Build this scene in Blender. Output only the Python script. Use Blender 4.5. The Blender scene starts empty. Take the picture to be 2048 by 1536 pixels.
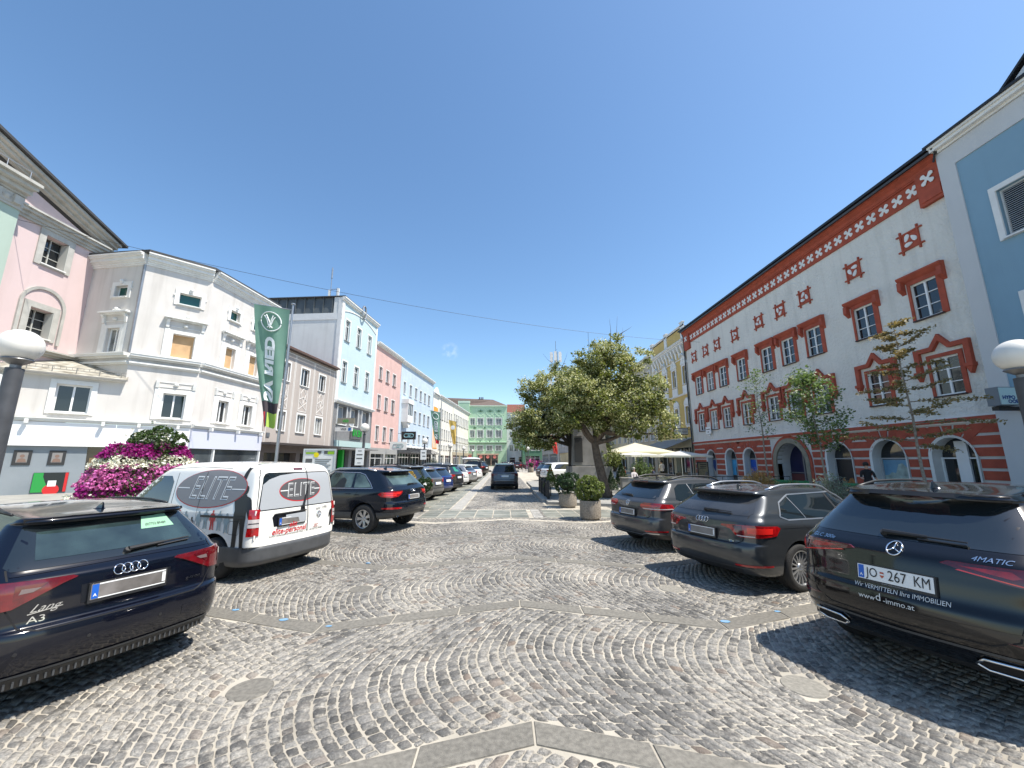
import bpy, bmesh, math, random
import numpy as np
from mathutils import Vector, Matrix
from mathutils.bvhtree import BVHTree
R = math.radians
random.seed(7); rng = np.random.default_rng(7)
scene = bpy.context.scene
col = scene.collection

# ---------------------------------------------------------------- camera
EYE = 1.88
cam_d = bpy.data.cameras.new('camera')
cam_d.sensor_width = 36.0
cam_d.lens = 791 / 2048 * 36.0
cam_d.clip_start = 0.05
cam_d.clip_end = 2000
cam = bpy.data.objects.new('camera', cam_d)
col.objects.link(cam)
cam.location = (0, 0, EYE)
cam.rotation_euler = (R(90) + math.atan(152 / 791), 0, R(-1.16))
scene.camera = cam

# ---------------------------------------------------------------- sky, sun, exposure
SUN_EL = 61.5
SUN_DIR = Vector((0.60, -0.20, math.tan(R(SUN_EL)) * math.hypot(0.60, 0.20))).normalized()   # towards the sun
world = bpy.data.worlds.new('World')
scene.world = world
world.use_nodes = True
wn = world.node_tree
wn.nodes.clear()
sky = wn.nodes.new('ShaderNodeTexSky')
sky.sky_type = 'NISHITA'
sky.sun_disc = False
sky.sun_elevation = R(SUN_EL)
sky.sun_rotation = math.atan2(SUN_DIR.x, SUN_DIR.y)
sky.altitude = 400
sky.air_density = 1.0
sky.dust_density = 0.7
sky.ozone_density = 1.5
bg = wn.nodes.new('ShaderNodeBackground')
bg.inputs['Strength'].default_value = 0.118
wo = wn.nodes.new('ShaderNodeOutputWorld')
hs = wn.nodes.new('ShaderNodeHueSaturation')
hs.inputs['Hue'].default_value = 0.496
hs.inputs['Saturation'].default_value = 1.12
wn.links.new(sky.outputs[0], hs.inputs['Color'])
# one small wisp of cloud low over the left roofs
wt = wn.nodes.new('ShaderNodeTexCoord')
vd = wn.nodes.new('ShaderNodeVectorMath'); vd.operation = 'DISTANCE'; vd.inputs[1].default_value = Vector((-.1347, .9546, .2657)).normalized()
wn.links.new(wt.outputs['Generated'], vd.inputs[0])
wr = wn.nodes.new('ShaderNodeMapRange'); wr.inputs[1].default_value = .024; wr.inputs[2].default_value = .004; wr.inputs[4].default_value = 1.0
wn.links.new(vd.outputs['Value'], wr.inputs[0])
wz = wn.nodes.new('ShaderNodeTexNoise'); wz.inputs['Scale'].default_value = 70; wz.inputs['Detail'].default_value = 5
wn.links.new(wt.outputs['Generated'], wz.inputs['Vector'])
wq = wn.nodes.new('ShaderNodeMapRange'); wq.inputs[1].default_value = .42; wq.inputs[2].default_value = .8; wq.inputs[4].default_value = .45; wn.links.new(wz.outputs['Fac'], wq.inputs[0])
wm = wn.nodes.new('ShaderNodeMath'); wm.operation = 'MULTIPLY'; wn.links.new(wr.outputs[0], wm.inputs[0]); wn.links.new(wq.outputs[0], wm.inputs[1])
wx = wn.nodes.new('ShaderNodeMix'); wx.data_type = 'RGBA'; wx.inputs[7].default_value = (6.5, 6.7, 7.0, 1)
wn.links.new(wm.outputs[0], wx.inputs[0]); wn.links.new(hs.outputs[0], wx.inputs[6])
wn.links.new(wx.outputs[2], bg.inputs['Color'])
wn.links.new(bg.outputs[0], wo.inputs['Surface'])
sun_d = bpy.data.lights.new('sun', 'SUN')
sun_d.energy = 3.9
sun_d.angle = R(0.55)
sun_d.color = (1.0, 0.94, 0.85)
sun = bpy.data.objects.new('sun', sun_d)
col.objects.link(sun)
sun.rotation_euler = (-SUN_DIR).to_track_quat('-Z', 'Y').to_euler()
scene.view_settings.view_transform = 'Standard'
scene.view_settings.look = 'None'
scene.view_settings.gamma = 1.0
scene.view_settings.exposure = 0.95
scene.cycles.max_bounces = 6
scene.cycles.transparent_max_bounces = 6

# ---------------------------------------------------------------- materials
MATS = {}
def _n(nt, t): return nt.nodes.new(t)
def mat(name, color, rough=0.7, metal=0.0, var=0.0, vscale=3.0, bump=0.0, bscale=60.0, coat=0.0, spec=None,
        color2=None, streak=0.0, emit=0.0, transl=0.0, island=0.0, alpha=1.0, sheen=0.0):
    if name in MATS: return MATS[name]
    m = bpy.data.materials.new(name); m.use_nodes = True
    nt = m.node_tree; b = nt.nodes['Principled BSDF']
    b.inputs['Roughness'].default_value = rough
    b.inputs['Metallic'].default_value = metal
    c = (color[0], color[1], color[2], 1)
    b.inputs['Base Color'].default_value = c
    m.diffuse_color = c
    if coat: b.inputs['Coat Weight'].default_value = coat; b.inputs['Coat Roughness'].default_value = 0.03
    if spec is not None: b.inputs['Specular IOR Level'].default_value = spec
    if emit: b.inputs['Emission Color'].default_value = c; b.inputs['Emission Strength'].default_value = emit
    tc = None
    out = None
    def coord():
        nonlocal tc
        if tc is None: tc = _n(nt, 'ShaderNodeTexCoord')
        return tc.outputs['Object']
    if var or color2:
        nz = _n(nt, 'ShaderNodeTexNoise'); nz.inputs['Scale'].default_value = vscale; nz.inputs['Detail'].default_value = 6
        nt.links.new(coord(), nz.inputs['Vector'])
        rp = _n(nt, 'ShaderNodeMapRange'); rp.inputs[1].default_value = 0.32; rp.inputs[2].default_value = 0.68
        nt.links.new(nz.outputs['Fac'], rp.inputs[0])
        mx = _n(nt, 'ShaderNodeMix'); mx.data_type = 'RGBA'
        c2 = color2 or tuple(x * (1 - var) for x in color)
        mx.inputs[6].default_value = c; mx.inputs[7].default_value = (*c2, 1)
        nt.links.new(rp.outputs[0], mx.inputs[0]); out = mx.outputs[2]
    if streak:
        mp = _n(nt, 'ShaderNodeMapping'); mp.inputs['Scale'].default_value = (2.2, 2.2, 0.18)
        nt.links.new(coord(), mp.inputs[0])
        nz = _n(nt, 'ShaderNodeTexNoise'); nz.inputs['Scale'].default_value = 1.0; nz.inputs['Detail'].default_value = 8
        nt.links.new(mp.outputs[0], nz.inputs['Vector'])
        rp = _n(nt, 'ShaderNodeMapRange'); rp.inputs[1].default_value = 0.5; rp.inputs[2].default_value = 0.75
        rp.inputs[4].default_value = streak
        nt.links.new(nz.outputs['Fac'], rp.inputs[0])
        mx = _n(nt, 'ShaderNodeMix'); mx.data_type = 'RGBA'
        if out is None: mx.inputs[6].default_value = c
        else: nt.links.new(out, mx.inputs[6])
        mx.inputs[7].default_value = (color[0] * .45, color[1] * .42, color[2] * .38, 1)
        nt.links.new(rp.outputs[0], mx.inputs[0]); out = mx.outputs[2]
    if island:
        ge = _n(nt, 'ShaderNodeNewGeometry')
        rp = _n(nt, 'ShaderNodeMapRange'); rp.inputs[3].default_value = 1 - island; rp.inputs[4].default_value = 1 + island
        nt.links.new(ge.outputs['Random Per Island'], rp.inputs[0])
        hs = _n(nt, 'ShaderNodeHueSaturation')
        nt.links.new(rp.outputs[0], hs.inputs['Value'])
        if out is None: hs.inputs['Color'].default_value = c
        else: nt.links.new(out, hs.inputs['Color'])
        out = hs.outputs[0]
    if out is not None: nt.links.new(out, b.inputs['Base Color'])
    if bump:
        nz = _n(nt, 'ShaderNodeTexNoise'); nz.inputs['Scale'].default_value = bscale; nz.inputs['Detail'].default_value = 4
        nt.links.new(coord(), nz.inputs['Vector'])
        bp = _n(nt, 'ShaderNodeBump'); bp.inputs['Strength'].default_value = min(1, bump); bp.inputs['Distance'].default_value = 0.02
        nt.links.new(nz.outputs['Fac'], bp.inputs['Height']); nt.links.new(bp.outputs[0], b.inputs['Normal'])
    if transl:
        tr = _n(nt, 'ShaderNodeBsdfTranslucent')
        tr.inputs['Color'].default_value = (min(1, color[0] * 1.5), min(1, color[1] * 1.5), color[2], 1)
        ms = _n(nt, 'ShaderNodeMixShader'); ms.inputs[0].default_value = transl
        nt.links.new(b.outputs[0], ms.inputs[1]); nt.links.new(tr.outputs[0], ms.inputs[2])
        nt.links.new(ms.outputs[0], nt.nodes['Material Output'].inputs['Surface'])
    if alpha < 1:
        b.inputs['Alpha'].default_value = alpha
    MATS[name] = m
    return m
def stucco(name, c, var=.10, streak=.22): return mat(name, c, rough=.9, var=var, vscale=.7, bump=.35, bscale=45, streak=streak)
WHITE = mat('white_trim', (.76, .76, .73), .75, var=.10, vscale=2, streak=.12)
SASH = mat('white_sash', (.78, .79, .78), .45)
GLASS = mat('window_glass', (.012, .016, .019), .04, spec=.8)
def curtain_glass():
    m = mat('curtained_glass', (.10, .11, .11), .06, spec=.7, color2=(.35, .35, .33), vscale=1.3)
    return m
GLASSC = curtain_glass()
SHOPGLASS = mat('shop_glass', (.03, .034, .036), .05, spec=.8, color2=(.012, .013, .014), vscale=.6)
ROOFD = mat('dark_roof_sheet', (.06, .06, .06), .6, var=.3, vscale=.5)
BLACK = mat('black_metal', (.015, .015, .016), .5)
STEEL = mat('galvanised_steel', (.42, .43, .44), .4, metal=.8, var=.2)

# ---------------------------------------------------------------- mesh helpers
class MB:
    """collects polygons (with a material slot each) and links them as one mesh object"""
    def __init__(s, M=None): s.v = []; s.f = []; s.mi = []; s.M = M; s.cur = 0
    def vert(s, p):
        s.v.append(tuple(s.M @ Vector(p)) if s.M is not None else (p[0], p[1], p[2])); return len(s.v) - 1
    def face(s, pts):
        s.f.append([s.vert(p) for p in pts]); s.mi.append(s.cur)
    def add(s, pts, faces):
        o = len(s.v)
        for p in pts: s.vert(p)
        for f in faces: s.f.append([i + o for i in f]); s.mi.append(s.cur)
    def box(s, x0, x1, y0, y1, z0, z1):
        P = [(x0,y0,z0),(x1,y0,z0),(x1,y1,z0),(x0,y1,z0),(x0,y0,z1),(x1,y0,z1),(x1,y1,z1),(x0,y1,z1)]
        s.add(P, [(3,2,1,0),(4,5,6,7),(0,1,5,4),(1,2,6,5),(2,3,7,6),(3,0,4,7)])
    def prism(s, poly, a0, a1, axis='y'):
        """poly in the plane of the two other axes, extruded along axis"""
        n = len(poly)
        def mk(p, a):
            if axis == 'y': return (p[0], a, p[1])
            if axis == 'x': return (a, p[0], p[1])
            return (p[0], p[1], a)
        s.add([mk(p, a0) for p in poly] + [mk(p, a1) for p in poly],
              [tuple(range(n))[::-1], tuple(range(n, 2 * n))] + [(i, (i + 1) % n, n + (i + 1) % n, n + i) for i in range(n)])
    def lathe(s, prof, c=(0, 0, 0), n=20, axis='z', caps=True):
        P = []
        for (r, h) in prof:
            for k in range(n):
                a = 2 * math.pi * k / n
                x, y = r * math.cos(a), r * math.sin(a)
                if axis == 'z': P.append((c[0] + x, c[1] + y, c[2] + h))
                elif axis == 'x': P.append((c[0] + h, c[1] + x, c[2] + y))
                else: P.append((c[0] + x, c[1] + h, c[2] + y))
        F = []
        for j in range(len(prof) - 1):
            for k in range(n):
                a, b = j * n + k, j * n + (k + 1) % n
                F.append((a, b, b + n, a + n))
        if caps: F.append(tuple(range(n))[::-1]); F.append(tuple((len(prof) - 1) * n + k for k in range(n)))
        s.add(P, F)
    def tube(s, pts, rad, n=8):
        pts = [Vector(p) for p in pts]; m = len(pts)
        rs = rad if isinstance(rad, (list, tuple)) else [rad] * m
        ref = Vector((0, 0, 1)); P = []; 
        for i, p in enumerate(pts):
            d = (pts[min(i + 1, m - 1)] - pts[max(i - 1, 0)]).normalized()
            a = d.cross(ref)
            if a.length < .05: a = d.cross(Vector((1, 0, 0)))
            a.normalize(); b = a.cross(d)
            for k in range(n):
                t = 2 * math.pi * k / n
                P.append(tuple(p + (a * math.cos(t) + b * math.sin(t)) * rs[i]))
        F = []
        for j in range(m - 1):
            for k in range(n):
                x, y = j * n + k, j * n + (k + 1) % n
                F.append((x, x + n, y + n, y))
        F.append(tuple(range(n))); F.append(tuple((m - 1) * n + k for k in range(n))[::-1])
        s.add(P, F)
    def ball(s, c, r, nu=16, nv=10, sz=1.0):
        prof = [(r * math.sin(math.pi * j / nv), -r * sz * math.cos(math.pi * j / nv)) for j in range(1, nv)]
        s.lathe(prof, c, nu)
    def build(s, name, m, parent=None, smooth=False, off=None, loc=None, bevel=0):
        me = bpy.data.meshes.new(name)
        v = s.v
        if off is None and parent is not None: off = parent.get('_off')
        if off is not None: v = [(a - off[0], b - off[1], c - off[2]) for a, b, c in v]
        f = s.f
        if s.M is not None and s.M.to_3x3().determinant() < 0: f = [x[::-1] for x in f]
        me.from_pydata(v, [], f)
        ms = m if isinstance(m, (list, tuple)) else [m]
        for x in ms: me.materials.append(x)
        if len(ms) > 1: me.polygons.foreach_set('material_index', s.mi)
        if smooth: me.polygons.foreach_set('use_smooth', [True] * len(f))
        me.update()
        if smooth == 'auto': me.set_sharp_from_angle(angle=R(38))
        o = bpy.data.objects.new(name, me); col.objects.link(o)
        if parent is not None: o.parent = parent
        if loc is not None: o.location = loc
        if bevel:
            bv = o.modifiers.new('bevel', 'BEVEL'); bv.width = bevel; bv.segments = 2; bv.limit_method = 'ANGLE'
        return o
def tag(o, label=None, cat=None, group=None, kind=None):
    if label: o['label'] = label
    if cat: o['category'] = cat
    if group: o['group'] = group
    if kind: o['kind'] = kind
    return o
def empty(name, loc, rz=0, label=None, cat=None, group=None, off=False):
    o = bpy.data.objects.new(name, None); col.objects.link(o)
    o.location = loc; o.rotation_euler = (0, 0, rz); o.empty_display_size = .2
    tag(o, label, cat, group)
    if off: o['_off'] = tuple(loc)
    return o
def kids(o): return list(o.children)
def copy_tree(o, parent=None):
    c = o.copy(); col.objects.link(c); c.parent = parent
    for ch in [x for x in bpy.data.objects if x.parent == o]: copy_tree(ch, c)
    return c
def text_mesh(s, size=1.0, bold=0.0, shear=0.0, width=1.0, align='CENTER', spacing=1.0):
    """outline text as flat polygons: verts (x, z) and triangles, centred"""
    cu = bpy.data.curves.new('t', 'FONT'); cu.body = s; cu.size = size; cu.shear = shear
    cu.offset = bold; cu.align_x = align; cu.align_y = 'CENTER'; cu.space_character = spacing; cu.resolution_u = 3
    ob = bpy.data.objects.new('t', cu); col.objects.link(ob)
    dg = bpy.context.evaluated_depsgraph_get(); dg.update()
    me = ob.evaluated_get(dg).to_mesh()
    V = [(v.co.x * width, v.co.y) for v in me.vertices]; F = [tuple(p.vertices) for p in me.polygons]
    ob.evaluated_get(dg).to_mesh_clear()
    bpy.data.objects.remove(ob); bpy.data.curves.remove(cu)
    return V, F
def text_on(mb, s, o, ex, ey, size, **k):
    """text on a flat plane: origin o, axes ex, ey"""
    V, F = text_mesh(s, size, **k); o = Vector(o); ex = Vector(ex); ey = Vector(ey)
    mb.add([tuple(o + ex * a + ey * b) for a, b in V], F)

# ---------------------------------------------------------------- facades
class Frame:
    """vertical plane from plan point A towards B; u along, d outwards (towards the side of point inside), z up"""
    def __init__(s, A, B, towards=(0, 20)):
        s.A = Vector((A[0], A[1], 0)); e = Vector((B[0] - A[0], B[1] - A[1], 0)); s.L = e.length; s.e = e.normalized()
        n = Vector((-s.e.y, s.e.x, 0))
        if n.dot(Vector((towards[0], towards[1], 0)) - s.A) < 0: n = -n
        s.n = n
        s.M = Matrix(((s.e.x, n.x, 0, A[0]), (s.e.y, n.y, 0, A[1]), (0, 0, 1, 0), (0, 0, 0, 1)))
    def P(s, u, d, z): return s.M @ Vector((u, d, z))
def arc_pts(u0, u1, zs, n=14, rise=None):
    c = (u0 + u1) / 2; r = (u1 - u0) / 2; rz = r if rise is None else rise
    return [(c - r * math.cos(math.pi * k / n), zs + rz * math.sin(math.pi * k / n)) for k in range(n + 1)]
def wall(mb, u0, u1, z0, z1, holes, depth=.22, d0=0.0):
    """wall skin with real openings; holes: (u0,u1,z0,z1) or (u0,u1,z0,z1,'arch') where z1 is the springing"""
    us = sorted(set([u0, u1] + [h[0] for h in holes] + [h[1] for h in holes]))
    def top(h): return h[3] + ((h[1] - h[0]) / 2 if len(h) > 4 else 0)
    zs = sorted(set([z0, z1] + [h[2] for h in holes] + [top(h) for h in holes]))
    us = [u for u in us if u0 <= u <= u1]; zs = [z for z in zs if z0 <= z <= z1]
    for i in range(len(us) - 1):
        for j in range(len(zs) - 1):
            uc, zc = (us[i] + us[i + 1]) / 2, (zs[j] + zs[j + 1]) / 2
            if any(h[0] < uc < h[1] and h[2] < zc < top(h) for h in holes): continue
            mb.face([(us[i], d0, zs[j]), (us[i + 1], d0, zs[j]), (us[i + 1], d0, zs[j + 1]), (us[i], d0, zs[j + 1])])
    for h in holes:
        a, b, c, t = h[:4]; dd = h[5] if len(h) > 5 else depth
        q = d0 - dd
        mb.face([(a, d0, c), (a, q, c), (a, q, t), (a, d0, t)])
        mb.face([(b, d0, c), (b, d0, t), (b, q, t), (b, q, c)])
        mb.face([(a, d0, c), (b, d0, c), (b, q, c), (a, q, c)])
        if len(h) > 4 and h[4] == 'arch':
            P = arc_pts(a, b, t); T = top(h); n = len(P) - 1
            for k in range(n):
                (x0, y0), (x1, y1) = P[k], P[k + 1]
                mb.face([(x0, d0, y0), (x1, d0, y1), (x1, d0, T), (x0, d0, T)])
                mb.face([(x0, d0, y0), (x0, q, y0), (x1, q, y1), (x1, d0, y1)])
        else:
            mb.face([(a, d0, t), (a, q, t), (b, q, t), (b, d0, t)])
WCACHE = {}; WRND = random.Random(12)
GLASSB = mat('blind_behind_glass', (.17, .17, .155), .08, spec=.7, color2=(.10, .10, .095), vscale=2.5)
GLASSD = mat('dim_room_glass', (.035, .035, .032), .05, spec=.8, color2=(.008, .01, .011), vscale=1.6)
def window(fr, root, u0, u1, z0, z1, st):
    """window > frame, surround, sill. st: style dict"""
    w, h = round(u1 - u0, 2), round(z1 - z0, 2)
    key = (id(fr), w, h, st['k'])
    if key not in WCACHE:
        M3 = fr.M.to_3x3().to_4x4()
        dp = st.get('depth', .2); fw = st.get('fw', .06)
        g = MB(M3); q = -dp + .01
        g.face([(0, q, 0), (w, q, 0), (w, q, h), (0, q, h)])
        f = MB(M3); q0, q1 = -dp + .012, -dp + .06
        f.box(0, fw, q0, q1, 0, h); f.box(w - fw, w, q0, q1, 0, h); f.box(fw, w - fw, q0, q1, 0, fw); f.box(fw, w - fw, q0, q1, h - fw, h)
        nx, ny = st.get('n', (2, 1))
        zt = h * st['tr'] if 'tr' in st else None
        for i in range(1, nx): f.box(w * i / nx - fw * .55, w * i / nx + fw * .55, q0, q1 + .012, fw, h - fw)
        if zt: f.box(fw, w - fw, q0, q1 + .008, zt - .03, zt + .03)
        for j in range(1, ny):
            z = h * j / ny; f.box(fw, w - fw, q0, q1 - .008, z - .018, z + .018)
        sw = st.get('sw', .14); pr = st.get('sp', .04)
        s = None
        if sw:
            s = MB(M3)
            s.box(-sw, 0, 0, pr, -sw * .4, h + sw); s.box(w, w + sw, 0, pr, -sw * .4, h + sw); s.box(0, w, 0, pr, h, h + sw)
            if st.get('sb', True): s.box(0, w, 0, pr, -sw * .4, 0)
        l = MB(M3); so = st.get('so', .09)
        l.box(-.05 - sw * .5, w + .05 + sw * .5, -dp + .03, so, -.06, -.002) if not sw else l.box(-.06, w + .06, pr + .002, so + pr, -.075, -.01)
        WCACHE[key] = [g.build('window', st.get('glass', GLASS)), f.build('frame', st.get('fm', SASH)),
                       s.build('surround', st.get('sm', WHITE)) if s else None,
                       l.build('sill', st.get('lm', WHITE))]
        first = True
    else: first = False
    src = WCACHE[key]
    loc = fr.P(u0, 0, z0) - Vector(root['_off'])
    if first:
        o = src[0]; o.parent = root; o.location = loc
        for c in src[1:]:
            if c: c.parent = o
    else:
        o = src[0].copy(); col.objects.link(o); o.parent = root; o.location = loc
        if o.data.materials[0] == GLASS:
            o.material_slots[0].link = 'OBJECT'; o.material_slots[0].material = WRND.choice([GLASS, GLASS, GLASSC, GLASSB, GLASSD])
        for c in src[1:]:
            if c: d = c.copy(); col.objects.link(d); d.parent = o
    return o
def cornice(mb, u0, u1, z, steps, d0=0):
    """stepped moulding; steps: (height, projection) from the bottom up starting at z"""
    for hgt, pr in steps:
        mb.box(u0, u1, d0 - .02, d0 + pr, z, z + hgt); z += hgt
def bulk(fr, root, u0, u1, z1, depth, m, roofm, pitch=0.0, over=.3, name='side_walls', z0=0):
    """side and back walls plus the roof behind a facade"""
    b = MB(fr.M)
    b.face([(u0, 0, z0), (u0, -depth, z0), (u0, -depth, z1), (u0, 0, z1)])
    b.face([(u1, 0, z0), (u1, -depth, z0), (u1, -depth, z1), (u1, 0, z1)])
    b.face([(u0, -depth, z0), (u1, -depth, z0), (u1, -depth, z1), (u0, -depth, z1)])
    if pitch:
        hr = depth / 2 * pitch
        for u in (u0, u1): b.face([(u, 0, z1), (u, -depth, z1), (u, -depth / 2, z1 + hr)])
    b.build(name, m, root)
    r = MB(fr.M)
    if pitch:
        hr = depth / 2 * pitch; t = .12
        r.prism([(over, z1 - over * pitch), (-depth / 2, z1 + hr), (-depth / 2, z1 + hr + t), (over, z1 - over * pitch + t)], u0 - .02, u1 + .02, 'x')
        r.prism([(-depth - over, z1 - over * pitch), (-depth / 2, z1 + hr), (-depth / 2, z1 + hr + t), (-depth - over, z1 - over * pitch + t)], u0 - .02, u1 + .02, 'x')
    else:
        r.box(u0, u1, -depth, .0, z1, z1 + .12)
    return r.build('roof', roofm, root)
# ================================================================ ground
def tree_nodes(m): return m.node_tree, m.node_tree.nodes['Principled BSDF']
SAND = mat('joint_sand', (.53, .485, .40), .95, color2=(.33, .30, .245), vscale=1.1, bump=.5, bscale=220)
def stone_mat():
    m = mat('cobble_granite', (.18, .171, .154), .62, island=.48, bump=.7, bscale=110)
    nt, b = tree_nodes(m)
    # pale dust lying in uneven patches over the stones
    hs = b.inputs['Base Color'].links[0].from_socket
    tc = _n(nt, 'ShaderNodeTexCoord')
    n1 = _n(nt, 'ShaderNodeTexNoise'); n1.inputs['Scale'].default_value = 13; n1.inputs['Detail'].default_value = 8; n1.inputs['Roughness'].default_value = .68
    n2 = _n(nt, 'ShaderNodeTexNoise'); n2.inputs['Scale'].default_value = .8; n2.inputs['Detail'].default_value = 3
    nt.links.new(tc.outputs['Object'], n1.inputs['Vector'])
    mp = _n(nt, 'ShaderNodeMapping'); mp.inputs['Scale'].default_value = (1.3, .55, 1); nt.links.new(tc.outputs['Object'], mp.inputs[0]); nt.links.new(mp.outputs[0], n2.inputs['Vector'])
    ad = _n(nt, 'ShaderNodeMath'); ad.operation = 'MULTIPLY_ADD'; ad.inputs[1].default_value = .55
    nt.links.new(n2.outputs['Fac'], ad.inputs[0]); nt.links.new(n1.outputs['Fac'], ad.inputs[2])
    mr = _n(nt, 'ShaderNodeMapRange'); mr.inputs[1].default_value = .74; mr.inputs[2].default_value = .92; mr.inputs[4].default_value = .85
    nt.links.new(ad.outputs[0], mr.inputs[0])
    mx = _n(nt, 'ShaderNodeMix'); mx.data_type = 'RGBA'; mx.inputs[7].default_value = (.44, .405, .345, 1)
    nt.links.new(mr.outputs[0], mx.inputs[0]); nt.links.new(hs, mx.inputs[6])
    # fine mottling
    n3 = _n(nt, 'ShaderNodeTexNoise'); n3.inputs['Scale'].default_value = 60; n3.inputs['Detail'].default_value = 5
    nt.links.new(tc.outputs['Object'], n3.inputs['Vector'])
    m3 = _n(nt, 'ShaderNodeMapRange'); m3.inputs[1].default_value = .35; m3.inputs[2].default_value = .7; m3.inputs[3].default_value = .7; m3.inputs[4].default_value = 1.25
    nt.links.new(n3.outputs['Fac'], m3.inputs[0])
    h2 = _n(nt, 'ShaderNodeHueSaturation'); nt.links.new(m3.outputs[0], h2.inputs['Value']); nt.links.new(mx.outputs[2], h2.inputs['Color'])
    # a few brown and rusty setts, and dark drips where cars stand
    ge = _n(nt, 'ShaderNodeNewGeometry'); gr = _n(nt, 'ShaderNodeMath'); gr.operation = 'MULTIPLY'; gr.inputs[1].default_value = 7.31; nt.links.new(ge.outputs['Random Per Island'], gr.inputs[0])
    fr = _n(nt, 'ShaderNodeMath'); fr.operation = 'FRACT'; nt.links.new(gr.outputs[0], fr.inputs[0])
    gt = _n(nt, 'ShaderNodeMapRange'); gt.inputs[1].default_value = .93; gt.inputs[2].default_value = 1.0; gt.inputs[4].default_value = .7; nt.links.new(fr.outputs[0], gt.inputs[0])
    mb_ = _n(nt, 'ShaderNodeMix'); mb_.data_type = 'RGBA'; mb_.inputs[7].default_value = (.20, .145, .105, 1); nt.links.new(gt.outputs[0], mb_.inputs[0]); nt.links.new(h2.outputs[0], mb_.inputs[6])
    n4 = _n(nt, 'ShaderNodeTexNoise'); n4.inputs['Scale'].default_value = 1.1; n4.inputs['Detail'].default_value = 6; nt.links.new(tc.outputs['Object'], n4.inputs['Vector'])
    m4 = _n(nt, 'ShaderNodeMapRange'); m4.inputs[1].default_value = .62; m4.inputs[2].default_value = .74; m4.inputs[4].default_value = .5; nt.links.new(n4.outputs['Fac'], m4.inputs[0])
    mc_ = _n(nt, 'ShaderNodeMix'); mc_.data_type = 'RGBA'; mc_.inputs[7].default_value = (.10, .09, .08, 1); nt.links.new(m4.outputs[0], mc_.inputs[0]); nt.links.new(mb_.outputs[2], mc_.inputs[6])
    nt.links.new(mc_.outputs[2], b.inputs['Base Color'])
    return m
COBBLE = stone_mat()
GRANITE = mat('granite_slab', (.215, .20, .168), .7, var=.4, vscale=26, bump=.4, bscale=150, island=.12)
GSLAB = mat('green_grey_slab', (.16, .17, .145), .6, color2=(.27, .265, .225), vscale=2.2, bump=.3, bscale=60, island=.25)
PALE = mat('pale_granite', (.40, .385, .35), .75, var=.25, vscale=4, bump=.4, bscale=90)
FARPAVE = mat('distant_paving', (.40, .375, .33), .85, color2=(.27, .255, .23), vscale=1.6, bump=.4, bscale=14)
PAVE2 = mat('pavement_slabs', (.33, .32, .29), .85, color2=(.24, .235, .22), vscale=1.2, bump=.3, bscale=12)

g = MB(); S = 700
g.face([(-S, -60, -.03), (S, -60, -.03), (S, 900, -.03), (-S, 900, -.03)])
tag(g.build('ground', FARPAVE), kind='structure')
g = MB(); g.face([(-14, -6, -.004), (14, -6, -.004), (14, 62, -.004), (-14, 62, -.004)])
tag(g.build('road_bed', SAND), kind='structure')
g = MB(); g.face([(-3.2, 62.01, -.004), (3.6, 62.01, -.004), (3.6, 119, -.004), (-3.2, 119, -.004)])
tag(g.build('road', FARPAVE), kind='structure')

X0 = .22; BAY = 2.55; APEX0 = 3.19 - BAY * 2; BW = .25
def zig(x):
    a = np.abs(np.asarray(x, float) - X0)
    return np.where(a < 2.32, -.33 * a, -.766 + .345 * (a - 2.32))
DISCS = [(-2.11, 3.77), (-2.11, 6.38), (2.55, 3.72), (2.5, 6.3)]
def cobbles():
    W = BAY - BW; dx = .094; SAG = .56; NI = 25
    cells = []
    for bay in range(0, 8):
        v0 = APEX0 + bay * BAY + BW / 2
        for k in range(-130, 135):
            off = (rng.random() - .5) / NI
            te = np.clip((np.arange(NI + 2) - .5) / NI + off + rng.normal(0, .10 / NI, NI + 2), 0, 1)
            for i in range(len(te) - 1):
                if te[i + 1] - te[i] > .017: cells.append((k, te[i], te[i + 1], v0))
    k, ta, tb, v0 = np.array(cells).T
    def P(kk, tt, up):
        q = 2 * tt - 1
        slope = 4 * SAG * q / W; cs = 1 / np.sqrt(1 + slope ** 2)
        y = W * tt - up * dx * .55 * slope * cs * cs
        y = np.clip(y, .004, W - .004); q2 = 2 * y / W - 1
        x = kk * dx + SAG * np.sqrt(q2 ** 2 * .85 + .02) * np.abs(q2) ** .75 + .014 * np.sin(kk * 1.7 + v0 * 3) - .35
        return np.stack([x, v0 + y + zig(x)], 1)
    c = [P(k, ta, 0), P(k + 1, ta, 1), P(k + 1, tb, 1), P(k, tb, 0)]
    return np.stack(c, 1)     # n,4,2
def plain_cobbles(x0, x1, y0, y1, s=.11):
    out = []
    ny = int((y1 - y0) / s)
    for j in range(ny):
        y = y0 + j * s; o = (j % 2) * .5
        xs = np.arange(x0 + o * s, x1, s * 1.25)
        wob = .03 * math.sin(j * .7)
        q = np.stack([np.stack([xs, np.full_like(xs, y)], 1), np.stack([xs + s * 1.25, np.full_like(xs, y)], 1),
                      np.stack([xs + s * 1.25, np.full_like(xs, y + s)], 1), np.stack([xs, np.full_like(xs, y + s)], 1)], 1)
        q[:, :, 1] += .05 * np.sin(q[:, :, 0] * 5.0)
        out.append(q)
    return np.concatenate(out)
def in_slabs(x, y):
    return (y > 13.62)
C1 = cobbles()
cen = C1.mean(1)
keep = (cen[:, 1] < 13.6) & (cen[:, 1] > 1.6) & (np.abs(cen[:, 0]) < 10.5)
for dxx, dyy in DISCS: keep &= np.hypot(cen[:, 0] - dxx, cen[:, 1] - dyy) > .195
keep &= ~((np.abs(cen[:, 0]) > 4 + cen[:, 1] * 1.4))
C1 = C1[keep]
C2 = plain_cobbles(-1.55, 1.62, 15.95, 45, .13)
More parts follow.
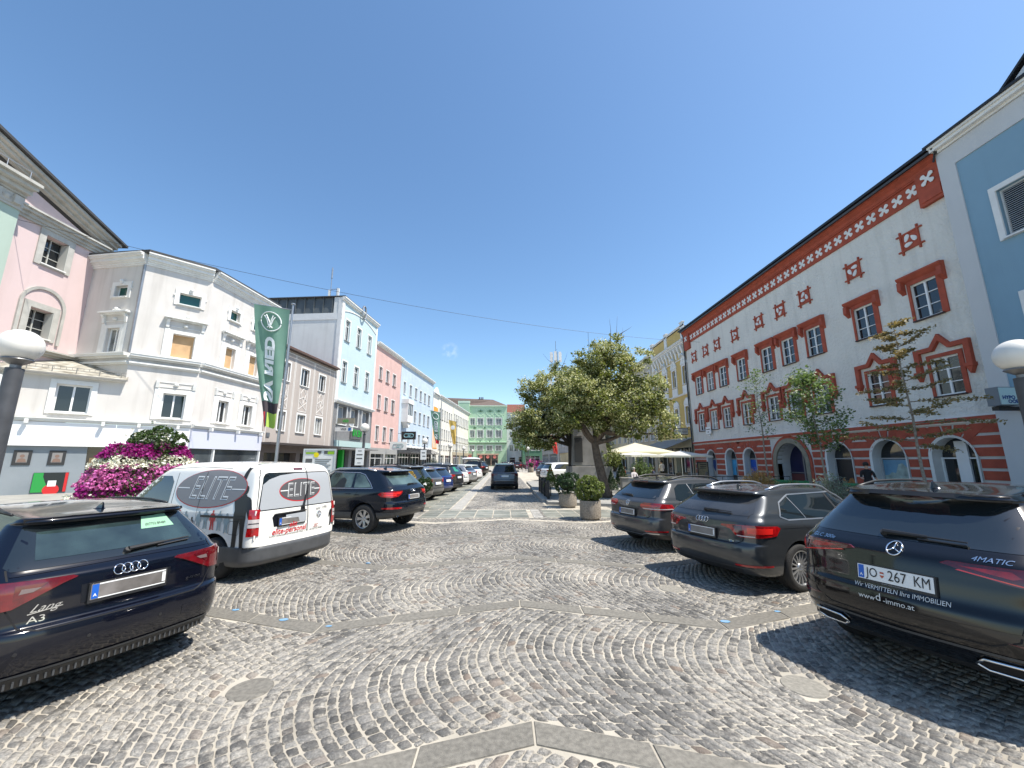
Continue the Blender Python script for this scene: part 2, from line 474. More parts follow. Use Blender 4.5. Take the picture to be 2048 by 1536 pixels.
C3 = np.concatenate([plain_cobbles(-9.5, -2.9, 13.9, 15.7), plain_cobbles(4.2, 10.5, 13.9, 16.7), plain_cobbles(1.0, 1.35, 13.7, 15.9)])
def stones(Q, hi, seed):
    r = np.random.default_rng(seed); n = len(Q)
    cen = Q.mean(1, keepdims=True)
    Q = Q + r.normal(0, .005, Q.shape)
    # inset towards the centre: joints 8..20 mm
    e = np.linalg.norm(Q - cen, axis=2, keepdims=True)
    Q = cen + (Q - cen) * (1 - r.uniform(.004, .010, (n, 4, 1)) / np.maximum(e, .03))
    # eight-point outline: cut corners
    out = []
    for i in range(4):
        a, b = Q[:, i], Q[:, (i + 1) % 4]
        t = r.uniform(.06, .18, (n, 1)); u = r.uniform(.06, .18, (n, 1))
        out += [a + (b - a) * t, b + (a - b) * u]
    O = np.stack(out, 1)          # n,8,2
    h = r.uniform(.002, .007, (n, 1))
    I = cen + (O - cen) * .88
    z0 = np.full((n, 8), -.006); z1 = np.repeat(h, 8, 1) + r.normal(0, .0008, (n, 8))
    V = np.concatenate([np.concatenate([O, z0[..., None]], 2), np.concatenate([I, z1[..., None]], 2)], 1)  # n,16,3
    nv = n * 16
    base = (np.arange(n) * 16)[:, None]
    quads = []
    for i in range(8):
        j = (i + 1) % 8
        quads.append(np.concatenate([base + i, base + j, base + 8 + j, base + 8 + i], 1))
    quads = np.stack(quads, 1).reshape(-1)      # n*8*4
    caps = (base + 8 + np.arange(8)).reshape(-1)
    loops = np.concatenate([quads, caps])
    starts = np.concatenate([np.arange(n * 8) * 4, n * 32 + np.arange(n) * 8])
    totals = np.concatenate([np.full(n * 8, 4), np.full(n, 8)])
    return V.reshape(-1, 3), loops, starts, totals
def np_mesh(name, parts, m):
    V = np.concatenate([p[0] for p in parts]); L = []; Sx = []; T = []; vo = lo = 0
    for v, l, s_, t in parts:
        L.append(l + vo); Sx.append(s_ + lo); T.append(t); vo += len(v); lo += len(l)
    L = np.concatenate(L); Sx = np.concatenate(Sx); T = np.concatenate(T)
    me = bpy.data.meshes.new(name)
    me.vertices.add(len(V)); me.vertices.foreach_set('co', V.astype(np.float32).ravel())
    me.loops.add(len(L)); me.loops.foreach_set('vertex_index', L.astype(np.int32))
    me.polygons.add(len(Sx)); me.polygons.foreach_set('loop_start', Sx.astype(np.int32))
    me.update(calc_edges=True)
    me.polygons.foreach_set('use_smooth', [True] * len(Sx))
    me.materials.append(m)
    o = bpy.data.objects.new(name, me); col.objects.link(o); return o
tag(np_mesh('cobblestones', [stones(C1, True, 1), stones(C2, True, 2), stones(C3, True, 3)], COBBLE), kind='structure')

# granite bands that zigzag across the road, slab by slab
for j in range(2, 7):
    y0 = APEX0 + j * BAY - BW / 2
    if y0 > 13.0: break
    b = MB(); g_ = .006
    edges = []
    for sgn in (-1, 1):
        for a0, a1 in [(0, .78), (.78, 1.54), (1.54, 2.32), (2.32, 3.25), (3.25, 4.2), (4.2, 5.2), (5.2, 6.2), (6.2, 7.2), (7.2, 8.2)]:
            xa, xb = X0 + sgn * (a0 + g_), X0 + sgn * (a1 - g_)
            ya, yb = float(zig(xa)), float(zig(xb))
            w = BW if a0 < 2.3 else BW * 1.05
            P = [(xa, y0 + ya), (xb, y0 + yb), (xb, y0 + yb + w), (xa, y0 + ya + w)]
            ca = (sum(p[0] for p in P) / 4, sum(p[1] for p in P) / 4)
            T = [(ca[0] + (p[0] - ca[0]) * .985, ca[1] + (p[1] - ca[1]) * .95) for p in P]
            b.add([(p[0], p[1], -.006) for p in P] + [(p[0], p[1], .005) for p in T],
                  [(4, 5, 6, 7), (0, 1, 5, 4), (1, 2, 6, 5), (2, 3, 7, 6), (3, 0, 4, 7)])
    tag(b.build('granite_band', GRANITE), kind='structure')
b = MB()
for x, y in DISCS[:2]:
    b.lathe([(.175, -.006), (.168, .004)], (x, y, 0), 28)
tag(b.build('granite_discs', GRANITE), kind='structure')
b = MB()
for x, y in DISCS[2:]:
    b.lathe([(.175, -.006), (.168, .004)], (x, y, 0), 28)
tag(b.build('granite_discs', mat('disc_granite', (.30, .28, .235), .8, var=.35, vscale=30, bump=.5, bscale=160)), kind='structure')
# blue marker dots sprayed at the corners of the bays
BLUE = mat('blue_paint', (.13, .33, .58), .8, color2=(.20, .30, .38), vscale=30)
b = MB(); r_ = random.Random(3)
for px, py, s in ((-3.40, 5.55, .055), (-2.62, 5.22, .065), (-2.5, 7.86, .06), (2.62, 5.06, .07), (3.45, 5.36, .05), (-2.0, 5.02, .045)):
    n = 14
    b.face([(px + s * .8 * math.cos(2 * math.pi * k / n) * (1 + r_.uniform(-.12, .12)), py + s * .55 * math.sin(2 * math.pi * k / n) * (1 + r_.uniform(-.12, .12)), .011) for k in range(n)])
tag(b.build('paint_marks', BLUE), kind='structure')

def slabs(mb, x0, x1, y0, y1, sx, sy, gap=.02, z=.004, skew=0.0, stag=False):
    y = y0; j = 0
    while y < y1 - .05:
        x = x0 - (sx / 2 if stag and j % 2 else 0)
        while x < x1 - .05:
            a, c = max(x, x0), min(x + sx, x1); yy = min(y + sy, y1)
            if c - a > .08:
                P = [(a + gap, y + gap), (c - gap, y + gap), (c - gap, yy - gap), (a + gap, yy - gap)]
                mb.add([(p[0] + skew * (p[1] - y0), p[1], -.006) for p in P] + [(p[0] + skew * (p[1] - y0), p[1], z) for p in P],
                       [(4, 5, 6, 7), (0, 1, 5, 4), (1, 2, 6, 5), (2, 3, 7, 6), (3, 0, 4, 7)])
            x += sx
        y += sy; j += 1
b = MB(); slabs(b, -2.85, .95, 13.72, 15.85, .62, .52); slabs(b, 1.4, 4.1, 13.72, 15.85, .62, .52)
slabs(b, -12, -2.1, 15.9, 60, .95, .55, stag=True)
tag(b.build('slab_paving', GSLAB), kind='structure')
b = MB(); slabs(b, -2.06, -1.6, 15.9, 60, .46, .5, .008, .006); slabs(b, -9, -2.9, 13.62, 13.9, .8, .26, .008, .006)
slabs(b, 1.0, 1.36, 13.7, 15.9, .34, .5, .01, .006)
tag(b.build('pale_border_strip', PALE), kind='structure')
# raised islands and pavements with real kerbs
def raised(name, poly, z=.12, m=PAVE2):
    b = MB(); b.prism(poly, -.02, z, 'z'); o = b.build(name, m, bevel=.012); return tag(o, kind='structure')
raised('pavement', [(1.9, 17.6), (4.6, 16.7), (5.8, 19.2), (9.6, 18.4), (9.6, 34), (1.9, 34)])
b = MB(); 
for k in range(8): b.box(1.72, 1.9, 18.6 + k * 1.0, 19.59 + k * 1.0, -.02, .135)
tag(b.build('kerb', PALE, bevel=.01), kind='structure')
raised('pavement', [(10.8, 3), (19.5, 3), (19.5, 60), (10.8, 60)])
raised('pavement', [(-10.2, 3), (-10.2, 26), (-9.2, 60), (-8, 122), (-40, 122), (-40, 3)])
# ================================================================ buildings, right side
S_WHITE = stucco('white_roughcast', (.72, .70, .64), .08, .28)
tree_nodes(S_WHITE)[0].nodes['Bump'].inputs['Distance'].default_value = .35
[n for n in S_WHITE.node_tree.nodes if n.type == 'TEX_NOISE'][-1].inputs['Scale'].default_value = 7
RED = mat('oxide_red_render', (.42, .085, .045), .85, var=.25, vscale=3, bump=.3, bscale=40, streak=.15)
DKSILL = mat('dark_sill', (.05, .028, .026), .7)
STONE = mat('weathered_stone', (.30, .27, .20), .9, var=.3, vscale=2, bump=.4, bscale=30)
GREYBASE = mat('grey_plinth', (.42, .43, .43), .9, var=.1, vscale=2)
BLUEGREY = mat('door_reveal', (.50, .53, .56), .85)

def red_white_house():
    Y0, Y1 = 15.0, 40.6
    fr = Frame((19.5, Y0), (19.5, Y1), (0, 25))
    root = empty('townhouse', (19.5, Y0, 0), label='white roughcast townhouse with red window hoods and a red frieze of white crosses', cat='house', off=True)
    up = [(37.92, 39.03), (35.68, 36.79), (33.5, 34.62), (30.7, 31.79), (27.44, 28.63), (25.24, 26.41), (22.9, 24.12), (19.33, 20.58), (16.2, 17.44)]
    lo = [(37.98, 39.05), (35.65, 36.72), (33.5, 34.55), (30.6, 31.68), (27.4, 28.5), (25.2, 26.37), (22.95, 24.1), (19.2, 20.4), (16.03, 17.2)]
    holes = [(a - Y0, b - Y0, 8.33, 10.1) for a, b in up] + [(a - Y0, b - Y0, 4.68, 6.4) for a, b in lo]
    ga = [(36.6, 38.1), (33.35, 34.9), (30.72, 32.25), (22.15, 23.85), (19.12, 20.88), (16.2, 17.9)]
    doors = [(g[0] - Y0, g[1] - Y0, .02 if i in (3, 4, 5) else .02, 2.0, 'arch', .5) for i, g in enumerate(ga)]
    portal = (25.5 - Y0, 28.3 - Y0, .02, 1.62, 'arch', .9)
    b = MB(fr.M); wall(b, 0, Y1 - Y0, 3.62, 15.4, [h for h in holes], .16)
    b.build('wall', S_WHITE, root)
    b = MB(fr.M)
    wall(b, 0, Y1 - Y0, 0, 3.42, [d[:4] + ('arch', d[5]) for d in doors] + [portal], .5, .02)
    b.build('ground_floor_wall', mat('joint_white', (.60, .59, .56), .9, var=.12, vscale=2, streak=.25), root)
    b = MB(fr.M)
    for a, c in zip([0] + [h[1] for h in sorted(doors + [portal])], [h[0] for h in sorted(doors + [portal])] + [Y1 - Y0]):
        if c - a > .1: b.box(a + .01, c - .01, .021, .07, 0, .60)
    b.build('plinth', GREYBASE, root)
    # red rusticated courses as raised blocks, cut round the arches
    mb = MB(fr.M); allh = [(d[0], d[1], d[3]) for d in doors] + [(portal[0] - .45, portal[1] + .45, portal[3])]
    ch = .47; z = .62
    xs0 = 0.05
    spans = sorted(allh); edges = [0.03] + [e for h in spans for e in (h[0] - .16, h[1] + .16)] + [Y1 - Y0 - .1]
    for k in range(6):
        z0, z1 = .62 + k * ch, .62 + (k + 1) * ch - .115
        z1 = min(z1, 3.34)
        for s in range(0, len(edges), 2):
            a, c = edges[s], edges[s + 1]
            if c - a < .2: continue
            # splay upwards beside the arches
            L = a; Rr = c
            if z0 > 2.0:
                # blocks above the springing are trimmed diagonally towards the arch crown
                def cut(zz, r=.95): return max(0, (zz - 2.0)) * .55
                big = .0
                P = [(a - cut(z0) * (s > 0), z0), (c + cut(z0) * (s < len(edges) - 2), z0), (c + cut(z1) * (s < len(edges) - 2), z1), (a - cut(z1) * (s > 0), z1)]
                if any(portal[0] - 1.0 < p[0] < portal[1] + 1.0 for p in P): 
                    lim0, lim1 = portal[0] - .55, portal[1] + .55
                    P = [(min(p[0], lim0) if a < portal[0] else max(p[0], lim1), p[1]) for p in P]
                mb.prism(P, .0, .055, 'y')
            else:
                if k >= 2 and 0 < s < len(edges):
                    r = .12
                mb.prism([(a, z0), (c, z0), (c, z1), (a, z1)], .0, .055, 'y')
    # radiating voussoirs over each shop arch
    for d in doors:
        cx = (d[0] + d[1]) / 2; r0 = (d[1] - d[0]) / 2 + .12
        for q in range(-2, 3):
            am = q * .36
            w = .14
            P = []
            for (rr, da) in ((r0, -w), (r0, w)):
                P.append((cx + rr * math.sin(am + da), 2.0 + rr * math.cos(am + da)))
            top = 3.36
            for da in (w, -w):
                t = (top - 2.0) / math.cos(am + da)
                P.append((cx + t * math.sin(am + da), top))
            P = [P[0], P[1], P[2], P[3]]
            mb.prism(P, .0, .062, 'y')
    mb.build('red_courses', RED, root)
    # white arch rims and portal stone
    mb = MB(fr.M)
    for d in doors:
        cx = (d[0] + d[1]) / 2; r = (d[1] - d[0]) / 2
        pts = [(d[0], .1)] + arc_pts(d[0], d[1], 2.0, 16) + [(d[1], .1)]
        for i in range(len(pts) - 1):
            p, q = Vector((pts[i][0], 0, pts[i][1])), Vector((pts[i + 1][0], 0, pts[i + 1][1]))
            def outw(v): 
                z = max(v.z, 2.0); w = Vector((v.x - cx, 0, v.z - 2.0 if v.z > 2.0 else 0)); return v + w.normalized() * .11
            o1, o2 = outw(p), outw(q)
            mb.add([(p.x, .03, p.z), (q.x, .03, q.z), (o2.x, .075, o2.z), (o1.x, .075, o1.z)], [(0, 1, 2, 3)])
    mb.build('arch_rim', WHITE, root)
    mb = MB(fr.M); cx = (portal[0] + portal[1]) / 2
    def ring(r0, r1, dep, zs, n=20):
        P = []
        for k in range(n + 1):
            a = math.pi * k / n
            P.append((cx - r0 * math.cos(a), zs + r0 * math.sin(a), cx - r1 * math.cos(a), zs + r1 * math.sin(a)))
        P = [(cx - r0, .0, cx - r1, .0)] + P + [(cx + r0, .0, cx + r1, .0)]
        for i in range(len(P) - 1):
            a, c = P[i], P[i + 1]
            mb.add([(a[0], dep, a[1]), (c[0], dep, c[1]), (c[2], dep, c[3]), (a[2], dep, a[3]),
                    (a[0], -.3, a[1]), (c[0], -.3, c[1]), (c[2], -.0, c[3]), (a[2], 0, a[3])], [(0, 1, 2, 3), (0, 4, 5, 1), (3, 2, 6, 7)])
    ring(1.40, 1.72, .14, 1.62); mb.build('stone_portal', STONE, root)
    mb = MB(fr.M); ring(1.723, 1.90, .10, 1.62); mb.build('portal_red_ring', RED, root)
    # what fills the arches
    pics = [((.01, .05, .20), (.20, .19, .17)), ((.06, .40, .72), (.05, .045, .04)), ((.0, .10, .55), (.12, .10, .09)),
            ((.012, .012, .014), (.20, .09, .02)), ((.15, .34, .50), (.20, .26, .24)), None]
    rr = random.Random(5)
    for i, (d, pc) in enumerate(zip(doors, pics)):
        w = MB(fr.M); A = [(d[0], .05)] + arc_pts(d[0], d[1], 2.0, 14) + [(d[1], .05)]
        w.face([(p[0], -.46, p[1]) for p in A])
        wo = w.build('shop_window', SHOPGLASS, root)
        f = MB(fr.M)
        f.box(d[0], d[0] + .07, -.45, -.38, .05, 2.0); f.box(d[1] - .07, d[1], -.45, -.38, .05, 2.0); f.box(d[0] + .07, d[1] - .07, -.45, -.39, 1.93, 1.99)
        if i == 5: f.box(d[0] + .6, d[0] + .7, -.45, -.37, .05, 2.6); f.box(d[0] + .7, d[0] + 1.1, -.45, -.41, .05, 2.7)
        f.build('frame', SASH if i == 5 else GREYBASE, wo, off=root['_off'])
        if pc:
            pb = MB(fr.M); x0, x1 = d[0] + .08, d[1] - .08
            pb.face([(x0, -.445, .1), (x1, -.445, .1), (x1, -.445, 1.9), (x0, -.445, 1.9)])
            pb.build('photo_poster', mat('poster_sky_%d' % i, pc[0], .5, color2=tuple(c * .7 for c in pc[0]), vscale=2), wo, off=root['_off'])
            pb = MB(fr.M)
            n = 9; H = [.5 + .5 * rr.random() for _ in range(n)]
            for k in range(n - 1):
                ua, ub = x0 + (x1 - x0) * k / (n - 1), x0 + (x1 - x0) * (k + 1) / (n - 1)
                ta, tb = (H[k] * .9, H[k + 1] * .9) if i in (1, 3) else (.25 + H[k] * (1.5 if i == 4 else 1.0), .25 + H[k + 1] * (1.5 if i == 4 else 1.0))
                if i == 1: ta = tb = .62
                pb.face([(ua, -.442, .1), (ub, -.442, .1), (ub, -.442, tb), (ua, -.442, ta)])
            if i == 1:
                c = (x0 + x1) / 2 + .1
                pb.face([(c - .07, -.441, .6), (c + .07, -.441, .6), (c + .1, -.441, 1.1), (c + .03, -.441, 1.3), (c - .03, -.441, 1.3), (c - .1, -.441, 1.1)])
            pb.build('poster_scene', mat('poster_land_%d' % i, pc[1], .6, color2=tuple(min(1, c * 2.2) for c in pc[1]), vscale=3), wo, off=root['_off'])
    w = MB(fr.M); a, c = portal[0], portal[1]
    w.face([(p[0], -.88, p[1]) for p in [(a, .02)] + arc_pts(a, c, 1.62, 16) + [(c, .02)]])
    dr = w.build('entrance_door', mat('navy_door', (.008, .01, .06), .3), root)
    w = MB(fr.M); m_ = (a + c) / 2
    w.box(m_ - .06, m_ + .06, -.87, -.8, .02, 2.95); w.box(a, c, -.87, -.82, 1.0, 1.06); w.box(a, c, -.87, -.81, .0, .12)
    w.build('door_frame', mat('grey_frame', (.18, .18, .19), .5), dr, off=root['_off'])
    w = MB(fr.M); w.box(a + .05, m_ - .1, -.865, -.84, .14, .95); w.box(m_ + .1, c - .05, -.865, -.84, .14, .95)
    w.build('door_panel', mat('red_brown_panel', (.12, .03, .03), .6), dr, off=root['_off'])
    # course above the ground floor
    mb = MB(fr.M); mb.box(0, Y1 - Y0, -.02, .09, 3.42, 3.48); mb.box(0, Y1 - Y0, -.02, .075, 3.652, 3.74)
    mb.build('white_course', WHITE, root)
    mb = MB(fr.M); mb.box(0, Y1 - Y0, -.02, .16, 3.482, 3.65); mb.build('red_course', RED, root)
    # frieze and cornice
    mb = MB(fr.M)
    L = Y1 - Y0
    mb.box(0, L, -.02, .07, 13.98, 14.06); mb.box(0, L, -.02, .045, 14.062, 14.86); mb.box(0, L, -.02, .12, 14.862, 14.95)
    pr = [(.0, 14.952), (.15, 14.952), (.2, 15.1), (.34, 15.22), (.42, 15.4), (.42, 15.5), (0, 15.5)]
    mb.prism(pr, 0, L, 'x')
    for u in (0.02, L - 1.12): mb.box(u, u + 1.1, .0, .2, 13.35, 14.94); mb.box(u + .12, u + .98, .2, .235, 13.5, 14.0)
    mb.build('cornice', RED, root)
    mb = MB(fr.M); nC = 33
    def cross(u, zc, s, d):
        for sg in (1, -1):
            a = math.pi / 4 * sg
            ex, ez = math.cos(a), math.sin(a)
            def p(r, w): return (u + ex * r - ez * w, zc + ez * r + ex * w)
            mb.prism([p(-s, -.05), p(-s * .8, -.11), p(-s * .35, -.06), p(s * .35, -.06), p(s * .8, -.11), p(s, -.05), p(s, .05), p(s * .8, .11), p(s * .35, .06), p(-s * .35, .06), p(-s * .8, .11), p(-s, .05)], d, d + .02 + .004 * (sg > 0), 'y')
    for k in range(nC):
        u = 1.45 + (L - 2.9) * k / (nC - 1); cross(u, 14.46, .30, .046)
    cross(.57, 14.5, .33, .236); cross(L - .57, 14.5, .33, .236)
    mb.build('frieze_crosses', WHITE, root)
    # windows and hoods
    st = dict(k='rw', n=(2, 3), sw=0, sm=RED, lm=DKSILL, depth=.13, fw=.075, so=.12)
    for hi, rows in ((1, up), (0, lo)):
        for a, c in rows:
            a -= Y0; c -= Y0
            z0, z1 = (8.33, 10.1) if hi else (4.68, 6.4)
            w = window(fr, root, a, c, z0, z1, st)
    hcache = {}
    for hi, rows in ((1, up), (0, lo)):
        src = None
        for a, c in rows:
            a -= Y0; c -= Y0; z0, z1 = (8.33, 10.1) if hi else (4.68, 6.4); wd = 1.16
            if src is None:
                mb = MB(fr.M.to_3x3().to_4x4()); w = wd
                if hi:
                    mb.box(-.26, 0, 0, .05, -.04, z1 - z0 + .26); mb.box(w, w + .13, 0, .05, -.04, z1 - z0 + .26); mb.box(0, w, 0, .05, z1 - z0, z1 - z0 + .26)
                    h = z1 - z0 + .262
                    mb.prism([(0, h - .12), (.12, h), (.24, h + .16), (.24, h + .24), (0, h + .26)], -.42, w + .42, 'x')
                    for u in (-.42, w + .22): mb.prism([(0, h - .62), (.10, h - .50), (.24, h - .38), (.22, h + .02), (0, h + .0)], u, u + .2, 'x')
                else:
                    mb.box(-.18, 0, 0, .05, -.04, z1 - z0 + .16); mb.box(w, w + .12, 0, .05, -.04, z1 - z0 + .16); mb.box(0, w, 0, .05, z1 - z0, z1 - z0 + .16)
                    h = z1 - z0 + .32; m = w / 2
                    P = [(-.55, h), (m - .32, h), (m, h + .42), (m + .32, h), (w + .55, h), (w + .55, h + .2), (m + .4, h + .2), (m, h + .72), (m - .4, h + .2), (-.55, h + .2)]
                    mb.prism([P[0], P[1], P[8], P[9]], 0, .16, 'y'); mb.prism([P[1], P[2], P[7], P[8]], 0, .16, 'y')
                    mb.prism([P[2], P[3], P[6], P[7]], 0, .16, 'y'); mb.prism([P[3], P[4], P[5], P[6]], 0, .16, 'y')
                    for u in (-.55, w + .33):
                        mb.box(u, u + .22, 0, .16, h - .85, h - .002)
                        mb.box(u - .05, u + .27, 0, .24, h - 1.0, h - .852)
                        mb.prism([(u - .02, h - 1.002), (u + .24, h - 1.002), (u + .11, h - 1.3)], 0, .2, 'y')
                src = mb.build('window_hood', RED, root, off=(0, 0, 0)); o = src
            else:
                o = src.copy(); col.objects.link(o)
            o.location = fr.P(a + (c - a) / 2 - wd / 2, 0, z0) - Vector(root['_off'])
    med = [38.93, 36.6, 34.5, 31.67, 28.45, 26.09, 23.77, 20.1, 16.96]
    for i, y in enumerate(med):
        mb = MB(fr.M.to_3x3().to_4x4()); s = .40
        for q in (-s, s): mb.box(q - .035, q + .035, 0, .08, -s - .2, s + .2)
        for q in (-s, s): mb.box(-s - .2, s + .2, 0, .075, q - .035, q + .035)
        mb.box(-s, s, 0, .04, -s, s)
        o = mb.build('medallion', RED, root, off=(0, 0, 0)); o.location = fr.P(y - Y0, 0, 12.26) - Vector(root['_off'])
        mb = MB(fr.M.to_3x3().to_4x4()); ph = i * .9
        for q in range(3):
            a = ph + q * 2.094; c0, c1 = .20 * math.cos(a), .20 * math.sin(a)
            P = []
            for k in range(10):
                t = 2 * math.pi * k / 10; x, y_ = .19 * math.cos(t), .10 * math.sin(t) * (1 + .4 * math.cos(t))
                b2 = a + 1.1
                P.append((c0 + x * math.cos(b2) - y_ * math.sin(b2), c1 + x * math.sin(b2) + y_ * math.cos(b2)))
            mb.prism(P, .04, .075, 'y')
        mb.build('relief', WHITE, o, off=(0, 0, 0))
    bulk(fr, root, 0.02, L - .02, 15.5, 14, S_WHITE, ROOFD, .35, .6)
    mb = MB(fr.M); mb.box(-.0, L + .3, .3, .62, 15.52, 15.66); mb.build('gutter', BLACK, root)
    mb = MB(fr.M); mb.tube([(L + .12, .3, 15.4), (L + .12, .14, 14.9), (L + .12, .14, .2)], .065); mb.build('downpipe', BLACK, root)
    return fr, root
red_white_house()

def hypo_house():
    SB = stucco('blue_render', (.22, .36, .46), .06, .08); SG = stucco('light_grey_render', (.55, .56, .56), .05, .05)
    fr = Frame((19.2, 15.0), (19.2, -4), (0, 5)); root = empty('bank_building', (19.2, 15, 0), label='blue rendered building with pale grey corner pilaster at the right edge', cat='building', off=True)
    L = 19
    wins = [(1.62, 3.3, 10.25, 12.2), (1.75, 3.3, 6.1, 7.85), (6.3, 7.9, 10.1, 12.25), (6.3, 7.9, 6.3, 8.4)]
    b = MB(fr.M); wall(b, 0, L, 4.3, 15.2, wins); b.build('wall', SB, root)
    b = MB(fr.M); wall(b, 0, L, 0, 4.29, [(1.3, 4.5, .4, 3.2), (5.5, 9, .4, 3.2)], .3, .02); b.build('ground_floor_wall', SG, root)
    b = MB(fr.M); b.box(0, .62, -.1, .05, 4.4, 15.18); b.box(.62, L, 0, .048, 14.3, 15.18); b.build('pilaster', SG, root)
    b = MB(fr.M); cornice(b, 0, L, 15.2, [(.1, .12), (.14, .3), (.1, .38)]); cornice(b, 0, L, 4.15, [(.08, .08), (.1, .16), (.06, .22)]); b.build('cornice', WHITE, root)
    LAM = mat('blind_slats', (.55, .57, .58), .5)
    st = dict(k='hy', n=(2, 1), sw=.2, sp=.06, glass=GLASS, depth=.2)
    for w in wins:
        o = window(fr, root, *w, st)
    b = MB(fr.M)
    for k in range(24): 
        z = 12.15 - k * .08; b.prism([(-.1, z), (-.03, z - .05), (-.03, z - .056), (-.1, z - .006)], 1.7, 3.25, 'x')
    b.build('window_blind', LAM, root)
    for a, c in ((1.3, 4.5), (5.5, 9)):
        b = MB(fr.M); b.face([(a, -.25, .4), (c, -.25, .4), (c, -.25, 3.2), (a, -.25, 3.2)]); b.build('shop_window', SHOPGLASS, root)
    r = bulk(fr, root, .02, L, 15.5, 14, SG, ROOFD, .0)
    b = MB(fr.M)   # cross gable
    b.prism([(2.3, 15.62), (8.5, 20.5), (14.7, 15.62)], -4, -.1, 'y'); b.build('gable', SG, root)
    b = MB(fr.M)
    b.prism([(2.0, 15.62), (8.5, 20.72), (8.5, 20.84), (1.85, 15.62)], -4.2, -.06, 'y'); b.box(-.1, L, .38, .46, 15.54, 15.64); b.build('roof_edge', BLACK, root)
    b = MB(fr.M); b.tube([(.12, .35, 15.5), (.12, .12, 15.2), (.12, .12, 15.45), (-.05, .12, 14.9)], .04); b.build('gutter_pipe', BLACK, root)
    # cube sign
    o = empty('cube_sign', (18.9, 13.9, 4.2), label='small square grey box sign with navy lettering beside the blue building', cat='sign', off=True)
    b = MB(); b.box(18.08, 18.85, 13.92, 14.3, 3.84, 4.52); b.build('box', mat('sign_grey', (.16, .18, .20), .5), o)
    b = MB(); b.box(18.11, 18.82, 13.89, 13.92, 3.87, 4.49); b.build('face_panel', mat('sign_face', (.45, .62, .62), .4, emit=.0), o)
    b = MB(); text_on(b, 'HYPO', (18.40, 13.88, 4.12), (1, 0, 0), (0, 0, 1), .18, bold=.008); text_on(b, 'OOE', (18.54, 13.88, 3.97), (1, 0, 0), (0, 0, 1), .18, bold=.008)
    b.build('lettering', mat('sign_navy', (.01, .05, .22), .5), o)
    b = MB(); b.box(18.2, 19.2, 14.1, 14.3, 3.68, 3.82); b.build('bracket', BLACK, o)
hypo_house()

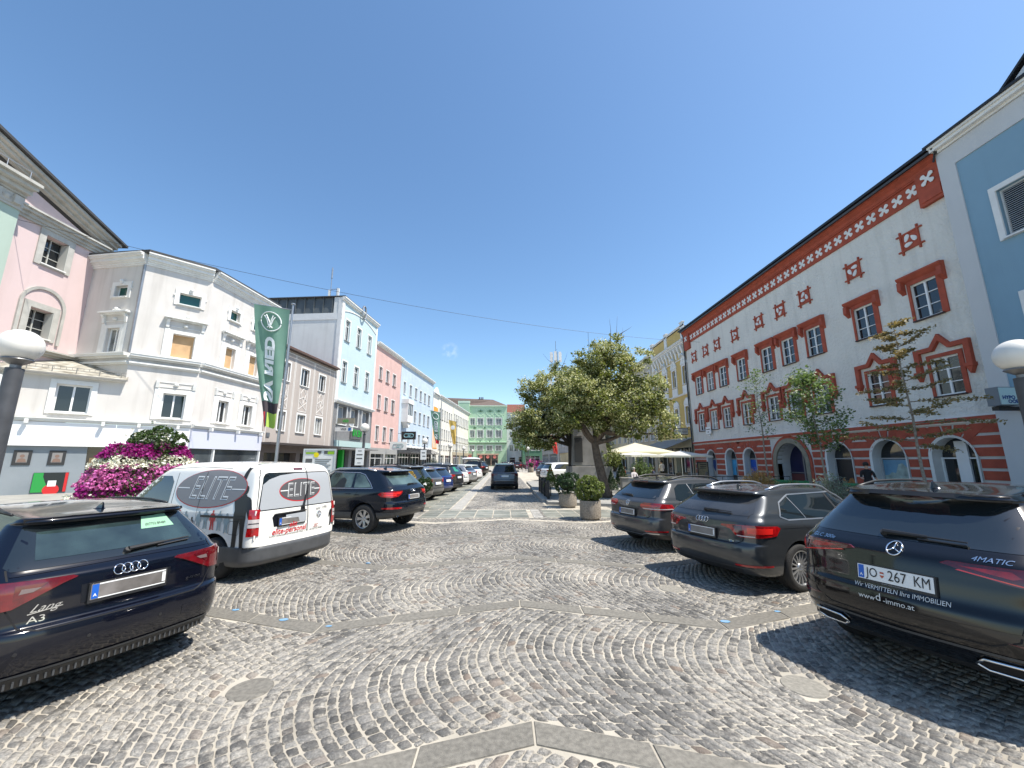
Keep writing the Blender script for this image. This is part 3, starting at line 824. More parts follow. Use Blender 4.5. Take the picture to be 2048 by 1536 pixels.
def yellow_house():
    SY = stucco('ochre_render', (.60, .43, .15), .12, .15)
    Y0, Y1 = 40.75, 50.4; fr = Frame((19.5, Y0), (19.5, Y1), (0, 25)); L = Y1 - Y0
    root = empty('townhouse', (19.5, Y0, 0), label='ochre yellow townhouse with white stucco ornaments and a parapet with three pillars', cat='house', off=True)
    ups = [(40.9, 41.75), (43.5, 44.4), (46.0, 47.0), (48.5, 49.4)]
    up = [(a - Y0, b - Y0, 9.95, 11.9) for a, b in ups]; lo = [(a - Y0, b - Y0, 5.65, 7.5) for a, b in ups]
    gf = [(.5, 4.4, .1, 3.2), (5.0, 9.2, .1, 3.2)]
    b = MB(fr.M); wall(b, 0, L, 4.25, 16.3, up + lo); b.build('wall', SY, root)
    CR = stucco('cream_render', (.66, .60, .42), .08)
    b = MB(fr.M); wall(b, 0, L, 0, 4.24, gf, .5, .01); b.build('ground_floor_wall', CR, root)
    for a, c, z0, z1 in gf:
        b = MB(fr.M); b.face([(a, -.45, z0), (c, -.45, z0), (c, -.45, z1), (a, -.45, z1)]); w = b.build('shop_window', SHOPGLASS, root)
        b = MB(fr.M)
        for q in (0, .33, .66): x = a + (c - a) * q; b.box(x, x + .12, -.44, -.36, z0, z1)
        b.build('frame', WHITE, w, off=root['_off'])
    b = MB(fr.M)
    cornice(b, 0, L, 8.78, [(.08, .08), (.1, .14)]); cornice(b, 0, L, 14.3, [(.1, .1), (.16, .22), (.12, .36), (.1, .42)]); b.box(0, L, 0, .05, 12.75, 12.85)
    cornice(b, 0, L, 16.3, [(.1, .1), (.08, .16)])
    b.box(0, .3, 0, .06, 4.25, 14.3); b.box(L - .3, L, 0, .06, 4.25, 14.3)
    for u in (0, L / 2 - .35, L - .7): b.box(u, u + .7, -.1, .1, 14.75, 16.7); b.box(u - .06, u + .76, -.14, .16, 16.7, 16.82)
    b.build('cornice', WHITE, root)
    b = MB(fr.M)
    for k in range(11):
        u = .45 + k * (L - 1.2) / 10
        b.prism([(0, 12.95), (.1, 13.05), (.12, 13.5), (.3, 14.0), (.34, 14.25), (0, 14.25)], u, u + .34, 'x')
    b.build('brackets', WHITE, root)
    st = dict(k='y', n=(2, 1), tr=.68, sw=.2, sp=.08, glass=GLASS)
    for w in up + lo: window(fr, root, *w, st)
    b = MB(fr.M)
    for (a, c, z0, z1) in up:
        m = (a + c) / 2; b.prism([(a - .3, z1 + .22), (c + .3, z1 + .22), (c + .3, z1 + .38), (m + .35, z1 + 1.05), (m, z1 + 1.25), (m - .35, z1 + 1.05), (a - .3, z1 + .38)], 0, .12, 'y')
        b.prism([(m - .5, z1 + 1.0), (m, z1 + 1.3), (m + .5, z1 + 1.0), (m + .5, z1 + 1.1), (m, z1 + 1.42), (m - .5, z1 + 1.1)], 0, .34, 'y')
        b.box(a - .2, c + .2, 0, .1, z0 - 1.05, z0 - .15)
        b.lathe([(.12, 0), (.16, .05), (.05, .12)], (m, .1, z1 + .65), 10, 'y')
    for (a, c, z0, z1) in lo:
        m = (a + c) / 2; b.prism([(a - .25, z1 + .22), (c + .25, z1 + .22), (c + .15, z1 + .6), (m, z1 + .95), (a - .15, z1 + .6)], 0, .1, 'y')
        b.prism([(a - .2, z0 - .1), (c + .2, z0 - .1), (c - .05, z0 - .38), (m, z0 - .3), (a + .05, z0 - .38)], 0, .08, 'y')
    b.build('stucco_ornament', WHITE, root)
    bulk(fr, root, .02, L - .02, 16.2, 12, SY, ROOFD)
    b = MB(fr.M); b.prism([(-2.5, 16.2), (-2.5, 17.6), (-5, 18.2), (-9, 16.2)], .3, L - .3, 'x'); b.build('attic', mat('brown_sheet', (.10, .07, .06), .7), root)
    return fr
FY = yellow_house()
# café awning and hanging sign
def awning():
    o = empty('awning', (19.5, 40.9, 3), label='grey fabric awning sloping out from the yellow house over the café front', cat='awning', off=True)
    AW = mat('awning_fabric', (.30, .29, .27), .85, var=.1)
    b = MB()
    b.prism([(19.48, 4.15), (16.6, 3.05), (16.6, 3.0), (19.48, 4.09)], 41.0, 49.9, 'y')
    b.v = [(x, y, z) for x, y, z in b.v]
    b.build('canopy', AW, o)
    b = MB(); b.box(16.56, 16.6, 41.0, 49.9, 2.78, 3.05); b.build('valance', AW, o)
    b = MB(); b.tube([(19.4, 41.1, 3.1), (16.7, 41.1, 2.98)], .03); b.tube([(19.4, 49.8, 3.1), (16.7, 49.8, 2.98)], .03); b.build('arm', BLACK, o)
    o = empty('hanging_sign', (18.3, 40.9, 4.9), label='small framed sign hanging out from the yellow house', cat='sign', off=True)
    b = MB(); b.box(17.6, 19.1, 40.86, 40.94, 4.45, 5.15); b.build('frame', BLACK, o)
    b = MB(); b.box(17.66, 19.04, 40.83, 40.86, 4.52, 5.08); b.build('panel', mat('cream_panel', (.62, .60, .52), .6), o)
    b = MB(); b.tube([(17.75 + .055 * q, 40.825, 4.8 + (.05 if q % 2 else -.04) + (.05 if q in (2, 5) else 0)) for q in range(12)], .018, 4)
    for k in range(3): b.box(18.5, 18.98, 40.815, 40.825, 4.92 - k * .15, 4.98 - k * .15)
    b.build('lettering', mat('dark_ink', (.05, .02, .02), .6), o)
    b = MB(); b.box(19.1, 19.5, 40.88, 40.92, 5.0, 5.05); b.build('bracket', BLACK, o)
awning()

def plain_house(name, A, B, zt, bands, wallc, label, cat='house', towards=(0, 60), gf=None, gfz=3.6, st=None, roofm=None, pitch=0, depth=12,
                cor=((.12, .12), (.14, .28), (.1, .36)), corm=None, gfm=None, trim=None, n='townhouse', matname=None, side=None, over=.3):
    """a flat fronted townhouse. bands: list of (z0,z1,[(u0,u1)...],style or None)"""
    fr = Frame(A, B, towards); L = fr.L
    root = empty(n, (A[0], A[1], 0), label=label, cat=cat, off=True)
    m = stucco(matname or name, wallc)
    holes = []
    for bd in bands: holes += [(u0, u1, bd[0], bd[1]) for u0, u1 in bd[2]]
    gf = gf or []
    zb = gfz if gf else 0
    b = MB(fr.M); wall(b, 0, L, zb, zt, holes); b.build('wall', m, root)
    if gf:
        b = MB(fr.M); wall(b, 0, L, 0, zb - .01, [(a, c, z0, z1) for a, c, z0, z1 in gf], .4, .01); b.build('ground_floor_wall', gfm or m, root)
        for a, c, z0, z1 in gf:
            b = MB(fr.M); b.face([(a, -.35, z0), (c, -.35, z0), (c, -.35, z1), (a, -.35, z1)]); w = b.build('shop_window', SHOPGLASS, root)
            f = MB(fr.M); k = max(1, int((c - a) / 1.4))
            for q in range(k + 1): x = a + (c - a - .08) * q / k; f.box(x, x + .08, -.34, -.27, z0, z1)
            f.box(a + .08, c - .08, -.34, -.28, z1 - .6, z1 - .53)
            f.build('frame', SASH, w, off=root['_off'])
    if cor: b = MB(fr.M); cornice(b, 0, L, zt - .02, cor); b.build('cornice', corm or WHITE, root)
    for bd in bands:
        s = bd[3] if len(bd) > 3 else st
        for u0, u1 in bd[2]: window(fr, root, u0, u1, bd[0], bd[1], s)
    bulk(fr, root, .02, L - .02, zt + sum(h for h, _ in (cor or [])) - .02, depth, side or m, roofm or ROOFD, pitch, over)
    return fr, root
ST1 = dict(k='a', n=(2, 1), tr=.7, sw=.12)
def even(L, n, w, m=.8): 
    g = (L - 2 * m - n * w) / (n - 1); return [(m + i * (w + g), m + i * (w + g) + w) for i in range(n)]
# beige house beyond the yellow one, then cream houses across the end of the square
plain_house('beige_render', (19.5, 50.6), (19.5, 62), 15.3, [(8.9, 11, even(11.4, 5, 1.0)), (4.4, 6.4, even(11.4, 5, 1.0)), (12.2, 13.6, even(11.4, 5, 1.0))], (.50, .44, .33),
            'beige rendered townhouse half hidden by the big tree, next to the yellow house', gf=[(1, 4.4, .3, 2.9), (5.4, 10, .3, 2.9)], gfz=3.9, st=ST1)
plain_house('cream_render', (19.5, 62.3), (18.5, 86), 13.2, [(8.2, 10, even(23.7, 9, 1.0)), (4.6, 6.4, even(23.7, 9, 1.0))], (.62, .54, .36),
            'cream yellow townhouse behind the tree trunks and the red flag', gf=[(1, 6, .3, 2.9), (8, 14, .3, 2.9), (16, 22, .3, 2.9)], gfz=3.9, st=ST1)
plain_house('cream_render2', (11.5, 70), (17.9, 70), 9.5, [(5, 6.8, [(1.2, 2.3), (4.0, 5.1)])], (.66, .56, .34),
            'low cream building with grooved ground floor behind the red flag', towards=(10, 0), gf=[(2.1, 5.2, .1, 2.9)], gfz=3.9, st=ST1, depth=16)
plain_house('grey_render', (11.5, 70.2), (10.5, 110), 11, [(4.4, 6.2, even(39.8, 12, 1.0)), (7.6, 9.4, even(39.8, 12, 1.0))], (.42, .42, .42),
            'grey building with dark shop fronts beside the round lamps at the far end', towards=(0, 90), gf=[(1, 12, .2, 3.2), (14, 25, .2, 3.2), (27, 38, .2, 3.2)], gfz=3.9, st=ST1, depth=6)
plain_house('dark_green_render', (5.4, 116), (11.5, 116), 13.5, [(4.6, 7.6, even(6.1, 3, 1.2))], (.10, .22, .14),
            'dark green building with tall windows at the far end of the street', towards=(5, 0), gf=[(.8, 5, .2, 3)], gfz=3.9, st=dict(k='dg', n=(2, 1), sw=.05), depth=10)
fw, rw = plain_house('white_render_far', (.95, 124), (6.8, 124), 16.2, [(12.2, 14, even(5.8, 3, 1.1)), (8.8, 10.6, even(5.8, 3, 1.1)), (4.6, 6.4, even(5.8, 3, 1.1))], (.72, .72, .74),
            'narrow white townhouse with red hipped roof beside the green house', towards=(0, 0), gf=[(.8, 2.6, .4, 2.6), (3.6, 5.2, .4, 2.8)], gfz=3.9, st=ST1, roofm=mat('red_tile', (.20, .07, .045), .85, var=.3, vscale=8), pitch=.55, depth=12)
# ================================================================ buildings, left side
CX, CY = -20.2, 26.0
ROWD = Vector((.0966, .9953, 0))
def rowp(u): return (CX + ROWD.x * u, CY + ROWD.y * u)
BX, BY = -22.62, 23.62       # corner between the chamfer and the narrow front
def pink_gable():
    SP = stucco('pink_render', (.62, .49, .475), .06, .12)
    CO = stucco('old_cornice', (.50, .49, .45), .25, .5)
    fr = Frame((-26.6, 24.55), (-26.6, 8), (0, 20)); root = empty('townhouse', (-26.6, 24.55, 0), label='pale pink townhouse with a big triangular pediment and grey framed open casement windows', cat='house', off=True)
    L = 16.55; uy = lambda y: 24.55 - y
    w1 = (uy(22.64), uy(21.46), 13.0, 14.72); 
    w2 = (uy(22.64), uy(21.5), 8.75, 10.36)
    holes = [w1, w2]
    b = MB(fr.M); wall(b, 0, L, 0, 15.5, holes, .45); b.prism([(0, 15.5), (L, 15.5), (L, 20.9)], -.3, 0.0, 'y'); b.build('wall', SP, root)
    FR = mat('grey_stone_frame', (.47, .46, .42), .85, var=.2, streak=.2)
    st = dict(k='pg', n=(2, 3), sw=.33, sp=.07, sm=FR, depth=.42, fm=mat('old_sash', (.45, .46, .42), .6), fw=.05)
    for w in holes: window(fr, root, *w, st)
    # an open casement leaf standing in each window
    for w in holes:
        b = MB(fr.M); u = w[1] - .1
        b.box(w[0] + .02, w[0] + .05, -.4, .12, w[2] + .03, w[3] - .03); b.build('open_casement', mat('old_sash', (0, 0, 0)), root)
    # blind arch over the lower window
    b = MB(fr.M); a, c = w2[0] - .42, w2[1] + .42; P = arc_pts(a, c, 10.55, 18); Q = arc_pts(a - .16, c + .16, 10.55, 18)
    for k in range(18): b.add([(P[k][0], .08, P[k][1]), (P[k + 1][0], .08, P[k + 1][1]), (Q[k + 1][0], .1, Q[k + 1][1]), (Q[k][0], .1, Q[k][1]), (P[k][0], 0, P[k][1]), (P[k + 1][0], 0, P[k + 1][1]), (Q[k + 1][0], 0, Q[k + 1][1]), (Q[k][0], 0, Q[k][1])], [(0, 1, 2, 3), (0, 4, 5, 1), (3, 2, 6, 7)])
    b.box(a - .16, a, 0, .1, 8.5, 10.55); b.box(c, c + .16, 0, .1, 8.5, 10.55); b.build('blind_arch', FR, root)
    b = MB(fr.M); cornice(b, -.1, L, 15.05, [(.14, .14), (.2, .24), (.16, .42), (.1, .55)])
    cornice(b, -.05, L, 7.75, [(.12, .12), (.12, .34), (.08, .5)])
    n = 3
    for (h0, h1, pr) in ((0, .16, .25), (.16, .34, .5), (.34, .5, .72)):
        s = .33
        b.prism([(-.5, 15.6 + h0), (L, 15.6 + (L + .5) * s + h0), (L, 15.6 + (L + .5) * s + h1), (-.5, 15.6 + h1)], -.02, pr, 'y')
    b.build('cornice', CO, root)
    b = MB(fr.M); s = .33
    b.prism([(-.75, 16.06), (L, 16.06 + (L + .75) * s), (L, 16.25 + (L + .75) * s), (-.75, 16.2)], -6, .9, 'y'); b.build('roof', ROOFD, root)
    b = MB(fr.M); b.face([(0, 0, 0), (0, -8, 0), (0, -8, 15.5), (0, 0, 15.5)]); b.build('side_wall', SP, root)
    # green neighbour with its entablature
    fg = Frame((-26.2, 19.75), (-26.2, 6), (0, 15)); rg = empty('townhouse', (-26.2, 19.75, 0), label='pale green house with heavy ornamented entablature cut by the left edge', cat='house', off=True)
    b = MB(fg.M); b.box(0, 13.7, -1, 0, 0, 15.1); b.build('wall', stucco('pale_green_render', (.38, .47, .40), .06, .1), rg)
    b = MB(fg.M); cornice(b, -.02, 13.7, 15.1, [(.15, .08), (.6, .12), (.15, .2), (.25, .45), (.2, .75), (.16, .95)])
    for k in range(12): b.box(.15 + k * .9, .5 + k * .9, .12, .26, 15.3, 15.75); b.lathe([(.2, 0), (.12, .06), (.02, .1)], (.75 + k * .9, .12, 15.52), 10, 'y')
    b.build('entablature', CO, rg)
    b = MB(fg.M)
    for k in range(14): b.tube([(.6 + k, .9, 16.6), (.6 + k, .9, 17.0)], .02, 5)
    b.tube([(.6, .9, 17.0), (13.6, .9, 17.0)], .02, 5); b.build('snow_rail', STEEL, rg)
pink_gable()

def corner_house():
    SW = stucco('warm_white_render', (.64, .61, .57), .09, .32); SW2 = SW
    root = empty('corner_house', (CX, CY, 0), label='white three sided corner house with boarded windows and a white shop fascia', cat='house', off=True)
    fc = Frame((CX, CY), rowp(8), (0, 30)); fb = Frame((CX, CY), (BX, BY), (0, 20)); fa = Frame((BX, BY), (-26.65, 24.3), (-20, 5))
    LC, LB, LA = 6.55, fb.L, fa.L
    ply = mat('plywood_board', (.62, .40, .21), .8, var=.2, vscale=2)
    gno = mat('green_dark_pane', (.005, .07, .055), .08, spec=.7)
    sets = [(fc, LC, [(1.85, 2.75), (4.2, 5.15)]), (fb, LB, [(.47, 1.6)]), (fa, LA, [(1.05, 2.0)])]
    cor = [(.1, .06), (.12, .12), (.1, .2), (.22, .3), (.1, .42), (.08, .5)]
    orn = MB(); orn_verts = []
    for fr, L, us in sets:
        small = fr is fa
        H = []
        rows = [(11.95, 12.7, 'top'), (8.35, 9.9, 'mid')] + ([] if small else [(4.45, 6.0, 'low')])
        for z0, z1, k in rows: H += [(a, b_, z0, z1) for a, b_ in us]
        b = MB(fr.M); wall(b, 0, L, 4.15 if not small else 4.15, 14.0, H, .24); b.build('wall', SW, root)
        b = MB(fr.M); cornice(b, -.0, L, 14.0, cor); cornice(b, 0, L, 7.55, [(.08, .1), (.1, .2)] ); cornice(b, 0, L, 7.95, [(.1, .15), (.12, .36), (.06, .4)]); 
        if not small: cornice(b, 0, L, 3.9, [(.06, .1), (.1, .2), (.06, .28)])
        b.build('cornice', WHITE, root)
        for z0, z1, k in rows:
            st = dict(k='ch' + k, n=(2, 1), sw=.2, sp=.06, depth=.24)
            if k == 'mid': st.update(glass=ply if not small else GLASSC, n=(1, 1) if not small else (2, 1), fw=.03 if not small else .06)
            if k == 'top': st.update(glass=gno, n=(1, 1), fw=.04, sw=.24)
            if k == 'low': st.update(glass=GLASS, fw=.075, sw=.22)
            for a, c in us:
                w = window(fr, root, a, c, z0, z1, st); m = (a + c) / 2
                o = MB(fr.M)
                if k == 'mid':
                    h = z1 + .85; o.box(a - .5, c + .5, 0, .16, h, h + .08); o.box(a - .56, c + .56, 0, .34, h + .082, h + .17); o.box(a - .5, c + .5, 0, .25, h + .172, h + .22)
                    for u in (a - .42, c + .26): o.prism([(0, h - .55), (.1, h - .5), (.14, h - .2), (.26, h - .02), (0, h - .002)], u, u + .16, 'x')
                    o.ball((m, .06, h - .28), .13, 10, 6, .8); o.box(a - .2, c + .2, 0, .035, h - .42, h - .38)
                    o.ball((m, .1, h + .36), .12, 8, 6); o.ball((m - .18, .08, h + .29), .08, 8, 6); o.ball((m + .18, .08, h + .29), .08, 8, 6)
                    o.box(a - .44, a - .2, 0, .05, z0 - .1, h - .56); o.box(c + .2, c + .44, 0, .05, z0 - .1, h - .56)
                elif k == 'low':
                    h = z1 + .78
                    for u in (a - .42, c + .26): o.prism([(0, h - .5), (.1, h - .46), (.16, h - .12), (.16, h), (0, h)], u, u + .16, 'x')
                    o.ball((m, .05, h - .22), .13, 10, 6, .8); o.box(a - .22, c + .22, 0, .04, h - .12, h - .07); o.box(a - .22, c + .22, 0, .04, h - .42, h - .37)
                    o.box(a - .42, a - .2, 0, .05, z0 - .1, h - .5); o.box(c + .2, c + .42, 0, .05, z0 - .1, h - .5)
                else:
                    o.ball((m, .1, z1 + .28), .12, 8, 6, 1.1); o.box(m - .09, m + .09, 0, .14, z1 + .1, z1 + .3)
                    for u in (a - .3, c + .24): o.box(u, u + .06, 0, .09, z1 - .25, z1 - .15)
                o.build('stucco_ornament', WHITE, root)
    # annex wall continues the chamfer plane
    fx = Frame((BX, BY), (BX + (BX - CX) * 4, BY + (BY - CY) * 4), (0, 10)); LX = 10
    b = MB(fx.M); wall(b, 0, LX, 4.15, 6.45, [(1.28, 2.62, 4.45, 6.0), (5.2, 6.5, 4.45, 6.0)], .24); b.build('wall', SW, root)
    st = dict(k='ax', n=(2, 1), sw=.24, sp=.06, depth=.22, fw=.08)
    for a, c in ((1.28, 2.62), (5.2, 6.5)): window(fx, root, a, c, 4.45, 6.0, st)
    b = MB(fx.M); cornice(b, 0, LX, 3.9, [(.06, .1), (.1, .2), (.06, .28)]); cornice(b, 0, LX, 6.42, [(.05, .1), (.06, .2)]); b.build('cornice', WHITE, root)
    LICH = mat('lichen_roof', (.46, .44, .38), .95, color2=(.20, .18, .14), vscale=2.5, bump=.5, bscale=20)
    b = MB(fx.M); b.add([(-.1, .3, 6.55), (LX, .3, 6.55), (LX, -3, 7.75), (2.4, -3, 7.9), (-.1, -.4, 7.1), (.1, -1.0, 7.3)], [(0, 1, 2, 3), (0, 3, 5, 4)])
    b.add([(-.1, .3, 6.55), (LX, .3, 6.55), (LX, .3, 6.46), (-.1, .3, 6.46)], [(0, 1, 2, 3)]); b.build('annex_roof', LICH, root)
    b = MB(fx.M)
    for u in np.arange(.2, LX, .9): b.tube([(u, .1, 6.6), (u, .1, 6.95)], .022, 5)
    for z in (6.8, 6.95): b.tube([(.0, .1, z), (LX, .1, z)], .016, 5)
    for u in np.arange(.2, LX, .22): b.tube([(u, .1, 6.8), (u, .1, 6.95)], .008, 4)
    b.box(-.1, LX, .3, .4, 6.44, 6.52); b.build('snow_guard', mat('old_zinc', (.22, .21, .19), .6), root)
    # ground floor shop: fascia and glass over all three planes
    FA = mat('white_fascia', (.80, .80, .80), .5)
    fas = MB(); LAV = mat('lavender_fascia', (.55, .57, .66), .5)
    for fr, L, m_ in ((fc, LC, LAV), (fb, LB, FA), (fx, LX, FA)):
        b = MB(fr.M); b.box(0.02, L - .02, -.3, .10, 2.62, 3.88); b.build('shop_fascia', m_, root)
    GL = mat('showroom_glass', (.11, .13, .14), .05, spec=.9, color2=(.03, .035, .04), vscale=.35)
    b = MB(fc.M); b.face([(0, -.1, .3), (LC, -.1, .3), (LC, -.1, 2.61), (0, -.1, 2.61)]); w = b.build('shop_window', GL, root)
    b = MB(fb.M); b.face([(0, -.1, .1), (LB, -.1, .1), (LB, -.1, 2.61), (0, -.1, 2.61)]); b.build('shop_window', SHOPGLASS, root)
    b = MB(fx.M); b.face([(0, -.1, .1), (LX, -.1, .1), (LX, -.1, 2.61), (0, -.1, 2.61)]); w2_ = b.build('shop_window', SHOPGLASS, root)
    # light partition with two framed portraits, and a green black red poster
    PW = mat('display_wall', (.26, .29, .31), .6, color2=(.20, .23, .25), vscale=.6)
    b = MB(fx.M); b.face([(.9, -.09, .1), (7.6, -.09, .1), (7.6, -.09, 2.6), (1.0, -.09, 2.6)]); b.build('display_wall', PW, root)
    for i, u in enumerate((1.75, 2.95)):
        b = MB(fx.M); b.box(u, u + .62, -.088, -.05, 1.62, 2.38); p_ = b.build('framed_portrait', mat('frame_dark', (.03, .03, .03), .5), root)
        b = MB(fx.M); b.box(u + .12, u + .5, -.049, -.045, 1.75, 2.26); b.build('print', mat('print_grey', (.22, .21, .20), .6), p_, off=root['_off'])
        b = MB(fx.M); c = u + .31
        b.lathe([(.001, 0), (.085, .003)], (c, -.044, 2.08), 14, 'y', False); b.prism([(c - .16, 1.77), (c + .16, 1.77), (c + .12, 1.93), (c, 1.98), (c - .12, 1.93)], -.044, -.041, 'y')
        b.build('sitter', mat('portrait_skin', (.20, .13, .10), .7), p_, off=root['_off'])
    b = MB(fx.M); b.box(1.5, 2.75, -.088, -.04, .2, 1.22); p_ = b.build('window_poster', mat('poster_black', (.015, .02, .018), .5), root)
    b = MB(fx.M); b.box(2.4, 2.74, -.039, -.035, .21, 1.21); b.prism([(2.4, .21), (2.4, 1.0), (2.1, .21)], -.039, -.036, 'y'); b.build('green_field', mat('poster_green', (.02, .28, .05), .5), p_, off=root['_off'])
    b = MB(fx.M); b.box(1.51, 1.62, -.039, -.035, .21, 1.21); b.lathe([(.001, 0), (.3, .003)], (2.05, -.034, .32), 18, 'y', False); b.build('red_field', mat('poster_red', (.55, .02, .02), .5), p_, off=root['_off'])
    b = MB(fx.M); b.box(1.9, 2.2, -.033, -.03, .5, .8); b.build('white_card', SASH, p_, off=root['_off'])
    b = MB(fx.M); b.box(.15, .85, -.09, -.04, .7, 2.0); b.build('wooden_board', mat('tan_board', (.17, .12, .06), .6), root)
    b = MB(fb.M); b.box(.45, .75, -.09, -.05, 1.5, 2.0); b.build('blue_notice', mat('notice_blue', (.12, .30, .50), .5), root)
    b = MB(fc.M)
    for u in (0, 2.0, LC - .1): b.box(u, u + .1, -.12, .05, .1, 2.61)
    b.box(0, LC, -.12, .03, .0, .32); b.build('frame', SASH, root)
    b = MB(fb.M)
    for u in (0.0, .95, LB - .1): b.box(u, u + .1, -.12, .05, .1, 2.61)
    b.build('frame', SASH, root)
    # little spot lamps on the fascia
    b = MB(fx.M)
    for u in (.5, 3.3, 6.5): b.box(u, u + .14, .2, .42, 3.78, 4.0)
    b.M = fb.M
    for u in (.6, 2.4): b.box(u, u + .14, .2, .42, 3.78, 4.0)
    b.M = fc.M
    for u in (1.2, 3.6, 6.0): b.box(u, u + .14, .2, .42, 3.78, 4.0)
    b.build('spot_lamps', WHITE, root)
    # roof lid
    pa, pb_, pc, pd = fa.P(LA, .45, 14.73), fb.P(LB, .45, 14.73), fb.P(0, .45, 14.73), fc.P(LC, .45, 14.73)
    b = MB(); P = [tuple(pa), tuple(pb_), tuple(pc), tuple(pd), (-28, 34, 14.73), (-28, 25, 14.73)]
    b.add(P + [(p[0], p[1], 14.9) for p in P], [(0, 1, 2, 3, 4, 5), (6, 7, 8, 9, 10, 11), (0, 1, 7, 6), (1, 2, 8, 7), (2, 3, 9, 8)])
    b.build('roof', ROOFD, root)
    b = MB(fc.M); b.face([(LC, 0, 0), (LC, -8, 0), (LC, -8, 14.7), (LC, 0, 14.7)]); b.build('side_wall', SW, root)
    b = MB(fa.M); b.box(.02, .12, .0, .12, 8.3, 14.0); b.build('downpipe', STEEL, root)
    b = MB(fx.M); b.add([(LX, 0, 0), (LX, -6, 0), (LX, -6, 6.5), (LX, 0, 6.5)], [(0, 1, 2, 3)]); b.build('side_wall', SW, root)
    # round advertising disc above the pavement at the left edge
    o = empty('round_sign', tuple(fx.P(4.6, .3, 5.4)), label='round white projecting sign with a red star point behind the left lamp', cat='sign', off=True)
    b = MB(fx.M); b.lathe([(.001, -.04), (.62, -.04), (.62, .04), (.001, .04)], (4.6, .8, 5.5), 28, 'y', False); b.build('disc', WHITE, o, smooth='auto')
    b = MB(fx.M); b.prism([(4.45, 5.25), (4.62, 5.85), (4.72, 5.35), (5.1, 5.2), (4.7, 5.1), (4.4, 5.05)], .845, .86, 'y'); b.build('star_point', mat('poster_red', (0, 0, 0)), o)
corner_house()

def row_house_grey():
    SG = stucco('taupe_render', (.43, .38, .34), .08, .12)
    fr = Frame(rowp(6.6), rowp(17.2), (0, 40)); root = empty('townhouse', (*rowp(6.6), 0), label='taupe townhouse with white scratched diamond ornaments and white vertical stripes', cat='house', off=True)
    s = 6.6; L = 10.55
    up = [(8.3 - s, 9.25 - s), (10.95 - s, 12.2 - s), (13.95 - s, 15.1 - s)]
    b = MB(fr.M); wall(b, 0, L, 3.25, 11.7, [(a, c, 8.8, 10.45) for a, c in up] + [(a, c, 4.4, 6.05) for a, c in up]); b.build('wall', SG, root)
    st = dict(k='tg', n=(2, 1), sw=.14, sp=.03)
    for a, c in up:
        window(fr, root, a, c, 8.8, 10.45, st); window(fr, root, a, c, 4.4, 6.05, st)
    b = MB(fr.M); SL = mat('sgraffito_white', (.68, .66, .62), .85); d = .022
    def line(p, q, w=.06, e=0):
        v = Vector((q[0] - p[0], q[1] - p[1])).normalized(); n = Vector((-v.y, v.x)) * w / 2
        b.prism([(p[0] - n.x, p[1] - n.y), (q[0] - n.x, q[1] - n.y), (q[0] + n.x, q[1] + n.y), (p[0] + n.x, p[1] + n.y)], 0, d + e, 'y')
    for u in (.3, 3.3, 3.45, 6.35, 6.5, 9.3, 10.2): line((u, 3.3), (u, 11.4), .06)
    line((0, 11.4), (L, 11.4), .07, .003)
    for a, c in up:
        z0, z1 = 6.35, 8.65; m = (a + c) / 2; i = 0
        for p, q in (((a, z0), (c, z0)), ((a, z1), (c, z1))): line(p, q, .06, .002)
        for p, q in (((a, z0), (a, z1)), ((c, z0), (c, z1))): line(p, q, .06)
        for p, q in (((a, z0 + .15), (c, z0 + .95)), ((c, z0 + .15), (a, z0 + .95)), ((m, z1 - .1), (a + .2, z1 - .6)), ((m, z1 - .1), (c - .2, z1 - .6)), ((a + .2, z1 - .6), (m, z0 + .75)), ((c - .2, z1 - .6), (m, z0 + .75)), ((a + .05, z0 + 1.1), (m, z1 - .9)), ((c - .05, z0 + 1.1), (m, z1 - .9))):
            i += 1; line(p, q, .045, .004 + .0015 * i)
    b.build('scratched_ornament', SL, root)
    b = MB(fr.M); wall(b, 0, L, 0, 3.24, [(.5, 4.8, .1, 2.5), (5.4, 10.2, .1, 2.5)], .6, -.02); b.build('ground_floor_wall', mat('brown_stone', (.13, .10, .085), .5, var=.2), root)
    for a, c in ((.5, 4.8), (5.4, 10.2)):
        b = MB(fr.M); b.face([(a, -.6, .1), (c, -.6, .1), (c, -.6, 2.5), (a, -.6, 2.5)]); b.build('shop_window', SHOPGLASS, root)
    b = MB(fr.M); b.box(-.1, L + .3, 0, .9, 3.12, 3.3); b.build('canopy', mat('bronze_canopy', (.05, .04, .035), .5), root)
    TI = mat('brown_roof_tile', (.14, .07, .05), .85, var=.4, vscale=6)
    bulk(fr, root, .02, L - .02, 11.85, 9, SG, TI, .28, .35)
    b = MB(fr.M); b.box(0, L, -.02, .2, 11.62, 11.8); b.box(0, L, .35, .47, 11.62, 11.72); b.build('eaves', mat('brown_wood', (.09, .06, .05), .8), root)
    b = MB(fr.M); b.box(-.0, .3, .3, .34, 5.2, 5.2 + .0001) if False else b.box(.45, .85, .02, .06, 3.75, 4.1); b.build('house_sign', mat('sign_grey2', (.12, .13, .14), .5), root)
row_house_grey()

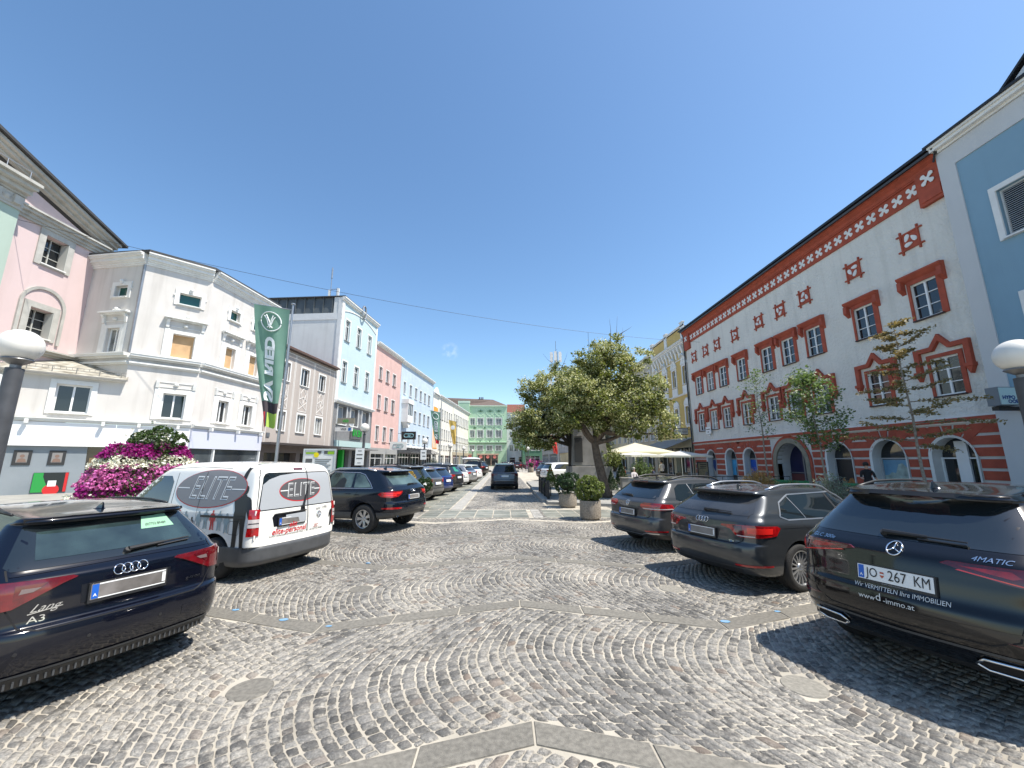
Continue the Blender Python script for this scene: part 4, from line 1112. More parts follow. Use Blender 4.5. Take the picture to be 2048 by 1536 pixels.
def blue_bank():
    SB = stucco('pale_blue_render', (.47, .585, .62), .05, .06); SWW = stucco('white_side_render', (.74, .74, .70), .08, .16)
    s = 17.25; L = 9.6; fr = Frame(rowp(s), rowp(27.0), (0, 40)); L = fr.L - .05
    root = empty('bank_building', (*rowp(s), 0), label='tall pale blue building with white side wall, gable wreath and grey stone base', cat='building', off=True)
    ws = [(18.3 - s, 19.35 - s), (21.2 - s, 22.3 - s), (24.25 - s, 25.35 - s)]
    b = MB(fr.M); wall(b, 0, L, 8.35, 19.9, [(a, c, 15.5, 18.0) for a, c in ws] + [(a, c, 10.6, 13.05) for a, c in ws], .22); b.build('wall', SB, root)
    st = dict(k='bb', n=(2, 1), tr=.72, sw=.16, sp=.04, lm=mat('grey_sill', (.25, .27, .28), .6), so=.1)
    for a, c in ws: window(fr, root, a, c, 15.5, 18.0, st); window(fr, root, a, c, 10.6, 13.05, st)
    b = MB(fr.M); b.box(0, .5, 0, .06, 8.35, 19.9); b.box(L - .35, L, 0, .06, 8.35, 19.9); cornice(b, -.1, L + .1, 19.9, [(.12, .1), (.2, .25), (.12, .35)])
    n = 16
    for k in range(n):
        t0, t1 = k / n, (k + 1) / n; z = lambda t: 18.75 + .75 * (1 - (2 * t - 1) ** 2)
        b.prism([(.5 + (L - .9) * t0, z(t0)), (.5 + (L - .9) * t1, z(t1)), (.5 + (L - .9) * t1, z(t1) + .12), (.5 + (L - .9) * t0, z(t0) + .12)], 0, .07, 'y')
    cornice(b, 0, L, 8.1, [(.1, .2), (.12, .4), (.08, .46)]); b.build('cornice', WHITE, root)
    b = MB(fr.M); m = L / 2
    for k in range(16):
        a0, a1 = 2 * math.pi * k / 16, 2 * math.pi * (k + 1) / 16
        b.tube([(m + .5 * math.cos(a0), .3, 20.2 + .85 * math.sin(a0)), (m + .5 * math.cos(a1), .3, 20.2 + .85 * math.sin(a1))], .12, 6)
    b.build('wreath', STEEL, root)
    GS = mat('grey_cladding', (.20, .20, .20), .6, var=.15, vscale=3)
    lo = [(18.0 - s, 20.1 - s), (21.0 - s, 23.0 - s), (24.0 - s, 26.1 - s)]
    b = MB(fr.M); wall(b, 0, L, 0, 8.09, [(a, c, 5.85, 7.9) for a, c in lo] + [(.7, 4.2, .05, 3.0), (4.9, 9.1, .05, 3.0)], .5); b.build('ground_floor_wall', GS, root)
    stl = dict(k='bl', n=(1, 1), sw=0, fw=.1, depth=.48, glass=mat('grey_blind_pane', (.30, .33, .35), .4), sm=WHITE)
    for a, c in lo:
        window(fr, root, a, c, 5.85, 7.9, stl)
        b = MB(fr.M); b.box(a - .08, a, 0, .1, 5.8, 7.95); b.box(c, c + .08, 0, .1, 5.8, 7.95); b.box(a, c, 0, .1, 5.75, 5.85); b.build('white_edge', WHITE, root)
    for a, c in ((.7, 4.2), (4.9, 9.1)):
        b = MB(fr.M); b.face([(a, -.45, .05), (c, -.45, .05), (c, -.45, 3), (a, -.45, 3)]); b.build('shop_window', SHOPGLASS, root)
    GR = mat('vivid_green', (.01, .38, .03), .4)
    b = MB(fr.M); b.box(2.6, 3.0, -.44, .05, .05, 3.0); b.build('green_pillar', GR, root)
    b = MB(fr.M); b.box(.6, L - .4, .02, .3, 3.35, 4.0); b.build('glass_sign_band', mat('pale_teal_glass', (.42, .55, .53), .15), root)
    b = MB(fr.M); b.box(0, L, .02, 1.2, 3.05, 3.2); b.build('canopy', GS, root)
    b = MB(fr.M); text_on(b, 'VKB', (5.35, .2, 5.0), (1, 0, 0), (0, 0, 1), 1.15, bold=.012, width=.9); 
    V = list(b.v); b.tube([(4.15, .22, 5.35), (4.45, .22, 4.6), (4.6, .22, 5.5)], .035, 5); b.tube([(6.25, .22, 5.35), (6.5, .22, 4.6), (6.7, .22, 5.5)], .035, 5)
    b.build('lettering', GR, root)
    b = MB(fr.M); b.box(4.0, 6.85, .0, .15, 4.35, 5.7); b.build('sign_board', mat('dark_grey_board', (.10, .10, .10), .5), root)
    for nm, u, z, hh, txt, mc in (('hanging_sign', .75, 6.1, .62, 'vkb', GR), ('hanging_sign', .4, 5.15, .42, 'VKB', mat('ink_grey', (.1, .1, .1), .5))):
        p = fr.P(u, .8, z); o = empty(nm, tuple(p), label=('brown projecting sign with green script on the grey bank base' if z > 6 else 'small white projecting sign with a blue green square below the script sign'), cat='sign', off=True)
        b = MB(fr.M); b.box(u - .06, u + .06, .15, 2.1, z - hh / 2, z + hh / 2); b.build('panel', mat('taupe_panel', (.24, .23, .18), .5) if z > 6 else WHITE, o)
        b = MB(fr.M); text_on(b, txt, (u - .075, 1.1, z), (0, 1, 0), (0, 0, 1), hh * .8, bold=.012); b.build('lettering', mc, o)
        if z < 6: b = MB(fr.M); b.box(u - .08, u - .062, 1.65, 1.95, z - .16, z + .16); b.build('blue_square', mat('sign_blue', (.01, .12, .35), .5), o)
    # white flank wall towards the viewer with the slate coloured roof storey set back
    ff = Frame(rowp(s), (rowp(s)[0] - 12, rowp(s)[1] + 1.17), (0, 20)); root2 = root
    b = MB(ff.M); wall(b, 0, 12, 0, 18.4, []); b.box(0, 1.0, -.2, .02, 18.4, 20.3); b.build('side_wall', SWW, root)
    b = MB(ff.M); b.box(0, 12, 0, .05, 17.6, 18.38); b.box(.0, .45, .0, .06, 8, 20.2); b.build('side_trim', WHITE, root)
    b = MB(ff.M); DS = mat('slate_sheet', (.10, .115, .12), .55, var=.25, vscale=1.0)
    b.face([(1.0, .0, 18.4), (12, .0, 18.4), (12, -.15, 20.3), (1.0, -.15, 20.3)])
    for u in np.arange(1.2, 12, 1.1): b.box(u, u + .05, -.1, .06, 18.45, 20.3)
    b.build('slate_storey', DS, root)
    b = MB(); P = [fr.P(-.1, .3, 20.32), fr.P(L + .1, .3, 20.32), fr.P(L + .1, -12, 20.32), fr.P(-.1, -12, 20.32)]
    b.prism([(p.x, p.y) for p in P], 20.33, 20.45, 'z'); b.build('roof', ROOFD, root)
    # masts on the roof
    o = empty('antenna_mast', (-21.3, 46, 20.4), label='slim white antenna mast with side panels on the roof of the pale blue bank', cat='antenna', off=True)
    b = MB(); b.tube([(-21.35, 46, 20.4), (-21.35, 46, 25.4)], .05); b.tube([(-21.35, 46, 23.9), (-21.35, 46, 25.2)], .1); b.build('pole', STEEL, o)
    b = MB(); b.tube([(-21.35, 46, 22.5), (-20.5, 46, 22.5)], .04); b.tube([(-20.6, 46, 20.4), (-20.6, 46, 22.7)], .05); b.build('frame', STEEL, o)
    b = MB(); b.box(-20.55, -20.3, 45.9, 46.1, 21.0, 22.6); b.box(-21.6, -21.42, 45.9, 46.1, 21.0, 22.4); b.build('panel_antenna', WHITE, o)
blue_bank()

FLAT = ((.12, .1), (.16, .3), (.12, .45), (.1, .5))
def row_pink():
    s = 27.05; ws = [(28.4, 29.5), (30.9, 32.1), (33.5, 34.8)]; ws = [(a - s, b - s) for a, b in ws]; L0 = 36.95 - s
    st = dict(k='rp', n=(2, 1), sw=.1, sp=.03, lm=mat('brown_sill', (.20, .14, .12), .7), so=.12)
    plain_house('salmon_render', rowp(s), rowp(36.95), 17.5, [(12.95, 14.8, ws), (8.75, 10.8, ws), (4.4, 6.5, ws)], (.62, .41, .365),
                'salmon pink townhouse between the two pale blue ones', towards=(0, 40), gf=[(.4, 4.6, .1, 2.7), (5.2, 9.5, .1, 2.7)], gfz=3.5, st=st, cor=FLAT, gfm=mat('grey_shopfront', (.30, .30, .29), .6))
row_pink()
def row_blue():
    s = 37.0; L0 = 56.2 - s
    U = [(38.3, 39.4), (41.3, 42.5), (44.2, 45.5), (47.0, 48.3), (49.7, 51.0), (52.4, 53.9)]; U = [(a - s, b - s) for a, b in U]
    st = dict(k='rb', n=(2, 1), sw=.12, sp=.03, lm=WHITE)
    fr, root = plain_house('sky_blue_render', rowp(s), rowp(56.1), 17.4, [(12.6, 14.6, U), (8.3, 10.45, U[1:]), (4.6, 6.4, U)], (.47, .56, .645),
                'long pale blue townhouse with an enclosed white bay window', towards=(0, 60), gf=[(.4, 6, .1, 2.9), (6.6, 12, .1, 2.9), (12.6, 18.6, .1, 2.9)], gfz=4.1, st=st, cor=FLAT, gfm=mat('dark_shopfront', (.06, .06, .06), .5))
    b = MB(fr.M); b.box(.9, 3.4, 0, 1.1, 7.9, 9.0); b.box(.8, 3.5, 0, 1.2, 10.9, 11.6); b.box(.9, 1.05, 0, 1.1, 9, 10.9); b.box(3.25, 3.4, 0, 1.1, 9, 10.9)
    for u in (1.65, 2.5): b.box(u, u + .1, 1.0, 1.1, 9, 10.9)
    b.prism([(1.2, 7.9), (3.1, 7.9), (2.15, 7.0)], 0, .9, 'y'); b.build('bay_window', WHITE, root)
    b = MB(fr.M); b.box(1.06, 3.24, 0.01, 1.04, 9.001, 10.899); b.build('bay_glass', GLASS, root)
    b = MB(fr.M); b.box(.2, 18.8, 0, .25, 3.9, 4.25); b.build('white_course', WHITE, root)
    # glass canopies on slanted struts
    b = MB(fr.M); b.box(.1, 18.8, .2, 2.2, 2.95, 3.05)
    for k in range(10): u = 2.5 + k * 1.7; b.tube([(u, .1, 4.0), (u + .0, 2.1, 3.05)], .05, 5)
    b.build('glass_canopy', mat('canopy_grey', (.12, .12, .12), .4), root)
    for (a, z, dark, lab) in ((.05, 5.65, True, 'black square hanging sign with a rounded outline logo'), (-4.6, 3.9, False, 'white hanging sign with a rounded outline logo below the black one')):
        p = fr.P(a, .8, z); o = empty('hanging_sign', tuple(p), label=lab, cat='sign', off=True); w = 1.25 if dark else 1.15
        q = 1.6
        b = MB(Matrix.Translation(p)); h = .62 if dark else .58
        b.box(-.2, 2.0 if dark else 2.2, -.06, .06, -h, h); b.build('panel', mat('sign_black', (.012, .012, .012), .4) if dark else WHITE, o)
        b = MB(Matrix.Translation(p)); c = .9 if dark else 1.0; P = []
        for k in range(24):
            t = 2 * math.pi * k / 24; P.append((c + (.48 if math.cos(t) > 0 else -.48) + .26 * math.cos(t), -.09, .26 * math.sin(t)))
        b.tube(P + [P[0]], .03, 4); b.tube([(c - .2 + .1 * q, -.09, -.26 + (.12 if q % 2 else 0)) for q in range(5)], .035, 4); b.tube([(c - .15, -.09, .05), (c + .35, -.09, .05)], .035, 4)
        b.build('logo', mat('sign_cyan', (.25, .55, .65), .5) if dark else mat('sign_teal', (.16, .30, .32), .5), o)
        b = MB(Matrix.Translation(p)); b.box(-.8, -.2, -.02, .02, .3, .36); b.build('bracket', BLACK, o)
row_blue()
s = 56.3
fo, ro = plain_house('white_baroque', rowp(56.3), rowp(60.6), 15.2, [(11.2, 13, [(1.4, 2.8)])], (.72, .69, .62), 'narrow white and orange baroque front behind the second green banner', towards=(0, 80),
            gf=[(.5, 3.8, .2, 3)], gfz=3.9, st=ST1, cor=((.2, .1), (.3, .3), (.2, .5)))
b = MB(fo.M); ORA = mat('orange_render', (.75, .30, .03), .7)
b.box(.6, 3.8, 0, .05, 9.5, 12.9); b.box(.6, 3.8, 0, .06, 4.2, 8.9); b.build('orange_panel', ORA, ro)
b = MB(fo.M); b.prism([(.2, 15.5), (4.1, 15.5), (3.4, 16.4), (2.15, 17.2), (.9, 16.4)], -.2, .3, 'y')
for u in (.9, 1.9, 2.9): b.box(u, u + .35, 0, .12, 4.4, 8.6)
b.build('baroque_gable', WHITE, ro)
st = dict(k='w8', n=(2, 1), sw=.1, sp=.04)
U = even(13.8, 6, 1.1)
plain_house('cream_white_render', rowp(60.7), rowp(74.9), 15.6, [(10.8, 13.2, U), (6.4, 8.8, U), (4.2, 5.2, U)], (.70, .67, .58), 'cream white townhouse with tall narrow windows and dark sills', towards=(0, 100),
            gf=[(1, 6, .1, 2.9), (7, 13, .1, 2.9)], gfz=3.8, st=dict(k='w8', n=(2, 1), sw=.1, sp=.04, lm=DKSILL), cor=FLAT, pitch=.3)
U = even(21, 9, 1.2)
plain_house('ivory_render', rowp(75.1), rowp(97), 15.6, [(11.0, 13.6, U), (6.6, 8.0, U), (4.4, 6.0, U)], (.72, .69, .58), 'ivory townhouse with white pilasters next to the green building', towards=(0, 110),
            gf=[(1, 9, .1, 3.1), (10, 20, .1, 3.1)], gfz=3.9, st=dict(k='w9', n=(2, 1), sw=.15, sp=.1, lm=BLACK), cor=FLAT, gfm=mat('tan_shopfront', (.36, .31, .22), .7), pitch=.3)

def green_house():
    SGN = stucco('mint_render', (.47, .66, .45), .05, .06)
    fr = Frame((-14.2, 122.6), (.85, 122.6), (0, 0)); root = empty('townhouse', (-14.2, 122.6, 0), label='mint green townhouse with pale lattice ornaments facing down the street', cat='house', off=True)
    L = fr.L
    X = [-9.3, -5.55, -1.8, ]
    X = [(-10.6, -9.9), (-7.6, -6.3), (-4.25, -2.95), (-1.15, .1)]
    px = lambda p, z=0: p
    cols = []
    for a, c in ((955, 967), (968, 968),): pass
    def at(p): return (p - 1008) / 791 * 122.6
    C = [at(961), at(979.8), at(997.5)]; C = [at(944.2)] + C
    U = [(c - .85 + 14.2, c + .85 + 14.2) for c in C]; U[0] = (U[0][0] + .3, U[0][1])
    rows = [(12.5, 14.6), (8.6, 10.9), (4.7, 6.2)]
    holes = [(a, c, z0, z1) for z0, z1 in rows for a, c in U]
    sh = [(L - 8.9, L - 2.6, .1, 3.4), (L - 14, L - 10.6, .1, 3.4)]
    b = MB(fr.M); wall(b, 0, L, 0, 18.2, holes + sh, .25); b.build('wall', SGN, root)
    st = dict(k='gh', n=(2, 2), sw=.2, sp=.06, glass=curtain_glass())
    for z0, z1 in rows:
        for a, c in U: window(fr, root, a, c, z0, z1, st)
    PG = mat('pale_lattice', (.60, .76, .58), .8); b = MB(fr.M); k = 0
    def line(p, q, w=.11):
        nonlocal k; k += 1
        v = Vector((q[0] - p[0], q[1] - p[1])).normalized(); n = Vector((-v.y, v.x)) * w / 2
        b.prism([(p[0] - n.x, p[1] - n.y), (q[0] - n.x, q[1] - n.y), (q[0] + n.x, q[1] + n.y), (p[0] + n.x, p[1] + n.y)], 0, .03 + .001 * k, 'y')
    for a, c in U[1:]:
        m = (a + c) / 2
        for zc, h in ((13.55, 1.9), (9.75, 1.9), (17.0, 1.0)):
            P = [(m - 1.0, zc + h), (m, zc + h + .9), (m + 1.0, zc + h), (m + 1.3, zc + h * .4), (m + 1.3, zc - h * .4), (m + 1.0, zc - h), (m, zc - h - .9), (m - 1.0, zc - h), (m - 1.3, zc - h * .4), (m - 1.3, zc + h * .4)]
            P = [(x, min(z, 18)) for x, z in P]
            for i in range(10):
                if (Vector(P[i]) - Vector(P[(i + 1) % 10])).length > .05: line(P[i], P[(i + 1) % 10])
    b.build('lattice', PG, root)
    b = MB(fr.M); DG = mat('dark_green_relief', (.10, .20, .11), .8)
    for a, c in U[1:]:
        m = (a + c) / 2; b.box(m - .8, m + .8, 0, .08, 16.75, 16.95); b.prism([(m - .35, 16.5), (m + .35, 16.5), (m, 17.4)], 0, .12, 'y')
        b.lathe([(.01, 0), (.42, .05)], (m - 1.75, .0, 11.6), 12, 'y', False); b.lathe([(.01, 0), (.2, .06)], (m, .0, 7.5), 10, 'y', False)
    b.box(0, L, 0, .3, 6.9, 7.12); b.build('dark_relief', DG, root)
    b = MB(fr.M); b.box(0, L, 0, .35, 7.122, 7.25); cornice(b, 3.2, L + .2, 18.2, [(.15, .15), (.2, .4)]); b.box(-.1, 3.6, 0, .8, 19.3, 19.9); b.box(0, .2, 0, .85, 8, 19.3); b.build('cornice', mat('mint_trim', (.64, .78, .62), .8), root)
    b = MB(fr.M); b.box(.2, 3.5, -.2, .75, 7.3, 19.3); b.build('stair_tower', SGN, root)
    for a, c, z0, z1 in sh:
        b = MB(fr.M); b.face([(a, -.2, z0), (c, -.2, z0), (c, -.2, z1), (a, -.2, z1)]); w = b.build('shop_window', SHOPGLASS, root)
        f = MB(fr.M)
        for q in range(4): x = a + (c - a - .15) * q / 3; f.box(x, x + .15, -.19, -.1, z0, z1)
        f.box(a - .2, c + .2, 0, .12, z1, z1 + .35); f.build('frame', mat('salmon_frame', (.55, .38, .28), .7), w, off=root['_off'])
        f = MB(fr.M)
        for q in range(3):
            u = a + (c - a) * (q + .5) / 3
            if u < 6 and q < 2: continue
            f.lathe([(.02, 0), (.5, .03)], (u, .0, z1 - .55), 18, 'y', False)
        f.build('round_sticker', mat('poster_coral', (.75, .22, .18), .6), w, off=root['_off'])
    RT = mat('brown_roof', (.16, .12, .10), .9, var=.3, vscale=3)
    b = MB(fr.M); b.add([(-6, -2, 18.6), (L, .3, 18.5), (L, .3, 18.6), (L - 3.2, -4, 20.4), (-6, -3, 21.2), (-6, 0, 18.5), (L, -14, 18.6)], [(0, 1, 2, 3, 4), (1, 6, 3)])
    b.add([(-7, -.6, 16), (3.5, -.6, 18.4), (L - 4.5, -5, 21.2), (-7, -6, 22.0), (L + .2, .2, 18.55)], [(0, 1, 4, 2, 3)]); b.build('roof', RT, root)
    b = MB(fr.M)
    for k in range(3): b.box(6.0 + k * .55, 6.35 + k * .55, -5.5, -5, 20.8, 22.0)
    b.build('chimney', mat('dark_chimney', (.10, .08, .08), .8), root)
    b = MB(fr.M); b.face([(L, 0, 0), (L, -14, 0), (L, -14, 18.3), (L, 0, 18.3)]); b.face([(0, 0, 0), (0, -14, 0), (0, -14, 18.3), (0, 0, 18.3)]); b.build('side_walls', SGN, root)
green_house()
# a cellular tower beyond the roofs
def cell_tower():
    o = empty('antenna_tower', (12.4, 92, 0), label='cellular mast with white panel antennas rising behind the big tree', cat='antenna', off=True)
    b = MB(); 
    for dx, dy in ((-.35, 0), (.35, 0), (0, .5)): b.tube([(12.4 + dx, 92 + dy, 10), (12.4 + dx, 92 + dy, 27.6)], .07, 5)
    for k in range(18):
        z = 12 + k * .9; b.tube([(12.05, 92, z), (12.75, 92, z + .9)], .03, 4)
    b.tube([(12.4, 92, 27), (12.4, 92, 30.2)], .05, 5); b.build('mast', mat('mast_grey', (.12, .13, .12), .6), o)
    b = MB()
    for z, s in ((26.2, 1.2), (21.5, 1.5), (19.0, 1.5)):
        for k in range(6):
            a = 2 * math.pi * k / 6 + .3; x, y = 12.4 + s * math.cos(a), 92 + s * math.sin(a)
            b.box(x - .3, x + .3, y - .15, y + .15, z - 1.1, z + 1.1)
    b.build('panel_antenna', WHITE, o)
cell_tower()
# ================================================================ cars
def pchip(xs, ys, xq):
    xs = np.asarray(xs, float); ys = np.asarray(ys, float); h = np.diff(xs); d = np.diff(ys) / h; n = len(xs)
    m = np.zeros(n)
    for i in range(1, n - 1):
        if d[i - 1] * d[i] > 0:
            w1, w2 = 2 * h[i] + h[i - 1], h[i] + 2 * h[i - 1]; m[i] = (w1 + w2) / (w1 / d[i - 1] + w2 / d[i])
    m[0], m[-1] = d[0], d[-1]
    k = np.clip(np.searchsorted(xs, xq) - 1, 0, n - 2); t = (xq - xs[k]) / h[k]
    return ((1 + 2 * t) * (1 - t) ** 2 * ys[k] + t * (1 - t) ** 2 * h[k] * m[k] + t * t * (3 - 2 * t) * ys[k + 1] + t * t * (t - 1) * h[k] * m[k + 1])

def paint(name, c, rough=.28, metal=.0, dirt=.12):
    if name in MATS: return MATS[name]
    m = mat(name, c, rough, metal, coat=1.0, spec=.12)
    nt, b = tree_nodes(m)
    tc = _n(nt, 'ShaderNodeTexCoord'); nz = _n(nt, 'ShaderNodeTexNoise'); nz.inputs['Scale'].default_value = 2.5; nz.inputs['Detail'].default_value = 7
    nt.links.new(tc.outputs['Object'], nz.inputs['Vector'])
    # road dust thickens towards the sills
    sp = _n(nt, 'ShaderNodeSeparateXYZ'); nt.links.new(tc.outputs['Object'], sp.inputs[0])
    mr = _n(nt, 'ShaderNodeMapRange'); mr.inputs[1].default_value = .15; mr.inputs[2].default_value = .75; mr.inputs[3].default_value = .5; mr.inputs[4].default_value = .1
    nt.links.new(sp.outputs[2], mr.inputs[0])
    mu = _n(nt, 'ShaderNodeMath'); mu.operation = 'MULTIPLY'; nt.links.new(mr.outputs[0], mu.inputs[0]); nt.links.new(nz.outputs['Fac'], mu.inputs[1])
    mu2 = _n(nt, 'ShaderNodeMath'); mu2.operation = 'MULTIPLY'; mu2.inputs[1].default_value = dirt * 1.3; nt.links.new(mu.outputs[0], mu2.inputs[0])
    mx = _n(nt, 'ShaderNodeMix'); mx.data_type = 'RGBA'; mx.inputs[6].default_value = (*c, 1); mx.inputs[7].default_value = (.20, .18, .15, 1)
    nt.links.new(mu2.outputs[0], mx.inputs[0]); nt.links.new(mx.outputs[2], b.inputs['Base Color'])
    cr = _n(nt, 'ShaderNodeMapRange'); cr.inputs[3].default_value = .02; cr.inputs[4].default_value = .12; nt.links.new(nz.outputs['Fac'], cr.inputs[0]); nt.links.new(cr.outputs[0], b.inputs['Coat Roughness'])
    return m
CGLASS = mat('car_glass', (.010, .014, .016), .03, spec=.9, coat=.5)
CGLASST = mat('car_glass_tinted_green', (.035, .06, .06), .03, spec=.9, coat=.5, color2=(.012, .02, .022), vscale=3)
CPLAST = mat('black_plastic', (.022, .022, .023), .45, var=.2, vscale=20)
CGREYP = mat('grey_plastic', (.06, .063, .066), .5, var=.2, vscale=12)
CHROME = mat('chrome', (.75, .76, .78), .12, metal=1.0)
SATIN = mat('satin_aluminium', (.62, .63, .65), .28, metal=.9)
TYRE = mat('tyre_rubber', (.028, .027, .026), .85, var=.4, vscale=9, bump=.4, bscale=60)
RIMS = mat('alloy_silver', (.52, .53, .54), .32, metal=.85)
RIMD = mat('steel_black_rim', (.02, .02, .02), .5)
LAMPR = mat('red_lamp', (.42, .006, .008), .12, coat=1.0, color2=(.20, .003, .005), vscale=18)
LAMPD = mat('dark_red_lamp', (.12, .004, .008), .12, coat=1.0, color2=(.05, .002, .004), vscale=14)
LAMPB = mat('bright_red_lamp', (.75, .02, .015), .2, coat=1.0)
LAMPW = mat('clear_lamp', (.50, .46, .45), .15, coat=1.0)
PLATEW = mat('plate_white', (.72, .73, .72), .4)
PLATEB = mat('plate_blur_grey', (.10, .09, .082), .5, color2=(.22, .205, .195), vscale=5)
PLATEBL = mat('plate_blue', (.01, .10, .45), .4)
INK = mat('black_ink', (.01, .01, .01), .5)
LETW = mat('white_letters', (.62, .63, .62), .5)
SEAM = mat('panel_gap', (.004, .004, .005), .8)
HEADL = mat('headlamp_glass', (.45, .47, .48), .08, coat=1.0)

class Car:
    NR, NC, NS, NF = 9, 8, 44, 7
    def __init__(s, name, label, cat, L, W, lev, pm, taper=(.05, .12), sub=7, lowmat=None, lowt=1.0, hi=True, crown=.03):
        s.L, s.W, s.hi = L, W, hi
        s.root = bpy.data.objects.new(name, None); col.objects.link(s.root); s.root.empty_display_size = .3
        tag(s.root, label, cat)
        lev = np.array(lev, float); nL = len(lev)
        tq = np.linspace(0, nL - 1, (nL - 1) * sub + 1)
        Q = [pchip(range(nL), lev[:, j], tq) for j in range(lev.shape[1])]
        zr, zf, yr, yf, w, rr, rf, bow = Q
        rows = []
        nR, nC, nS, nF = s.NR, s.NC, s.NS, s.NF
        for i in range(len(tq)):
            hw = max(w[i], .0005); yb, ye = -L / 2 + yr[i], L / 2 - yf[i]
            r1 = min(rr[i], hw * .98, (ye - yb) * .45); r2 = min(rf[i], hw * .98, (ye - yb) * .45)
            half = []
            for k in range(nR): a = (hw - r1) * k / (nR - 1); half.append((a, yb))
            for k in range(1, nC): t = math.pi / 2 * k / (nC - 1); half.append((hw - r1 + r1 * math.sin(t), yb + r1 - r1 * math.cos(t)))
            ys, y2 = yb + r1, ye - r2
            for k in range(1, nS): half.append((hw, ys + (y2 - ys) * k / nS))
            for k in range(nC): t = math.pi / 2 * k / (nC - 1); half.append((hw - r2 + r2 * math.cos(t), y2 + r2 * math.sin(t)))
            for k in range(1, nF): half.append(((hw - r2) * (1 - k / (nF - 1)), ye))
            H = np.array(half); x, y = H[:, 0], H[:, 1]
            q = y / (L / 2)
            tap = 1 - np.where(q < 0, taper[0] * np.clip(-q, 0, 1) ** 2.5, taper[1] * np.clip(q, 0, 1) ** 3)
            yy = y + np.where(y < 0, bow[i] * (x / hw) ** 2 * np.clip(1 - (y - yb) / .7, 0, 1), -bow[i] * 2.2 * (x / hw) ** 2 * np.clip(1 - (ye - y) / .9, 0, 1))
            xx = x * tap
            f = np.clip((y - yb) / max(ye - yb, .01), 0, 1)
            z = zr[i] + (zf[i] - zr[i]) * f
            if i > (nL - 4.2) * sub: z = z + crown * np.sin(math.pi * np.clip(f, 0, 1)) * min(1, (i - (nL - 4.2) * sub) / sub)
            rows.append(np.stack([xx, yy, z], 1))
        G = np.array(rows)                         # t, n, 3
        full = np.concatenate([G, (G * [-1, 1, 1])[:, ::-1][:, 1:-1]], 1)
        s.G = full; nt, n = full.shape[:2]
        V = full.reshape(-1, 3)
        F = [(j * n + k, j * n + (k + 1) % n, (j + 1) * n + (k + 1) % n, (j + 1) * n + k) for j in range(nt - 1) for k in range(n)]
        V = [tuple(v) for v in V]
        F.append(tuple(range(n))[::-1])
        s.bvh = BVHTree.FromPolygons([Vector(v) for v in V], [f for f in F if len(f) == 4])
        s.V, s.F = V, F; s.pm = pm; s.sub = sub; s.n = n; s.lowmat = lowmat; s.lowt = lowt; s.nt = nt
        s.parts = {}
    def body(s, wheels, wr, arch=1.12, archy=None):
        """body shell with cut wheel arches. wheels: list of y"""
        me = bpy.data.meshes.new('body'); me.from_pydata(s.V, [], s.F)
        me.materials.append(s.pm); me.materials.append(s.lowmat or s.pm); me.materials.append(CPLAST)
        mi = [1 if (len(f) == 4 and (f[0] // s.n) < s.lowt * s.sub) else 0 for f in s.F]; mi[-1] = 2
        me.polygons.foreach_set('material_index', mi)
        me.polygons.foreach_set('use_smooth', [True] * len(s.F)); me.update()
        # merge the roof centre line
        bm = bmesh.new(); bm.from_mesh(me); bmesh.ops.remove_doubles(bm, verts=bm.verts, dist=.0012)
        bmesh.ops.recalc_face_normals(bm, faces=bm.faces); bm.to_mesh(me); bm.free()
        o = bpy.data.objects.new('body', me); col.objects.link(o)
        cuts = []
        for y in wheels:
            mb = MB()
            for sx in (-1, 1):
                a, c = sx * (s.W / 2 - .30), sx * (s.W / 2 + .1)
                mb.lathe([(wr * arch, min(a, c)), (wr * arch, max(a, c))], (0, y, wr), 36, 'x')
                # let the arch run open to the ground
            c = mb.build('cut', CPLAST); bm = bmesh.new(); bm.from_mesh(c.data); bmesh.ops.recalc_face_normals(bm, faces=bm.faces); bm.to_mesh(c.data); bm.free()
            cuts.append(c); md = o.modifiers.new('b', 'BOOLEAN'); md.operation = 'DIFFERENCE'; md.object = c; md.solver = 'EXACT'; md.material_mode = 'TRANSFER'
        dg = bpy.context.evaluated_depsgraph_get(); dg.update()
        me2 = bpy.data.meshes.new_from_object(o.evaluated_get(dg))
        bpy.data.objects.remove(o)
        for c in cuts: bpy.data.objects.remove(c)
        me2.name = 'body'; me2.set_sharp_from_angle(angle=R(50))
        o = bpy.data.objects.new('body', me2); col.objects.link(o); o.parent = s.root
        s.bodyo = o; return o
    def simple_body(s):
        me = bpy.data.meshes.new('body'); me.from_pydata(s.V, [], s.F)
        me.materials.append(s.pm); me.materials.append(s.lowmat or s.pm)
        me.polygons.foreach_set('material_index', [1 if (len(f) == 4 and (f[0] // s.n) < s.lowt * s.sub) else 0 for f in s.F])
        me.polygons.foreach_set('use_smooth', [True] * len(s.F)); me.update()
        o = bpy.data.objects.new('body', me); col.objects.link(o); o.parent = s.root; s.bodyo = o; return o
    # --- projecting outlines on to the shell
    def hit(s, p, d, off):
        h = s.bvh.ray_cast(p, d)
        if h[0] is None: h = s.bvh.find_nearest(p + d * 2.0) if False else s.bvh.find_nearest(p + d * 1.2)
        n = h[1] if h[1].dot(d) < 0 else -h[1]
        return h[0] + n * off
    def axes(s, side):
        """side: 'r' rear, 'f' front, 'R' right, 'L' left, or an angle in degrees from rear (0) to right (90)"""
        a = {'r': 0, 'f': 180, 'R': 90, 'L': -90}.get(side, side); a = R(a)
        d = Vector((-math.sin(a), math.cos(a), 0))           # inward
        ex = Vector((math.cos(a), math.sin(a), 0))           # to the right as seen from outside
        return d, ex
    def to3(s, side, p, off=.003):
        d, ex = s.axes(side)
        return s.hit(ex * p[0] + Vector((0, 0, p[1])) - d * 4, d, off)
